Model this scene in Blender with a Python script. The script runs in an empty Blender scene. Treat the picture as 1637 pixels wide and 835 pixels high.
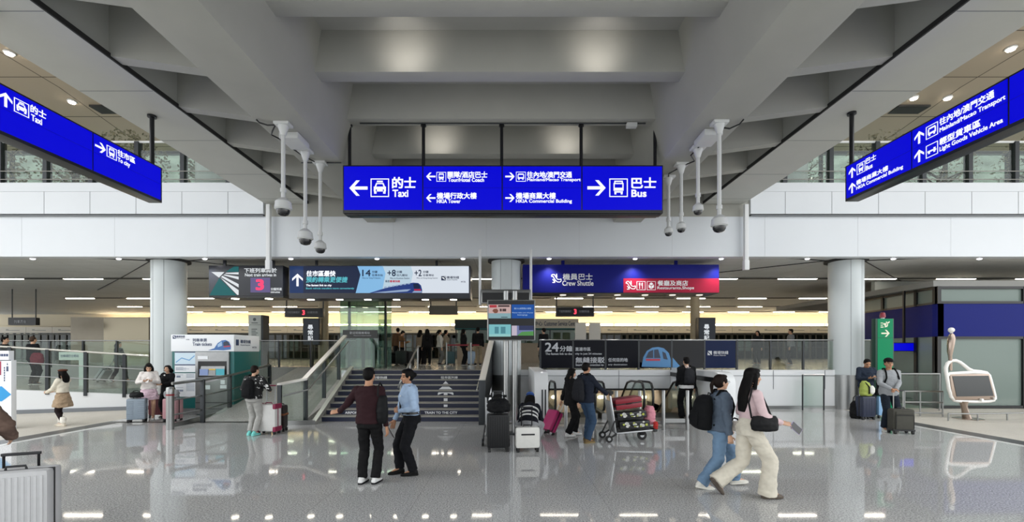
import bpy, bmesh, math, random
from mathutils import Vector, Matrix, noise
R = math.radians
V = Vector
SC = bpy.context.scene
COL = SC.collection
F, CX, CY, CH = 720.0, 815.0, 563.0, 1.9      # lens (px), principal point, camera height
PLAT = 1.3                                     # upper concourse floor

def P(px, py, Y): return V(((px - CX) * Y / F, Y, CH - (py - CY) * Y / F))
def G(px, py, Z=0.0):
    Y = (CH - Z) * F / (py - CY)
    return V(((px - CX) * Y / F, Y, Z))
def XZ(px, Y): return (px - CX) * Y / F
def ZY(py, Y): return CH - (py - CY) * Y / F

# ---------------------------------------------------------------- materials
def lin(h):
    h = h.lstrip('#')
    out = []
    for i in (0, 2, 4):
        c = int(h[i:i + 2], 16) / 255
        out.append(c / 12.92 if c <= 0.04045 else ((c + 0.055) / 1.055) ** 2.4)
    return (out[0], out[1], out[2], 1.0)
MATS = {}
def mat(name, col='#808080', rough=0.5, metal=0.0, var=0.0, vscale=8.0, bump=0.0, bscale=60.0, emit=0.0, spec=0.5, coat=0.0):
    if name in MATS: return MATS[name]
    m = bpy.data.materials.new(name); m.use_nodes = True
    nt = m.node_tree; b = nt.nodes['Principled BSDF']
    c = lin(col)
    b.inputs['Base Color'].default_value = c
    b.inputs['Roughness'].default_value = rough
    b.inputs['Metallic'].default_value = metal
    b.inputs['Specular IOR Level'].default_value = spec
    b.inputs['Coat Weight'].default_value = coat
    tc = None
    if var or bump:
        tc = nt.nodes.new('ShaderNodeTexCoord')
    if var:
        n = nt.nodes.new('ShaderNodeTexNoise'); n.inputs['Scale'].default_value = vscale; n.inputs['Detail'].default_value = 4
        nt.links.new(tc.outputs['Object'], n.inputs['Vector'])
        r = nt.nodes.new('ShaderNodeValToRGB')
        r.color_ramp.elements[0].position = 0.3; r.color_ramp.elements[1].position = 0.7
        r.color_ramp.elements[0].color = tuple(max(0, x * (1 - var)) for x in c[:3]) + (1,)
        r.color_ramp.elements[1].color = tuple(min(1, x * (1 + var)) for x in c[:3]) + (1,)
        nt.links.new(n.outputs['Fac'], r.inputs['Fac']); nt.links.new(r.outputs['Color'], b.inputs['Base Color'])
    if bump:
        n2 = nt.nodes.new('ShaderNodeTexNoise'); n2.inputs['Scale'].default_value = bscale; n2.inputs['Detail'].default_value = 3
        nt.links.new(tc.outputs['Object'], n2.inputs['Vector'])
        bp = nt.nodes.new('ShaderNodeBump'); bp.inputs['Strength'].default_value = bump; bp.inputs['Distance'].default_value = 0.01
        nt.links.new(n2.outputs['Fac'], bp.inputs['Height']); nt.links.new(bp.outputs['Normal'], b.inputs['Normal'])
    if emit:
        b.inputs['Emission Color'].default_value = c
        b.inputs['Emission Strength'].default_value = emit
    MATS[name] = m
    return m
def glass(name, tint='#e8f2ee', refl=0.06, rough=0.0):
    if name in MATS: return MATS[name]
    m = bpy.data.materials.new(name); m.use_nodes = True
    nt = m.node_tree; nt.nodes.clear()
    o = nt.nodes.new('ShaderNodeOutputMaterial')
    t = nt.nodes.new('ShaderNodeBsdfTransparent'); t.inputs['Color'].default_value = lin(tint)
    g = nt.nodes.new('ShaderNodeBsdfGlossy'); g.inputs['Roughness'].default_value = rough
    lw = nt.nodes.new('ShaderNodeLayerWeight'); lw.inputs['Blend'].default_value = .5       # same reflection from both sides of the pane
    pw = nt.nodes.new('ShaderNodeMath'); pw.operation = 'POWER'; pw.inputs[1].default_value = 5.0
    fr = nt.nodes.new('ShaderNodeMath'); fr.operation = 'MULTIPLY'; fr.inputs[1].default_value = .7
    nt.links.new(lw.outputs['Facing'], pw.inputs[0]); nt.links.new(pw.outputs[0], fr.inputs[0])
    ad = nt.nodes.new('ShaderNodeMath'); ad.operation = 'ADD'; ad.inputs[1].default_value = refl + .035; ad.use_clamp = True
    mx = nt.nodes.new('ShaderNodeMixShader')
    nt.links.new(fr.outputs[0], ad.inputs[0]); nt.links.new(ad.outputs[0], mx.inputs['Fac'])
    nt.links.new(t.outputs[0], mx.inputs[1]); nt.links.new(g.outputs[0], mx.inputs[2]); nt.links.new(mx.outputs[0], o.inputs['Surface'])
    MATS[name] = m
    return m
def lamp(name, col, strength):
    if name in MATS: return MATS[name]
    m = bpy.data.materials.new(name); m.use_nodes = True
    nt = m.node_tree; b = nt.nodes['Principled BSDF']
    b.inputs['Base Color'].default_value = (0.0, 0.0, 0.0, 1); b.inputs['Roughness'].default_value = 0.4
    b.inputs['Specular IOR Level'].default_value = 0.2
    b.inputs['Emission Color'].default_value = lin(col); b.inputs['Emission Strength'].default_value = strength
    MATS[name] = m
    return m

# ---------------------------------------------------------------- mesh builder
class MB:
    def __init__(s): s.v = []; s.f = []; s.m = []
    def add(s, vs, fs, mi=0):
        o = len(s.v); s.v += [V(x) for x in vs]
        for f in fs: s.f.append([i + o for i in f]); s.m.append(mi)
        return s
    def box(s, lo, hi, mi=0, M=None):
        x0, y0, z0 = lo; x1, y1, z1 = hi
        vs = [V(p) for p in ((x0,y0,z0),(x1,y0,z0),(x1,y1,z0),(x0,y1,z0),(x0,y0,z1),(x1,y0,z1),(x1,y1,z1),(x0,y1,z1))]
        if M: vs = [M @ v for v in vs]
        return s.add(vs, [(0,3,2,1),(4,5,6,7),(0,1,5,4),(1,2,6,5),(2,3,7,6),(3,0,4,7)], mi)
    def cbox(s, c, sz, mi=0, M=None):
        c = V(c); h = V(sz) / 2
        return s.box(c - h, c + h, mi, M)
    def hexa(s, pts, mi=0):     # 8 points: bottom loop, top loop
        return s.add(pts, [(0,3,2,1),(4,5,6,7),(0,1,5,4),(1,2,6,5),(2,3,7,6),(3,0,4,7)], mi)
    def cyl(s, p0, p1, r0, r1=None, n=16, mi=0):
        p0, p1 = V(p0), V(p1); r1 = r0 if r1 is None else r1
        d = (p1 - p0); 
        if d.length < 1e-7: return s
        d.normalize()
        a = d.orthogonal().normalized() if abs(d.z) < 0.999 else V((1,0,0)); b = d.cross(a)
        vs = []
        for p, r in ((p0, r0), (p1, r1)):
            for i in range(n):
                t = 2 * math.pi * (i + .5) / n
                vs.append(p + a * math.cos(t) * r + b * math.sin(t) * r)
        fs = [(i, (i+1) % n, n + (i+1) % n, n + i) for i in range(n)] + [tuple(range(n-1,-1,-1)), tuple(range(n, 2*n))]
        return s.add(vs, fs, mi)
    def tube(s, pts, r, n=8, mi=0, closed=False):
        pts = [V(p) for p in pts]; N = len(pts); vs = []; prev = None
        for i, p in enumerate(pts):
            if closed: d = pts[(i+1) % N] - pts[i-1]
            else: d = pts[min(i+1, N-1)] - pts[max(i-1, 0)]
            d.normalize()
            if prev is None: a = d.orthogonal().normalized()
            else:
                a = prev - d * prev.dot(d)
                a = a.normalized() if a.length > 1e-6 else d.orthogonal().normalized()
            prev = a; b = d.cross(a); rr = r[i] if isinstance(r, (list, tuple)) else r
            for k in range(n):
                t = 2 * math.pi * k / n
                vs.append(p + a * math.cos(t) * rr + b * math.sin(t) * rr)
        fs = []
        for i in range(N if closed else N - 1):
            j = (i + 1) % N
            for k in range(n):
                fs.append((i*n+k, i*n+(k+1) % n, j*n+(k+1) % n, j*n+k))
        if not closed: fs += [tuple(range(n-1,-1,-1)), tuple(range((N-1)*n, N*n))]
        return s.add(vs, fs, mi)
    def ell(s, c, rad, M=None, n=16, m=10, mi=0):
        c = V(c); rad = V((rad,)*3) if not hasattr(rad, '__len__') else V(rad)
        vs = [V((0,0,-1))]
        for i in range(1, m):
            ph = math.pi * i / m - math.pi / 2
            for k in range(n):
                t = 2 * math.pi * k / n
                vs.append(V((math.cos(ph)*math.cos(t), math.cos(ph)*math.sin(t), math.sin(ph))))
        vs.append(V((0,0,1)))
        out = []
        for v in vs:
            w = V((v.x*rad.x, v.y*rad.y, v.z*rad.z))
            if M: w = M @ w
            out.append(w + c)
        fs = [(0, 1 + (k+1) % n, 1 + k) for k in range(n)]
        for i in range(m - 2):
            for k in range(n):
                a = 1 + i*n; fs.append((a+k, a+(k+1) % n, a+n+(k+1) % n, a+n+k))
        l = len(vs) - 1; a = 1 + (m-2)*n
        fs += [(a+k, a+(k+1) % n, l) for k in range(n)]
        return s.add(out, fs, mi)
    def cap(s, p0, p1, r0, r1=None, n=14, mi=0):
        r1 = r0 if r1 is None else r1
        s.ell(p0, r0, n=n, m=8, mi=mi); s.ell(p1, r1, n=n, m=8, mi=mi)
        return s.cyl(p0, p1, r0, r1, n, mi)
    def loft(s, rings, n=20, mi=0, closed=False):   # rings: (centre, ax, ay)
        vs = []
        for c, ax, ay in rings:
            for k in range(n):
                t = 2 * math.pi * k / n
                vs.append(V(c) + V(ax) * math.cos(t) + V(ay) * math.sin(t))
        N = len(rings); fs = []
        for i in range(N - 1):
            for k in range(n):
                fs.append((i*n+k, i*n+(k+1) % n, (i+1)*n+(k+1) % n, (i+1)*n+k))
        fs += [tuple(range(n-1,-1,-1)), tuple(range((N-1)*n, N*n))]
        return s.add(vs, fs, mi)
    def prism(s, poly, o, u, v, d, mi=0):           # 2-d polygon in frame o,u,v pushed by vector d
        o, u, v, d = V(o), V(u), V(v), V(d); n = len(poly)
        a = [o + u*p[0] + v*p[1] for p in poly]
        fs = [tuple(range(n)), tuple(range(2*n-1, n-1, -1))]
        fs += [((i+1) % n, i, n+i, n+(i+1) % n) for i in range(n)]
        return s.add(a + [x + d for x in a], fs, mi)
    def lathe(s, prof, c, n=24, mi=0, M=None):      # prof: (r,z)
        vs = []; c = V(c)
        for r, z in prof:
            for k in range(n):
                t = 2*math.pi*k/n; w = V((r*math.cos(t), r*math.sin(t), z))
                vs.append((M @ w if M else w) + c)
        N = len(prof); fs = []
        for i in range(N-1):
            for k in range(n): fs.append((i*n+k, i*n+(k+1) % n, (i+1)*n+(k+1) % n, (i+1)*n+k))
        fs += [tuple(range(n-1,-1,-1)), tuple(range((N-1)*n, N*n))]
        return s.add(vs, fs, mi)

def world(o):
    M = Matrix.Identity(4)
    while o is not None: M = o.matrix_basis @ M; o = o.parent
    return M
def to_mesh(name, mb, mats, bevel=0.0, smooth=True, fixn=True):
    me = bpy.data.meshes.new(name)
    me.from_pydata([tuple(v) for v in mb.v], [], mb.f)
    for m in (mats if isinstance(mats, (list, tuple)) else [mats]): me.materials.append(m)
    if any(mb.m): me.polygons.foreach_set('material_index', mb.m)
    bm = bmesh.new(); bm.from_mesh(me)
    if fixn: bmesh.ops.recalc_face_normals(bm, faces=bm.faces)
    if bevel:
        es = [e for e in bm.edges if len(e.link_faces) == 2 and e.calc_face_angle(0) > 0.6]
        bmesh.ops.bevel(bm, geom=es, offset=bevel, segments=2, affect='EDGES', profile=0.6, clamp_overlap=True)
    bm.to_mesh(me); bm.free()
    if smooth:
        me.polygons.foreach_set('use_smooth', [True] * len(me.polygons)); me.set_sharp_from_angle(angle=R(32))
    me.update()
    return me
def mk(name, mb, mats, parent=None, bevel=0.0, w=True, smooth=True, label=None):
    """one mesh object; w = vertices given in world space (turned into the parent's space)"""
    if parent is not None and w:
        I = world(parent).inverted(); mb.v = [I @ x for x in mb.v]
    o = bpy.data.objects.new(name, to_mesh(name, mb, mats, bevel, smooth))
    COL.objects.link(o)
    if parent is not None: o.parent = parent
    if label: o['label'] = label
    return o
def link(name, me, parent=None):
    o = bpy.data.objects.new(name, me); COL.objects.link(o)
    if parent is not None: o.parent = parent
    return o
def tag(o, label, cat, group=None, kind=None):
    o['label'] = label; o['category'] = cat
    if group: o['group'] = group
    if kind: o['kind'] = kind
    return o
def thing(name, label, cat, loc=(0,0,0), rz=0.0, group=None):
    o = bpy.data.objects.new(name, None); COL.objects.link(o)
    o.empty_display_size = 0.1
    o.location = V(loc); o.rotation_euler = (0, 0, rz)
    return tag(o, label, cat, group)
def struct(name, mb, mats, label=None, parent=None, bevel=0.0, cat='structure'):
    o = mk(name, mb, mats, parent, bevel)
    if parent is None: o['kind'] = 'structure'; o['label'] = label or name.replace('_', ' '); o['category'] = cat
    return o
def dup(root, loc, rz=None, label=None, group=None):
    r = root.copy(); COL.objects.link(r); r.location = V(loc)
    if rz is not None: r.rotation_euler = (0, 0, rz)
    if label: r['label'] = label
    if group: r['group'] = group
    for ch in list(root.children):
        c = ch.copy(); COL.objects.link(c); c.parent = r
        for g in list(ch.children):
            d = g.copy(); COL.objects.link(d); d.parent = c
    return r

# ---------------------------------------------------------------- lettering and marks on a plane
class Plane:
    """a flat face: (u,v) in metres from origin o; n points to the reader"""
    def __init__(s, o, u, v, scale=1.0):
        s.o, s.u, s.v = V(o), V(u).normalized(), V(v).normalized(); s.n = s.u.cross(s.v).normalized()
    def p(s, a, b, d=0.0): return s.o + s.u*a + s.v*b + s.n*d
TXT = {}
def text_mesh(t, bold):
    k = (t, bold)
    if k in TXT: return TXT[k]
    cu = bpy.data.curves.new('lettering', 'FONT'); cu.body = t; cu.size = 1.0; cu.resolution_u = 3
    cu.offset = bold
    o = bpy.data.objects.new('lettering', cu)
    me = bpy.data.meshes.new_from_object(o)
    vs = [v.co.copy() for v in me.vertices]; fs = [tuple(p.vertices) for p in me.polygons]
    bpy.data.objects.remove(o); bpy.data.curves.remove(cu); bpy.data.meshes.remove(me)
    TXT[k] = (vs, fs)
    return TXT[k]
def text_into(mb, t, pl, u0, v0, u1, v1, bold=0.012, d=0.004, slant=0.0, keep=False, mi=0, flipup=False):
    vs, fs = text_mesh(t, 0.0)
    x0 = min(v.x for v in vs); x1 = max(v.x for v in vs); y0 = min(v.y for v in vs); y1 = max(v.y for v in vs)
    sx = (u1-u0)/max(x1-x0, 1e-6); sy = (v1-v0)/max(y1-y0, 1e-6)
    if keep: sx = min(sx, sy); sy = sx
    k = bold*min(sx, sy)*1.3
    for ox, oy in (((-k,-k), (k,-k), (-k,k), (k,k)) if bold > .004 else ((0,0),)):   # heavier strokes
        out = []; d += .0005
        for v in vs:
            a = (v.x-x0)*sx + ox; b = (v.y-y0)*sy + oy
            out.append(pl.p(u0 + a + slant*b, v0 + b, d))
        mb.add(out, fs, mi)
def write(parent, pl, items, material, name='lettering', label=None):
    if len(items) > 1:
        for it in items: write(parent, pl, [it], material, name, label)
        return
    mb = MB()
    for it in items: text_into(mb, it[0], pl, *it[1:5], **(it[5] if len(it) > 5 else {}))
    I = world(parent).inverted() if parent is not None else Matrix.Identity(4)
    me = bpy.data.meshes.new(name)
    me.from_pydata([tuple(I @ x) for x in mb.v], [], mb.f)
    me.materials.append(material)
    r = link(name, me, parent)
    if label: r['label'] = label
    return r
def polys(mb, pl, lst, d0=0.002, d1=0.005, mi=0):
    for q in lst: mb.prism(q, pl.p(0,0,d0), pl.u, pl.v, pl.n*(d1-d0), mi)
def arrow_polys(cx, cy, s, ang):        # bold sign arrow pointing at ang (deg, 0 = right), full length s
    a = R(ang); c, sn = math.cos(a), math.sin(a)
    def t(x, y): return (cx + (x*c - y*sn)*s, cy + (x*sn + y*c)*s)
    w = .085
    out = [[t(-.5,-w), t(.36,-w), t(.36,w), t(-.5,w)]]
    out.append([t(.5,0), t(.12,.42), t(-.07,.42), t(.22,.09), t(.36,0)])
    out.append([t(.5,0), t(.36,0), t(.22,-.09), t(-.07,-.42), t(.12,-.42)])
    return out
def rrect(u0, v0, u1, v1, r, n=4):
    out = []
    for cx, cy, a0 in ((u1-r, v0+r, -90), (u1-r, v1-r, 0), (u0+r, v1-r, 90), (u0+r, v0+r, 180)):
        for i in range(n+1):
            a = R(a0 + 90*i/n); out.append((cx + r*math.cos(a), cy + r*math.sin(a)))
    return out
def frame_polys(u0, v0, u1, v1, t):     # outlined square
    return [[(u0,v0),(u1,v0),(u1,v0+t),(u0,v0+t)], [(u0,v1-t),(u1,v1-t),(u1,v1),(u0,v1)],
            [(u0,v0+t),(u0+t,v0+t),(u0+t,v1-t),(u0,v1-t)], [(u1-t,v0+t),(u1,v0+t),(u1,v1-t),(u1-t,v1-t)]]
def picto(kind, u0, v0, s):
    """white parts of a sign pictogram inside a square of side s"""
    def q(pts): return [(u0 + x*s, v0 + y*s) for x, y in pts]
    def b(x0, y0, x1, y1): return q([(x0,y0),(x1,y0),(x1,y1),(x0,y1)])
    out = frame_polys(u0, v0, u0+s, v0+s, s*.05)
    if kind == 'taxi':
        out += [b(.34,.80,.66,.88), q([(.30,.76),(.70,.76),(.78,.56),(.70,.56),(.65,.70),(.35,.70),(.30,.56),(.22,.56)]),
                b(.17,.42,.83,.56), b(.17,.30,.28,.42), b(.72,.30,.83,.42), b(.34,.30,.66,.42), b(.19,.18,.32,.30), b(.68,.18,.81,.30)]
    elif kind == 'bus':
        out += [b(.27,.82,.73,.88), b(.27,.76,.33,.82), b(.67,.76,.73,.82), b(.27,.70,.73,.76), b(.23,.48,.29,.76), b(.71,.48,.77,.76),
                b(.23,.34,.77,.50), b(.27,.24,.73,.31), b(.28,.14,.38,.24), b(.62,.14,.72,.24)]
    elif kind == 'coach':
        out += [b(.22,.70,.78,.82), b(.17,.42,.26,.72), b(.74,.42,.83,.72), b(.17,.30,.83,.44), b(.24,.18,.36,.30), b(.64,.18,.76,.30)]
    elif kind == 'truck':
        out += [b(.14,.40,.60,.52), b(.62,.36,.86,.46), b(.64,.48,.80,.62), b(.2,.28,.34,.40), b(.64,.26,.78,.38)]
    elif kind == 'fork':
        out += [b(.30,.15,.37,.85), b(.24,.58,.27,.85), b(.40,.58,.43,.85), b(.24,.55,.43,.61), b(.62,.15,.69,.85), q([(.62,.5),(.62,.85),(.54,.75),(.54,.5)])]
    elif kind == 'gift':
        out += [q([(.5,.12),(.80,.3),(.80,.62),(.53,.47)]), q([(.47,.12),(.20,.3),(.20,.62),(.47,.47)]), q([(.5,.54),(.74,.68),(.56,.86),(.44,.86),(.26,.68)])]
    return out
def escalator_mark(cx, cy, s):
    def t(x, y): return (cx + x*s, cy + y*s)
    o = []
    pts = [(-.42,.22),(-.42,.34),(-.30,.42),(-.16,.40),(.10,-.02),(.30,-.06),(.46,.0),(.46,-.2),(.34,-.30),(.10,-.28),(-.08,-.12),(-.30,.24)]
    for i in range(len(pts)):
        (x0,y0),(x1,y1) = pts[i], pts[(i+1) % len(pts)]
        dx, dy = x1-x0, y1-y0; l = math.hypot(dx, dy); nx, ny = -dy/l*.035, dx/l*.035
        o.append([t(x0-nx,y0-ny), t(x1-nx,y1-ny), t(x1+nx,y1+ny), t(x0+nx,y0+ny)])
    o.append([t(-.02,.34), t(.10,.34), t(.10,.12), t(-.02,.2)])
    o.append([t(-.01,.46), t(.09,.46), t(.09,.38), t(-.01,.38)])
    o.append([t(-.34,-.05), t(-.28,-.0), t(-.12,-.22), t(-.18,-.28)])
    o.append([t(-.10,-.36), t(-.10,-.12), t(-.17,-.12), t(-.17,-.30), t(-.34,-.30), t(-.34,-.36)])
    return o
# ================================================================= camera, world, view
cam = bpy.data.cameras.new('camera'); cam.sensor_width = 36; cam.lens = F / 1637 * 36
cam.shift_y = (CY - 417.5) / 1637; cam.shift_x = (818.5 - CX) / 1637; cam.clip_end = 300
co = bpy.data.objects.new('camera', cam); COL.objects.link(co); co.location = (0, 0, CH); co.rotation_euler = (R(90), 0, 0)
SC.camera = co
W = bpy.data.worlds.new('daylight'); SC.world = W; W.use_nodes = True
nt = W.node_tree; bg = nt.nodes['Background']; bg.inputs['Color'].default_value = (0.95, 0.98, 1.0, 1)
tc = nt.nodes.new('ShaderNodeTexCoord'); sp = nt.nodes.new('ShaderNodeSeparateXYZ')   # open sides and sky bright, depth of the hall behind dimmer
def mnode(op, a, b):
    n = nt.nodes.new('ShaderNodeMath'); n.operation = op
    for i, x in enumerate((a, b)):
        if x is None: continue
        if isinstance(x, float): n.inputs[i].default_value = x
        else: nt.links.new(x, n.inputs[i])
    return n.outputs[0]
nt.links.new(tc.outputs['Generated'], sp.inputs[0])
ax = mnode('MULTIPLY', mnode('ABSOLUTE', sp.outputs['X'], None), 1.9); az = mnode('MULTIPLY', mnode('MAXIMUM', sp.outputs['Z'], 0.0), 2.4)
nt.links.new(mnode('ADD', mnode('ADD', ax, az), 0.68), bg.inputs['Strength'])
SC.view_settings.view_transform = 'Standard'; SC.view_settings.look = 'None'; SC.view_settings.gamma = 1; SC.view_settings.exposure = 0.0
SC.view_settings.use_curve_mapping = False
SC.cycles.use_denoising = True; SC.cycles.max_bounces = 8; SC.cycles.transparent_max_bounces = 16; SC.cycles.caustics_reflective = False
SC.cycles.caustics_refractive = False; SC.cycles.sample_clamp_indirect = 6

# ================================================================= surface materials
def granite(name, c0, c1, c2, rough, joint=1.2, jcol='#6f6f6d', grain=54):
    m = bpy.data.materials.new(name); m.use_nodes = True; nt = m.node_tree; b = nt.nodes['Principled BSDF']
    tc = nt.nodes.new('ShaderNodeTexCoord')
    n = nt.nodes.new('ShaderNodeTexNoise'); n.inputs['Scale'].default_value = grain; n.inputs['Detail'].default_value = 3; n.inputs['Roughness'].default_value = .7
    r = nt.nodes.new('ShaderNodeValToRGB'); e = r.color_ramp.elements
    e[0].position = .36; e[0].color = lin(c0); e[1].position = .66; e[1].color = lin(c2); x = e.new(.5); x.color = lin(c1)
    n2 = nt.nodes.new('ShaderNodeTexNoise'); n2.inputs['Scale'].default_value = 1.3; n2.inputs['Detail'].default_value = 5
    br = nt.nodes.new('ShaderNodeTexBrick'); br.offset = 0.0; br.inputs['Scale'].default_value = 1.0
    br.inputs['Brick Width'].default_value = joint; br.inputs['Row Height'].default_value = joint; br.inputs['Mortar Size'].default_value = .004
    br.inputs['Color1'].default_value = (.97,.97,.97,1); br.inputs['Color2'].default_value = (1.03,1.03,1.03,1); br.inputs['Mortar'].default_value = (.72,.72,.72,1)
    mm = nt.nodes.new('ShaderNodeMix'); mm.data_type = 'RGBA'; mm.blend_type = 'MULTIPLY'; mm.inputs[0].default_value = 1.0
    mr = nt.nodes.new('ShaderNodeMapRange'); mr.inputs['To Min'].default_value = rough*.7; mr.inputs['To Max'].default_value = rough*1.4
    for a in (n, n2, br): nt.links.new(tc.outputs['Object'], a.inputs['Vector'])
    nt.links.new(n.outputs['Fac'], r.inputs['Fac']); nt.links.new(r.outputs['Color'], mm.inputs[6]); nt.links.new(br.outputs['Color'], mm.inputs[7])
    nt.links.new(mm.outputs[2], b.inputs['Base Color']); nt.links.new(n2.outputs['Fac'], mr.inputs['Value']); nt.links.new(mr.outputs['Result'], b.inputs['Roughness'])
    b.inputs['Specular IOR Level'].default_value = .5
    MATS[name] = m; return m
def frosted(name, col, alpha):
    m = mat(name, col, .18, spec=.4); m.node_tree.nodes['Principled BSDF'].inputs['Alpha'].default_value = alpha; return m
def panelled(name, col, bw, rh, mortar, mcol, rough=.6, var=.03, offset=0.0, rot=None):
    m = bpy.data.materials.new(name); m.use_nodes = True; nt = m.node_tree; b = nt.nodes['Principled BSDF']
    tc = nt.nodes.new('ShaderNodeTexCoord'); mp = nt.nodes.new('ShaderNodeMapping')
    if rot: mp.inputs['Rotation'].default_value = rot
    br = nt.nodes.new('ShaderNodeTexBrick'); br.offset = offset; br.inputs['Scale'].default_value = 1.0
    br.inputs['Brick Width'].default_value = bw; br.inputs['Row Height'].default_value = rh; br.inputs['Mortar Size'].default_value = mortar
    c = lin(col)
    br.inputs['Color1'].default_value = tuple(x*(1-var) for x in c[:3])+(1,); br.inputs['Color2'].default_value = tuple(min(1, x*(1+var)) for x in c[:3])+(1,)
    br.inputs['Mortar'].default_value = lin(mcol)
    nt.links.new(tc.outputs['Object'], mp.inputs['Vector']); nt.links.new(mp.outputs['Vector'], br.inputs['Vector'])
    nt.links.new(br.outputs['Color'], b.inputs['Base Color']); b.inputs['Roughness'].default_value = rough
    MATS[name] = m; return m
M_floor = granite('polished_grey_granite', '#858584', '#b6b6b5', '#dfdfdd', .04, 1.2)
M_floor2 = granite('light_matt_granite', '#b5aea2', '#cbc5ba', '#dcd7cd', .42, .9)
M_strip = mat('dark_granite_strip', '#4a4846', .3, var=.15, vscale=60)
M_strip2 = mat('white_granite_strip', '#d9d9d6', .2, var=.05, vscale=60)
M_plat = granite('concourse_granite', '#8a8985', '#a5a4a0', '#c0bfbb', .16, .9)
M_conc = mat('painted_concrete', '#acaca5', .75, var=.035, vscale=1.5, bump=.06, bscale=30)
M_conc2 = mat('painted_concrete_soffit', '#a8a8a4', .8, var=.03, vscale=1.2)
M_gird = mat('pale_girder_panel', '#c2c3be', .55, var=.02, vscale=2)
M_dark = mat('dark_gap', '#2b2b2b', .7)
M_white = mat('white_metal_panel', '#dde2e8', .4, var=.012, vscale=1.0)
M_white2 = mat('white_painted', '#e6e8ea', .45)
M_seam = mat('panel_seam', '#7b7f84', .6)
M_ceil = panelled('grey_ceiling_tile', '#d6d7d5', 1.2, .6, .006, '#9a9a97', .6)
M_brown = panelled('brown_vault_panel', '#b3a592', 4.0, 2.2, .02, '#4f463d', .7, .06)
M_steel = mat('brushed_stainless', '#999a99', .3, 1.0, var=.05, vscale=40)
M_steeld = mat('dark_steel', '#3d4043', .4, .6)
M_black = mat('black_satin', '#111214', .35)
M_colmn = mat('pale_blue_grey_column', '#cad1d3', .4, var=.015, vscale=1)
M_glass = glass('clear_glass', '#eef4f1', .0)
M_glassg = glass('green_tinted_glass', '#c4d6ce', .02)
M_beige = mat('beige_wall', '#b8ab98', .6, var=.05, vscale=3)
M_cream = mat('cream_wall', '#ece0c6', .6)
M_navy = mat('navy_panel', '#0f1c70', .5, spec=.15)

# ================================================================= floors
mb = MB()
HX0, HX1, HY0, HY1 = 1.05, 5.36, 13.0, 17.6        # escalator well
B = 10.95
def slab(x0, x1, y0, y1, mi): mb.box((x0, y0, -.25), (x1, y1, 0), mi)
slab(-B, B, -14, 12.3, 0)
slab(-B, HX0, 12.3, 17.6, 0); slab(HX1, B, 12.3, 17.6, 0); slab(HX0, HX1, 12.3, HY0, 0)
slab(-45, -B, -14, 20, 1); slab(B, 45, -14, 24, 1)
struct('floor', mb, [M_floor, M_floor2], 'polished grey granite hall floor with light border paving')
mb = MB()
for s in (-1, 1):
    mb.box((s*10.7-.22, -14, -.01), (s*10.7+.22, 12.3, .003), 0)
    mb.box((s*10.37-.08, -14, -.01), (s*10.37+.08, 12.1, .003), 1)
mb.box((-10.48, 12.05, -.01), (-5.9, 12.3, .003), 0)
mb.box((-.6, 11.85, -.01), (6.4, 12.1, .003), 0)
struct('trim_1', mb, [M_strip, M_strip2], 'dark granite strip bordering the polished floor')

# upper concourse (train level)
mb = MB()
mb.box((-45, 20.0, .4), (45, 41, PLAT), 0); mb.box((-10.5, 18.0, -.2), (-8.45, 20.0, PLAT), 0); mb.box((-8.45, 18.0, 1.0), (45, 20.0, PLAT), 0)
mb.box((-5.62, 15.1, 1.0), (12.2, 18.0, PLAT), 0); mb.hexa([(-8.45,12.3,-.2),(-5.62,12.3,-.2),(-5.62,18.0,-.2),(-8.45,18.0,-.2),(-8.45,12.3,.004),(-5.62,12.3,.004),(-5.62,18.0,PLAT),(-8.45,18.0,PLAT)], 0)
mb.box((-5.62, 15.04, -.2), (-5.4, 15.12, PLAT-.02), 1)
struct('floor_concourse', mb, [M_plat, M_white2], 'grey stone floor of the raised train concourse')
# wall below the concourse, right of the stairs, with an opening over the escalators
mb = MB()
mb.box((-.62, 15.05, .66), (12.2, 15.25, PLAT), 0); mb.box((-.62, 15.05, 0), (HX0, 15.25, .66), 0); mb.box((HX1, 15.05, 0), (12.2, 15.25, .66), 0)
mb.box((-.62, 15.03, 1.10), (12.2, 15.06, 1.115), 1)
for i in range(8): mb.box((.2+1.72*i, 15.035, .66), (.212+1.72*i, 15.06, 1.29), 1)
mb.box((HX0, 15.02, .62), (HX1, 15.27, .68), 2)
mb.box((5.9, 15.02, .0), (12.2, 15.05, .10), 3); mb.box((5.36, 15.0, .0), (5.9, 15.05, 1.28), 0)
struct('wall_concourse', mb, [M_white2, M_seam, M_dark, M_steel], 'white panelled wall below the raised concourse')
mb = MB()   # well under the concourse
mb.box((HX0-.1, HY0-.1, -4), (HX0, 19, 0), 0); mb.box((HX1, HY0-.1, -4), (HX1+.1, 19, 0), 0)
mb.box((HX0, 17.6, -4), (HX1, 17.8, 1.0), 0); mb.box((HX0, HY0-.2, -4), (HX1, HY0, -.25), 0); mb.box((HX0-.1, 13.2, -4.1), (HX1+.1, 19, -4), 0)
mb.box((HX0-.1, 15.25, .0), (HX0, 17.6, 1.0), 0); mb.box((HX1, 15.25, .0), (HX1+.1, 17.6, 1.0), 0)
struct('wall_escalator_well', mb, M_beige, 'beige walls of the escalator well')

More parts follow.
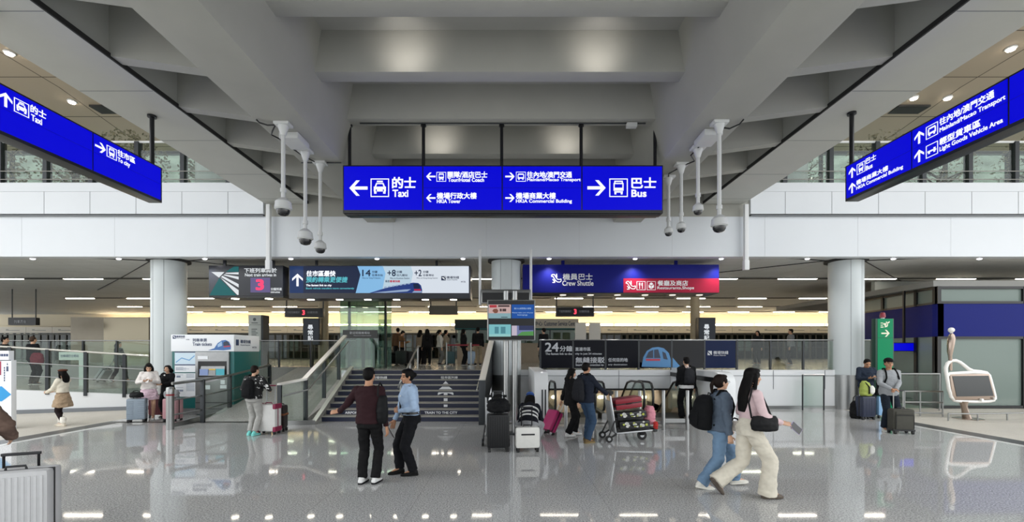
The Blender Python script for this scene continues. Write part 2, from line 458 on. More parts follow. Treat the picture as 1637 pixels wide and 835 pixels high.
# ================================================================= bridge overhead
mb = MB()
LX, RX = (-7.75, -6.41), (6.15, 7.4)
Y0, Y1 = -4.0, 14.28
for a, b in (LX, RX): mb.box((a, Y0, 6.6), (b, Y1, 8.5), 1)
mb.box((LX[1], Y0, 6.60), (LX[1]+.03, Y1, 6.68), 2); mb.box((RX[0]-.03, Y0, 6.60), (RX[0], Y1, 6.68), 2)
mb.box((LX[0], Y0, 7.5), (RX[1], 14.9, 8.3), 3)
for i in range(8):      # girder panel joints
    y = 2.4 + 1.9*i
    for a, b in (LX, RX): mb.box((a+.01, y, 6.597), (b-.01, y+.012, 6.61), 4)
struct('ceiling_bridge', mb, [M_conc, M_gird, M_dark, M_conc2, M_seam], 'concrete underside and edge girders of the footbridge overhead')
# two deep main beams with leaning inner faces
for nm, s, xi, xo, xc in (('left', -1, 3.63, 4.51, 3.40), ('right', 1, 3.28, 4.15, 3.05)):
    mb = MB()
    prof = [(xi, 6.0), (xi-.06, 6.25), (xc, 6.85), (xc-.12, 7.5), (xc-.3, 7.62), (xo+.1, 7.62), (xo, 6.9), (xo, 6.0)]
    mb.prism([(s*x, z) for x, z in prof], (0, Y0, 0), (1,0,0), (0,0,1), (0, 14.25-Y0, 0))
    struct('trim_beam_'+nm, mb, M_conc, 'deep grey concrete beam of the footbridge on the %s' % nm, bevel=.02)
# transverse beams in the trough
CBY = [4.9*t for t in (.959, 1.283, 1.607, 1.930, 2.271)] + [12.75]
mb = MB()
for y in [-5.0, -3.4, -1.7, 0, 1.6, 3.15] + CBY:
    mb.hexa([(-3.75, y, 6.8), (3.4, y, 6.8), (3.4, y+.3, 6.8), (-3.75, y+.3, 6.8), (-3.75, y-.05, 7.6), (3.4, y-.05, 7.6), (3.4, y+.35, 7.6), (-3.75, y+.35, 7.6)])
struct('trim_cross_beams', mb, M_conc, 'row of concrete cross beams between the two deep beams', bevel=.012)
mb = MB()
for i in range(-6, 6):
    y = 7.2 + 1.48*i
    if y > 14: break
    for s, xo, xi in ((-1, 6.5, 4.4), (1, 6.25, 4.05)):
        mb.hexa([(s*xo, y, 6.65), (s*xi, y, 6.36), (s*xi, y+.22, 6.36), (s*xo, y+.22, 6.65), (s*xo, y, 7.6), (s*xi, y, 7.6), (s*xi, y+.22, 7.6), (s*xo, y+.22, 7.6)])
struct('trim_ribs', mb, M_conc, 'sloping concrete ribs between the deep beams and the edge girders')

# ================================================================= upper deck, fascia and vault
mb = MB()
FY = 14.3
mb.box((-40, FY, 4.93), (40, FY+.3, 6.2), 0)
for s, x0, x1 in ((-1, -40, -7.80), (1, 7.62, 40)):
    mb.box((x0, FY-.06, 6.27), (x1, FY+.3, 6.97), 0); mb.box((x0, FY-.02, 6.99), (x1, FY+.3, 7.27), 0)
    mb.box((x0, FY+.02, 6.2), (x1, FY+.3, 6.27), 2); mb.box((x0, FY-.1, 6.2), (x1, FY, 6.225), 1)
mb.box((-7.8, FY+.03, 6.2), (7.62, FY+.3, 7.5), 3); mb.box((-4.2, FY-.3, 6.2), (3.9, FY+.03, 6.24), 2)
for k in range(-18, 19):
    x = XZ(293, FY) + 1.453*k
    if x < -7.9: mb.box((x-.006, FY-.064, 6.27), (x+.006, FY, 6.97), 1)
    x = XZ(1253.5, FY) + 1.474*k
    if x > 7.7: mb.box((x-.006, FY-.064, 6.27), (x+.006, FY, 6.97), 1)
for k in range(-10, 11): mb.box((2.2+2.95*k, FY-.004, 4.94), (2.206+2.95*k, FY+.01, 6.19), 4)
struct('wall_fascia', mb, [M_white, M_seam, M_dark, M_conc, mat('faint_seam', '#c9cdd2', .5)], 'long white panelled fascia of the upper deck')
mb = MB()
mb.box((-45, FY+.3, 5.0), (45, 41, 7.0), 0)
mb.box((-45, FY+.3, 4.96), (45, 14.75, 5.0), 1)
struct('ceiling', mb, [M_ceil, M_gird], 'grey tiled concourse ceiling under the upper deck')
mb = MB()
for x in (-11.5, 11.34): # dark curved joints sweeping to the columns
    for s in (-1, 1):
        pts = [V((x+s*(.5+2.6*t), 15.3-1.0*t*0.6 - .1*math.sin(t*3), 4.99)) for t in [i/6 for i in range(7)]]
        mb.tube(pts, .02, 5)
        mb.tube([V((x+s*.6, 15.2, 4.99)), V((x+s*4.5, 18.6, 4.99)), V((x+s*9, 22.4, 4.99))], .018, 5)
struct('trim_ceiling_joints', mb, M_dark, 'dark joint lines in the concourse ceiling')
mb = MB()
mb.add([(-42,7.5,11.4),(42,7.5,11.4),(42,16.0,11.3),(-42,16.0,11.3),(42,18.4,11.0),(-42,18.4,11.0),(42,20.4,10.9),(-42,20.4,10.9)], [(0,1,2,3),(3,2,4,5),(5,4,6,7)])
mb.add([(-42,7.5,11.9),(42,7.5,11.9),(42,20.4,11.9),(-42,20.4,11.9)], [(3,2,1,0),])
mb.add([(-42,7.5,11.4),(42,7.5,11.4),(42,7.5,11.9),(-42,7.5,11.9)], [(0,1,2,3)])
for s in (-1, 1):
    for k in range(3): mb.box((s*(9.2+6*k)-.6, 16.9, 11.12), (s*(9.2+6*k)+.6, 17.7, 11.35), 1)
struct('ceiling_vault', mb, [M_brown, M_dark], 'brown panelled ceiling high above the upper deck')
# window wall of the upper deck
mb = MB(); 
for k in range(-14, 15): mb.box((2.8*k-.05, 20.2, 7.0), (2.8*k+.05, 20.35, 11.0), 0)
mb.box((-42, 20.2, 9.3), (42, 20.35, 9.38), 0); mb.box((-42, 20.2, 7.0), (42, 20.35, 7.3), 0); mb.box((-42, 20.2, 10.8), (42, 20.4, 11.6), 0)
o = struct('window_1', mb, M_steeld, 'tall mullioned windows at the back of the upper deck')
g = MB(); g.box((-42, 20.26, 7.0), (42, 20.28, 11.0)); mk('window_pane', g, M_glass, o)
mb = MB()
for s in (-1, 1): mb.cyl((s*10.7-.3, 16.6, 7.0), (s*10.7-.3, 16.6, 11.3), .5, n=24)
struct('column_upper', mb, M_colmn, 'pale round columns on the upper deck')

# ================================================================= columns
def column(x, nm, lab):
    y = 15.2
    mb = MB(); mb.cyl((x, y, 1.14), (x, y, 4.99), .5, n=48)
    for a in (-.18, math.pi+.18): mb.cyl((x+.5*math.sin(a)*.0+.18*(1 if a<0 else -1), y-.466, 1.14), (x+.18*(1 if a<0 else -1), y-.466, 4.99), .006, n=6, mi=1)
    o = struct(nm, mb, [M_colmn, M_seam], lab, cat='column')
    c = MB(); c.cyl((x, y, 0), (x, y, 1.14), .505, n=48); mk('steel_cladding', c, M_steel, o)
    c = MB(); c.lathe([(.62, 4.93), (.62, 4.995)], (x, y, 0), 40); mk('collar', c, M_dark, o)
column(-11.5, 'column_left', 'pale round column behind the ticket machine')
column(-.12, 'column_middle', 'pale round column behind the double-post screen')
column(11.34, 'column_right', 'pale round column with steel base right of the escalators')

# ================================================================= back of the concourse
mb = MB()
mb.box((-45, 39.6, 1.0), (45, 40, 5.0), 0); mb.box((-45, 37.25, 4.0), (45, 37.35, 5.0), 0)
struct('wall_back', mb, M_cream, 'cream wall behind the platform doors, lit by the cove')
# right: glazed office with blue band
mb = MB(); gl = MB(); bl = MB()
X0, Yc = 14.35, 15.1
bl.box((X0, Yc, 2.42), (40, Yc+.2, 3.52)); bl.hexa([(X0, Yc, 2.42), (X0+.2, Yc, 2.42), (X0+.8, 19.4, 2.42), (X0+.6, 19.4, 2.42), (X0, Yc, 3.52), (X0+.2, Yc, 3.52), (X0+.8, 19.4, 3.52), (X0+.6, 19.4, 3.52)])
for x in (X0, X0+2.9, X0+5.85, X0+8.8, X0+11.7):
    mb.box((x-.05, Yc-.02, 0), (x+.05, Yc+.15, 2.42)); mb.box((x-.05, Yc-.02, 3.52), (x+.05, Yc+.15, 4.1))
for z in (0.02, 2.34, 3.52, 4.02): mb.box((X0, Yc-.02, z), (40, Yc+.15, z+.08))
for t in (0, .22, .62, 1.0):
    x = X0+.6*t; y = Yc+4.3*t
    mb.box((x-.05, y-.05, 0), (x+.07, y+.05, 2.42)); mb.box((x-.05, y-.05, 3.52), (x+.07, y+.05, 4.1))
for z in (3.52, 4.02, .02): mb.hexa([(X0-.03, Yc, z), (X0+.1, Yc, z), (X0+.7, 19.4, z), (X0+.57, 19.4, z), (X0-.03, Yc, z+.07), (X0+.1, Yc, z+.07), (X0+.7, 19.4, z+.07), (X0+.57, 19.4, z+.07)])
o = struct('wall_right', mb, M_black, 'glazed office front with a deep blue band, far right')
mk('blue_band', bl, M_navy, o)
gl.box((X0, Yc+.05, 0), (40, Yc+.06, 2.4)); gl.box((X0, Yc+.05, 3.5), (40, Yc+.06, 4.05))
gl.hexa([(X0+.03, Yc+.05, 0), (X0+.04, Yc+.05, 0), (X0+.63, 19.4, 0), (X0+.62, 19.4, 0), (X0+.03, Yc+.05, 4.05), (X0+.04, Yc+.05, 4.05), (X0+.63, 19.4, 4.05), (X0+.62, 19.4, 4.05)])
mk('window_pane', gl, frosted('frosted_pane', '#8a9a94', .62), o)
mb = MB(); mb.box((15.8, 19.5, 0), (44, 19.7, 4.96)); mb.box((21.5, 16, 0), (21.6, 19.5, 2.2)); mb.box((16, 17.6, .0), (19, 18.3, .75), 1)
struct('wall_office', mb, [mat('office_grey', '#8d9290', .7), M_steeld], 'grey back wall inside the glazed office')
mb = MB(); mb.box((14.2, 15.1, 4.1), (44, 24, 4.3))
struct('ceiling_office', mb, mat('office_ceiling', '#8b8b88', .7), 'flat ceiling of the glazed office')
# wall block with dull metal panels, left
mb = MB(); mb.box((-23.4, 24, PLAT), (-18.8, 26, 3.75)); mb.box((-21.6, 23.95, PLAT), (-19.2, 24.02, 3.72), 1)
struct('wall_lift_block', mb, [mat('brushed_bronze_panel', '#a39a8a', .4, .3, var=.05, vscale=2), mat('bronze_mirror_panel', '#8a8270', .22, .8)], 'bronze clad block on the concourse, far left')
# left ramp wall
a, b = V((-15.1, 13.8, 0)), V((-11.95, 14.9, 0)); d = (b-a).normalized(); a2 = a - d*9; 
za, zb, z2 = .76, .47, 1.45
mb = MB(); n = V((-d.y, d.x, 0))
mb.hexa([a2, b, b+n*.2, a2+n*.2, a2+V((0,0,z2)), b+V((0,0,zb)), b+n*.2+V((0,0,zb)), a2+n*.2+V((0,0,z2))], 0)
mb.hexa([a2-n*.03, b-n*.03, b, a2, a2-n*.03+V((0,0,.12)), b-n*.03+V((0,0,.12)), b+V((0,0,.12)), a2+V((0,0,.12))], 1)
rf = MB(); rr = [a2+n*.22+V((-14,-4.6,0)), b+n*.22, V((b.x, 20, 0)), V((-45, 20, 0))]; rf.hexa(rr + [p + V((0,0,.70)) for p in rr], 0); struct('floor_ramp', rf, M_plat, 'grey floor of the sloping ramp, left')
struct('wall_ramp', mb, [M_white2, M_seam, M_plat], 'white parapet wall of the sloping ramp, left')
RAMP = (a2, b, n, z2, zb)

# hillside added outside the upper windows to cover the bright sky
mb = MB(); N_ = 40
vs = []
for j in range(12):
    for i in range(N_+1):
        x = -60+3*i; y = 26+2.2*j; vs.append((x, y + 1.5*noise.noise(V((x*.2, j*.4, 0))), 6.8 + j*2.3 + 1.8*noise.noise(V((x*.15, j*.3, 5))) + .9*noise.noise(V((x*.7, j*.9, 2)))))
mb.add(vs, [(j*(N_+1)+i, j*(N_+1)+i+1, (j+1)*(N_+1)+i+1, (j+1)*(N_+1)+i) for j in range(11) for i in range(N_)])
struct('backdrop', mb, mat('backdrop_scrub', '#6d726a', .9, var=.45, vscale=.9), 'grey green hillside added outside the upper windows to cover the sky')

for x in (1.7, 3.5, 5.2):      # lamps in the escalator well
    mb = MB(); mb.ell((x, 17.45, .15), (.10, .06, .07)); mk('well_lamp', mb, lamp('well_lamp_warm', '#fff0d8', 12.0), bpy.data.objects['wall_escalator_well'])
# ================================================================= sign materials
L_blue = lamp('backlit_blue', '#0203d4', 1.0)
L_white = lamp('backlit_white', '#f4f7ff', 1.15)
L_bdark = lamp('backlit_blue_seam', '#0306a0', .8)
M_signblk = mat('sign_case_black', '#17181c', .35)
def front(Y): return Plane((0, Y, 0), (1,0,0), (0,0,1))
def cropmap(x0, y0, sc, Y):
    """zoomed photo coordinates to plane coordinates at depth Y"""
    def bx(x): return XZ(x0 + x/sc, Y)
    def by(y): return ZY(y0 + y/sc, Y)
    return bx, by
def twrite(parent, pl, bx, by, rows, material, bold=.02, slant=0.0, name='lettering'):
    items = [(t, bx(x0), by(y1), bx(x1), by(y0), dict(bold=bold, slant=slant)) for t, x0, x1, y0, y1 in rows]
    return write(parent, pl, items, material, name)
def marks(parent, pl, lst, material, name, label=None, d0=.002, d1=.006):
    mb = MB(); polys(mb, pl, lst, d0, d1); return mk(name, mb, material, parent, smooth=False, label=label)

# ----------------------------------------------------------------- main overhead sign
Y = 9.6
t = thing('direction_sign', 'wide four-panel blue backlit direction sign hanging in the centre', 'sign', (XZ(804, Y), Y, ZY(340, Y)))
bx, by = cropmap(540, 240, 3.0887, Y); pl = front(Y - .01)
mb = MB(); mb.box((bx(25), Y, by(312)), (bx(1606), Y+.3, by(75))); mb.box((bx(40), Y+.03, by(318)), (bx(1590), Y+.27, by(310)))
mk('sign_case', mb, M_signblk, t, bevel=.006)
edges = [(31, 417), (423, 809), (815, 1202), (1208, 1600)]
for a, b in edges:
    mb = MB(); mb.box((bx(a), Y-.01, by(296)), (bx(b), Y, by(82))); pn = mk('sign_panel', mb, L_blue, t)
marks(t, pl, [[(bx(a),by(188.5)),(bx(b),by(188.5)),(bx(b),by(187)),(bx(a),by(187))] for a, b in edges[1:3]], L_bdark, 'panel_seam', d0=.0005, d1=.0015)
sz = lambda a, b: bx(b) - bx(a)
for cx, cy, s, ang in ((103,189,90,180), (460,132,46,180), (460,238,46,180), (850,132,46,0), (850,238,46,0), (1277,188,90,0)):
    marks(t, pl, arrow_polys(bx(cx), by(cy), sz(0, s), ang), L_white, 'arrow')
for kind, x, y, s in (('taxi',163,233,91), ('bus',488,157,47), ('coach',880,157,48), ('bus',1340,233,91)):
    marks(t, pl, picto(kind, bx(x), by(y), sz(0, s)), L_white, 'pictogram')
for rows in ([('的士',270,385,136,189), ('Taxi',272,348,198,232)], [('團隊/酒店巴士',543,738,108,138), ('Tour/Hotel Coach',545,722,140,158)],
             [('機場行政大樓',490,685,212,242), ('HKIA Tower',490,606,245,263)], [('往內地/澳門交通',935,1155,108,138), ('Mainland/Macao Transport',935,1198,140,159)],
             [('機場商業大樓',880,1075,212,242), ('HKIA Commercial Building',880,1155,245,266)], [('巴士',1450,1570,138,189), ('Bus',1450,1522,198,232)]):
    twrite(t, pl, bx, by, rows, L_white, .022)
for px in (559, 677, 802, 929, 1047):
    mb = MB(); x = XZ(px, Y+.12); mb.cyl((x, Y+.12, by(76)), (x, Y+.12, 6.82), .036, n=12); mb.cyl((x, Y+.12, 6.77), (x, Y+.12, 6.83), .06, n=12); mk('hanging_rod', mb, M_signblk, t)

# ----------------------------------------------------------------- side signs
def side_sign(name, label, X, s, yb, zt, zb, rods, content):
    t = thing(name, label, 'sign', (X, (yb[0]+yb[-1])/2, zb))
    mb = MB(); xo = X - s*.26
    mb.box((min(X, xo), min(yb)-.03, zb-.05), (max(X, xo), max(yb)+.03, zt+.03)); mk('sign_case', mb, M_signblk, t, bevel=.006)
    pl = Plane((X + s*.012, 0, 0), (0, s, 0), (0, 0, 1))          # u = s*y
    for i in range(len(yb)-1):
        a, b = sorted((yb[i], yb[i+1]))
        mb = MB(); mb.box((min(X, X+s*.01), a+.015, zb), (max(X, X+s*.01), b-.015, zt)); mk('sign_panel', mb, L_blue, t)
        marks(t, pl, [[(s*a, (zb+zt)/2-.003), (s*b, (zb+zt)/2-.003), (s*b, (zb+zt)/2+.003), (s*a, (zb+zt)/2+.003)]], L_bdark, 'panel_seam', d0=-.0015, d1=.0)
    for kind, *a in content:
        if kind == 'arrow': marks(t, pl, arrow_polys(s*a[0], a[1], a[2], a[3]), L_white, 'arrow')
        elif kind == 'text': write(t, pl, [(tx, min(s*y0, s*y1), z0, max(s*y0, s*y1), z1, dict(bold=.022)) for tx, y0, y1, z0, z1 in a[0]], L_white)
        else: marks(t, pl, picto(kind, min(s*a[0], s*(a[0]+a[2]*s)), a[1], a[2]), L_white, 'pictogram')
    for y in rods:
        mb = MB(); x = X - s*.06; mb.cyl((x, y, zt), (x, y, 6.61), .04, n=12); mb.cyl((x, y, 6.56), (x, y, 6.6), .08, n=12); mk('hanging_rod', mb, M_signblk, t)
side_sign('direction_sign', 'blue backlit sign with taxi and to-city arrows hanging at far left', -7.05, 1, [9.10, 7.61, 6.12], 5.60, 4.97, [8.95, 6.15], [
    ('arrow', 7.74, 5.415, .2, 0), ('bus', 7.86, 5.32, .2), ('text', [('往市區', 8.08, 8.45, 5.43, 5.54), ('To city', 8.08, 8.34, 5.30, 5.40)]),
    ('arrow', 6.285, 5.42, .2, 90), ('taxi', 6.39, 5.32, .2), ('text', [('的士', 6.61, 6.83, 5.43, 5.54), ('Taxi', 6.62, 6.77, 5.31, 5.40)])])
side_sign('direction_sign', 'blue backlit sign with bus and transport arrows hanging at far right', 6.65, -1, [8.90, 7.446, 6.0, 4.55], 5.55, 4.93, [8.84, 4.6], [
    ('arrow', 8.73, 5.38, .2, 90), ('bus', 8.61, 5.28, .2), ('text', [('巴士', 8.39, 8.16, 5.40, 5.50), ('Bus', 8.39, 8.24, 5.28, 5.36)]),
    ('arrow', 8.73, 5.08, .2, 90), ('text', [('機場商業大樓', 8.62, 7.90, 5.09, 5.18), ('HKIA Commercial Building', 8.62, 7.60, 4.985, 5.065)]),
    ('arrow', 7.30, 5.38, .2, 90), ('coach', 7.18, 5.28, .2), ('text', [('往內地/澳門交通', 6.95, 6.17, 5.39, 5.50), ('Mainland/Macao Transport', 6.95, 6.03, 5.27, 5.355)]),
    ('arrow', 7.30, 5.08, .2, 90), ('truck', 7.18, 4.98, .2), ('text', [('輕型貨車區', 6.95, 6.35, 5.085, 5.19), ('Light Goods Vehicle Area', 6.95, 6.06, 4.975, 5.06)])])

# ----------------------------------------------------------------- dome cameras under the beams
M_camw = mat('camera_grey_white', '#d3d5d4', .4)
M_dome = mat('smoked_dome', '#15161a', .08, spec=.8)
def dome_camera(label, x, y, zb, r, style=0):
    t = thing('dome_camera', label, 'security camera', (x, y, 6.0), group='dome cameras on poles')
    mb = MB()
    mb.cbox((x, y, 5.975), (.27, .20, .05)); mb.lathe([(.095, 5.95), (.075, 5.88), (.055, 5.82), (.045, 5.78)], (x, y, 0), 20)
    mk('mount', mb, M_camw, t, bevel=.01)
    mb = MB(); mb.cyl((x, y, zb+r*1.5), (x, y, 5.8), .036, n=14); mb.cyl((x, y, zb+r*1.5+.2), (x, y, zb+r*1.5+.27), .052, n=14); mk('pole', mb, M_camw, t)
    mb = MB()
    mb.lathe([(.045, zb+r*2.2), (r*.55, zb+r*2.05), (r*.92, zb+r*1.7), (r*1.0, zb+r*.98), (r*1.02, zb+r*.85), (r*.82, zb+r*.72)], (x, y, 0), 28); mk('housing', mb, M_camw, t)
    mb = MB(); mb.lathe([(r*.80, zb+r*.78), (r*.78, zb+r*.45), (r*.60, zb+r*.16), (r*.3, zb+.02*r), (.002, zb)], (x, y, 0), 24); mk('dome', mb, M_dome, t)
    return t
dome_camera('large dome camera on the left beam, leftmost and nearest of the left three', -4.06, 8.07, 4.34, .145)
dome_camera('dome camera on the left beam, middle of the left three', -4.15, 9.14, 4.07, .15)
dome_camera('dome camera on the left beam, rightmost of the left three, beside the blue sign', -4.09, 9.72, 4.03, .125)
dome_camera('large dome camera on the right beam, rightmost and nearest of the right four', 3.73, 8.02, 4.03, .14)
dome_camera('dome camera hanging highest on the right beam, second from the right', 3.76, 9.0, 4.64, .105)
dome_camera('dome camera on the right beam, second from the blue sign', 3.73, 9.8, 4.50, .105)
dome_camera('small dome camera on the right beam nearest the blue sign', 3.70, 10.5, 4.60, .10)
def junction(label, x, y, sx=.34, sy=.30):
    mb = MB(); mb.cbox((x, y, 5.94), (sx, sy, .12)); o = mk('ceiling_junction_box', mb, M_camw, None, bevel=.02); tag(o, label, 'junction box')
junction('white junction box under the left beam between the camera poles', -4.12, 8.62, .36, .5)
junction('white junction box under the right beam behind the largest camera', 3.74, 8.50, .34, .5)
def cable(label, pts, r=.014):
    mb = MB(); mb.tube(pts, r, 6); o = mk('cable', mb, M_black, None); tag(o, label, 'cable')
cable('black cable looped under the left beam by the camera poles', [(-4.45,7.9,5.98),(-4.42,7.95,5.95),(-4.3,8.0,5.93),(-4.2,8.07,5.97),(-4.32,8.2,5.93),(-4.42,8.35,5.93),(-4.3,8.5,5.90),(-4.2,8.6,5.95),(-4.35,8.9,5.96),(-4.3,9.3,5.97),(-4.15,9.7,5.97)])
cable('black cable looped under the right beam by the camera poles', [(4.1,7.9,5.98),(4.08,8.0,5.95),(3.95,8.1,5.92),(3.8,8.15,5.97),(3.75,8.7,5.97),(3.7,9.2,5.92),(3.9,9.5,5.93),(3.78,9.8,5.96),(3.6,10.2,5.94),(3.7,10.5,5.97)])
mb = MB(); mb.tube([(-3.64, 9.72, 5.985), (-4.5, 9.72, 5.985)], .012, 6); mb.tube([(-3.2,9.62,6.785),(2.9,9.62,6.785)], .014, 6)
tag(mk('conduit', mb, M_steeld, None), 'thin grey conduit running along the cross beam above the main sign', 'conduit')
mb = MB(); mb.cbox((XZ(1010, 9.6), 9.62, 6.74), (.22, .12, .09)); tag(mk('lamp_box', mb, M_camw, None, bevel=.01), 'small white box fixed to the cross beam above the main sign', 'box')

# white drop poles at the ends of the bridge
for px, lab in ((429, 'white square drop pole at the left end of the bridge'), (1193, 'white square drop pole at the right end of the bridge')):
    x = XZ(px, 14.1); mb = MB(); mb.cbox((x, 14.12, 5.5), (.12, .12, 2.05)); mb.cbox((x, 14.12, 4.62), (.15, .15, .3)); tag(mk('hanging_pole', mb, M_white2, None, bevel=.008), lab, 'pole')

# ----------------------------------------------------------------- boxed signs under the concourse ceiling
Y = 14.95
def lampglow(parent, x, y, z, r=.1, m=None):
    mb = MB(); mb.lathe([(r, z+.0), (r*.98, z-.012), (.001, z-.014)], (x, y, 0), 20); mk('downlight', mb, m or LAMP_W, parent)
LAMP_W = lamp('lamp_white', '#fff6e2', 12.0)
LAMP_D = lamp('lamp_dim', '#fff1d8', 1.6)
# next train display
bx, by = cropmap(320, 400, 4.177, Y); pl = front(Y)
t = thing('train_display', 'dark box sign counting minutes to the next train, with green fan mark', 'sign', (XZ(393, Y), Y, ZY(474, Y)))
M_disp = mat('display_charcoal', '#1f222b', .3)
mb = MB(); mb.box((bx(57), Y, by(306)), (bx(553), Y+.8, by(103))); mb.box((bx(120), Y+.25, by(103)-.01), (bx(140), Y+.3, 5.0)); mb.box((bx(450), Y+.25, by(103)-.01), (bx(470), Y+.3, 5.0))
mk('sign_case', mb, M_disp, t, bevel=.008)
q = lambda L: [(bx(x), by(y)) for x, y in L]
L_teal = lamp('backlit_teal', '#12696c', .8); L_soft = lamp('backlit_soft_white', '#e9eef2', .9)
marks(t, pl, [q([(62,303),(245,303),(128,187)]), q([(257,110),(257,146),(172,146),(225,111)])], L_teal, 'fan_mark')
marks(t, pl, [q([(75,147),(162,147),(126,184)]), q([(176,152),(257,149),(257,163),(166,158)]), q([(164,163),(257,178),(257,197),(156,168)]), q([(150,172),(257,228),(257,250),(140,180)]), q([(136,184),(257,268),(257,300),(248,300)])], L_soft, 'fan_mark')
twrite(t, pl, bx, by, [('下班列車將於',295,512,121,151), ('Next train arrives in',300,507,156,176), ('分鐘到達',472,545,252,270), ('minutes',472,533,274,287)], L_soft, .015)
mb = MB(); mb.box((bx(337), Y-.01, by(283)), (bx(468), Y, by(185))); sc = mk('screen', mb, lamp('screen_violet', '#6d6394', .8), t)
write(sc, front(Y-.01), [('3', bx(376), by(265), bx(424), by(199), dict(bold=.03))], lamp('screen_pink', '#ff3f6e', 1.2))
mb = MB(); mb.box((bx(57), Y+.02, by(318)), (bx(553), Y+.8, by(306))); mk('lamp_tray', mb, M_black, t)
for px in (376, 430): lampglow(t, XZ(px, Y+.3), Y+.3, by(318), .12)
# train advertisement light box
bx, by = cropmap(440, 415, 5.1156, Y); pl = front(Y); q = lambda L: [(bx(x), by(y)) for x, y in L]
t = thing('light_box_sign', 'long light box advertising the train to the city, navy to white', 'sign', (XZ(607, Y), Y, ZY(478, Y)))
mb = MB(); mb.box((bx(112), Y, by(320)), (bx(1595), Y+.8, by(50))); mb.box((bx(300), Y+.25, by(52)), (bx(320), Y+.3, 5.0)); mb.box((bx(1300), Y+.25, by(52)), (bx(1320), Y+.3, 5.0))
mk('sign_case', mb, M_disp, t, bevel=.008)
def face(poly, col, st, nm='face_panel', d=.002): return marks(t, pl, [q(poly)], lamp('light_box_'+nm+col[1:], col, st), nm, d0=0, d1=d)
face([(118,55),(230,55),(230,275),(118,275)], '#143264', .9); face([(230,55),(672,55),(697,125),(658,275),(230,275)], '#1b2744', .9)
face([(672,55),(880,55),(902,115),(872,275),(658,275),(697,125)], '#85bbe6', .95); face([(880,55),(1108,55),(1127,112),(1092,275),(872,275),(902,115)], '#bcd3e2', .95)
face([(1108,55),(1583,55),(1583,275),(1092,275),(1127,112)], '#d7dfe9', .98)
pl2 = front(Y-.003)
L_ink = lamp('backlit_ink', '#1c2b4d', .7); L_cyan = lamp('backlit_cyan', '#5cc2d0', .9); L_red = lamp('backlit_red', '#c81f3c', .8); L_trn = lamp('backlit_train_blue', '#2a4690', .7); L_trn2 = lamp('backlit_train_pale', '#9fb6d8', .8)
marks(t, pl2, arrow_polys(bx(183), by(168), bx(103)-bx(0), 90), L_white, 'arrow')
twrite(t, pl2, bx, by, [('往市區最快',255,490,93,138), ('The fastest link to city',252,460,204,224)], L_white, .025, .12)
twrite(t, pl2, bx, by, [('預約轉乘更便捷',252,588,143,188), ('Book vehicle transfers more conveniently',252,645,230,247)], L_cyan, .02, .12)
twrite(t, pl2, bx, by, [('14',713,780,85,137), ('分鐘',792,835,92,112), ('往青衣站',792,880,120,138), ('Mins to Tsing Yi Station',713,862,148,160), ('+8',918,985,85,137), ('分鐘',992,1037,92,112), ('往九龍站',992,1082,120,138), ('Mins to Kowloon Station',940,1098,148,160),
    ('+2',1140,1197,85,137), ('分鐘',1208,1253,92,112), ('往香港站',1208,1297,120,138), ('Mins to Hong Kong Station',1157,1328,148,160), ('乘搭',900,935,170,188), ('機場快綫',1402,1503,137,158), ('Airport Express',1402,1490,162,173), ('MTR',1520,1557,178,190)], L_ink, .012)
twrite(t, pl2, bx, by, [('機場快綫',937,1020,170,188)], L_red, .02)
marks(t, pl2, [q([(1358,137),(1395,137),(1395,172),(1358,172)])], L_ink, 'logo'); marks(front and t, front(Y-.009), [q([(1362,146),(1378,146),(1392,168),(1372,158)]), q([(1382,141),(1393,141),(1393,150)])], L_soft, 'logo')
marks(t, pl2, [q([(770,275),(900,235),(1060,200),(1130,190),(1170,193),(1192,212),(1202,250),(1200,275)])], L_trn, 'train_picture')
pl3 = front(Y-.009)
marks(t, pl3, [q([(1128,200),(1165,198),(1182,215),(1186,240),(1135,240)])], L_ink, 'train_picture'); marks(t, pl3, [q([(1135,243),(1188,243),(1192,255),(1138,255)])], L_red, 'train_picture')
marks(t, pl3, [q([(1135,258),(1196,258),(1199,272),(1120,272)]), q([(800,272),(1060,246),(1110,244),(1080,262),(900,274)])], L_trn2, 'train_picture')
marks(t, pl3, [q([(x, 236-(x-880)*.155), (x+22, 233-(x-880)*.155), (x+22, 223-(x-880)*.15), (x, 226-(x-880)*.15)]) for x in range(890, 1110, 32)], L_trn2, 'train_picture')
for px in (497, 543, 588, 634, 680, 725): lampglow(t, XZ(px, Y+.3), Y+.3, by(320), .115)
# crew shuttle sign
bx, by = cropmap(820, 400, 3.794, Y); pl = front(Y); q = lambda L: [(bx(x), by(y)) for x, y in L]
t = thing('crew_sign', 'long navy and red sign for crew shuttle, restaurants and shops', 'sign', (XZ(992, Y), Y, ZY(469, Y)))
M_nv = mat('sign_navy_face', '#161b74', .5, spec=.15); M_rd = mat('sign_red_face', '#a5203d', .5, spec=.15); M_wht = mat('sign_white_print', '#f0f1f3', .5)
mb = MB(); mb.box((bx(60), Y, by(258)), (bx(1250), Y+.9, by(88)));
for x in (300, 1000): mb.box((bx(x), Y+.3, by(90)), (bx(x+20), Y+.35, 5.0))
mk('sign_case', mb, M_nv, t, bevel=.008)
mb = MB(); mb.box((bx(670), Y-.006, by(258)), (bx(1250), Y+.1, by(172))); mb.box((bx(1249), Y, by(258)), (bx(1251), Y+.9, by(172))); mk('red_panel', mb, M_rd, t)
marks(t, pl, escalator_mark(bx(262), by(175), bx(66)-bx(0)), M_wht, 'pictogram')
plr = front(Y-.006)
marks(t, plr, escalator_mark(bx(713), by(217), bx(64)-bx(0)), M_wht, 'pictogram')
for k, x in (('fork',750), ('gift',812)): marks(t, plr, picto(k, bx(x), by(243), bx(53)-bx(0)), M_wht, 'pictogram')
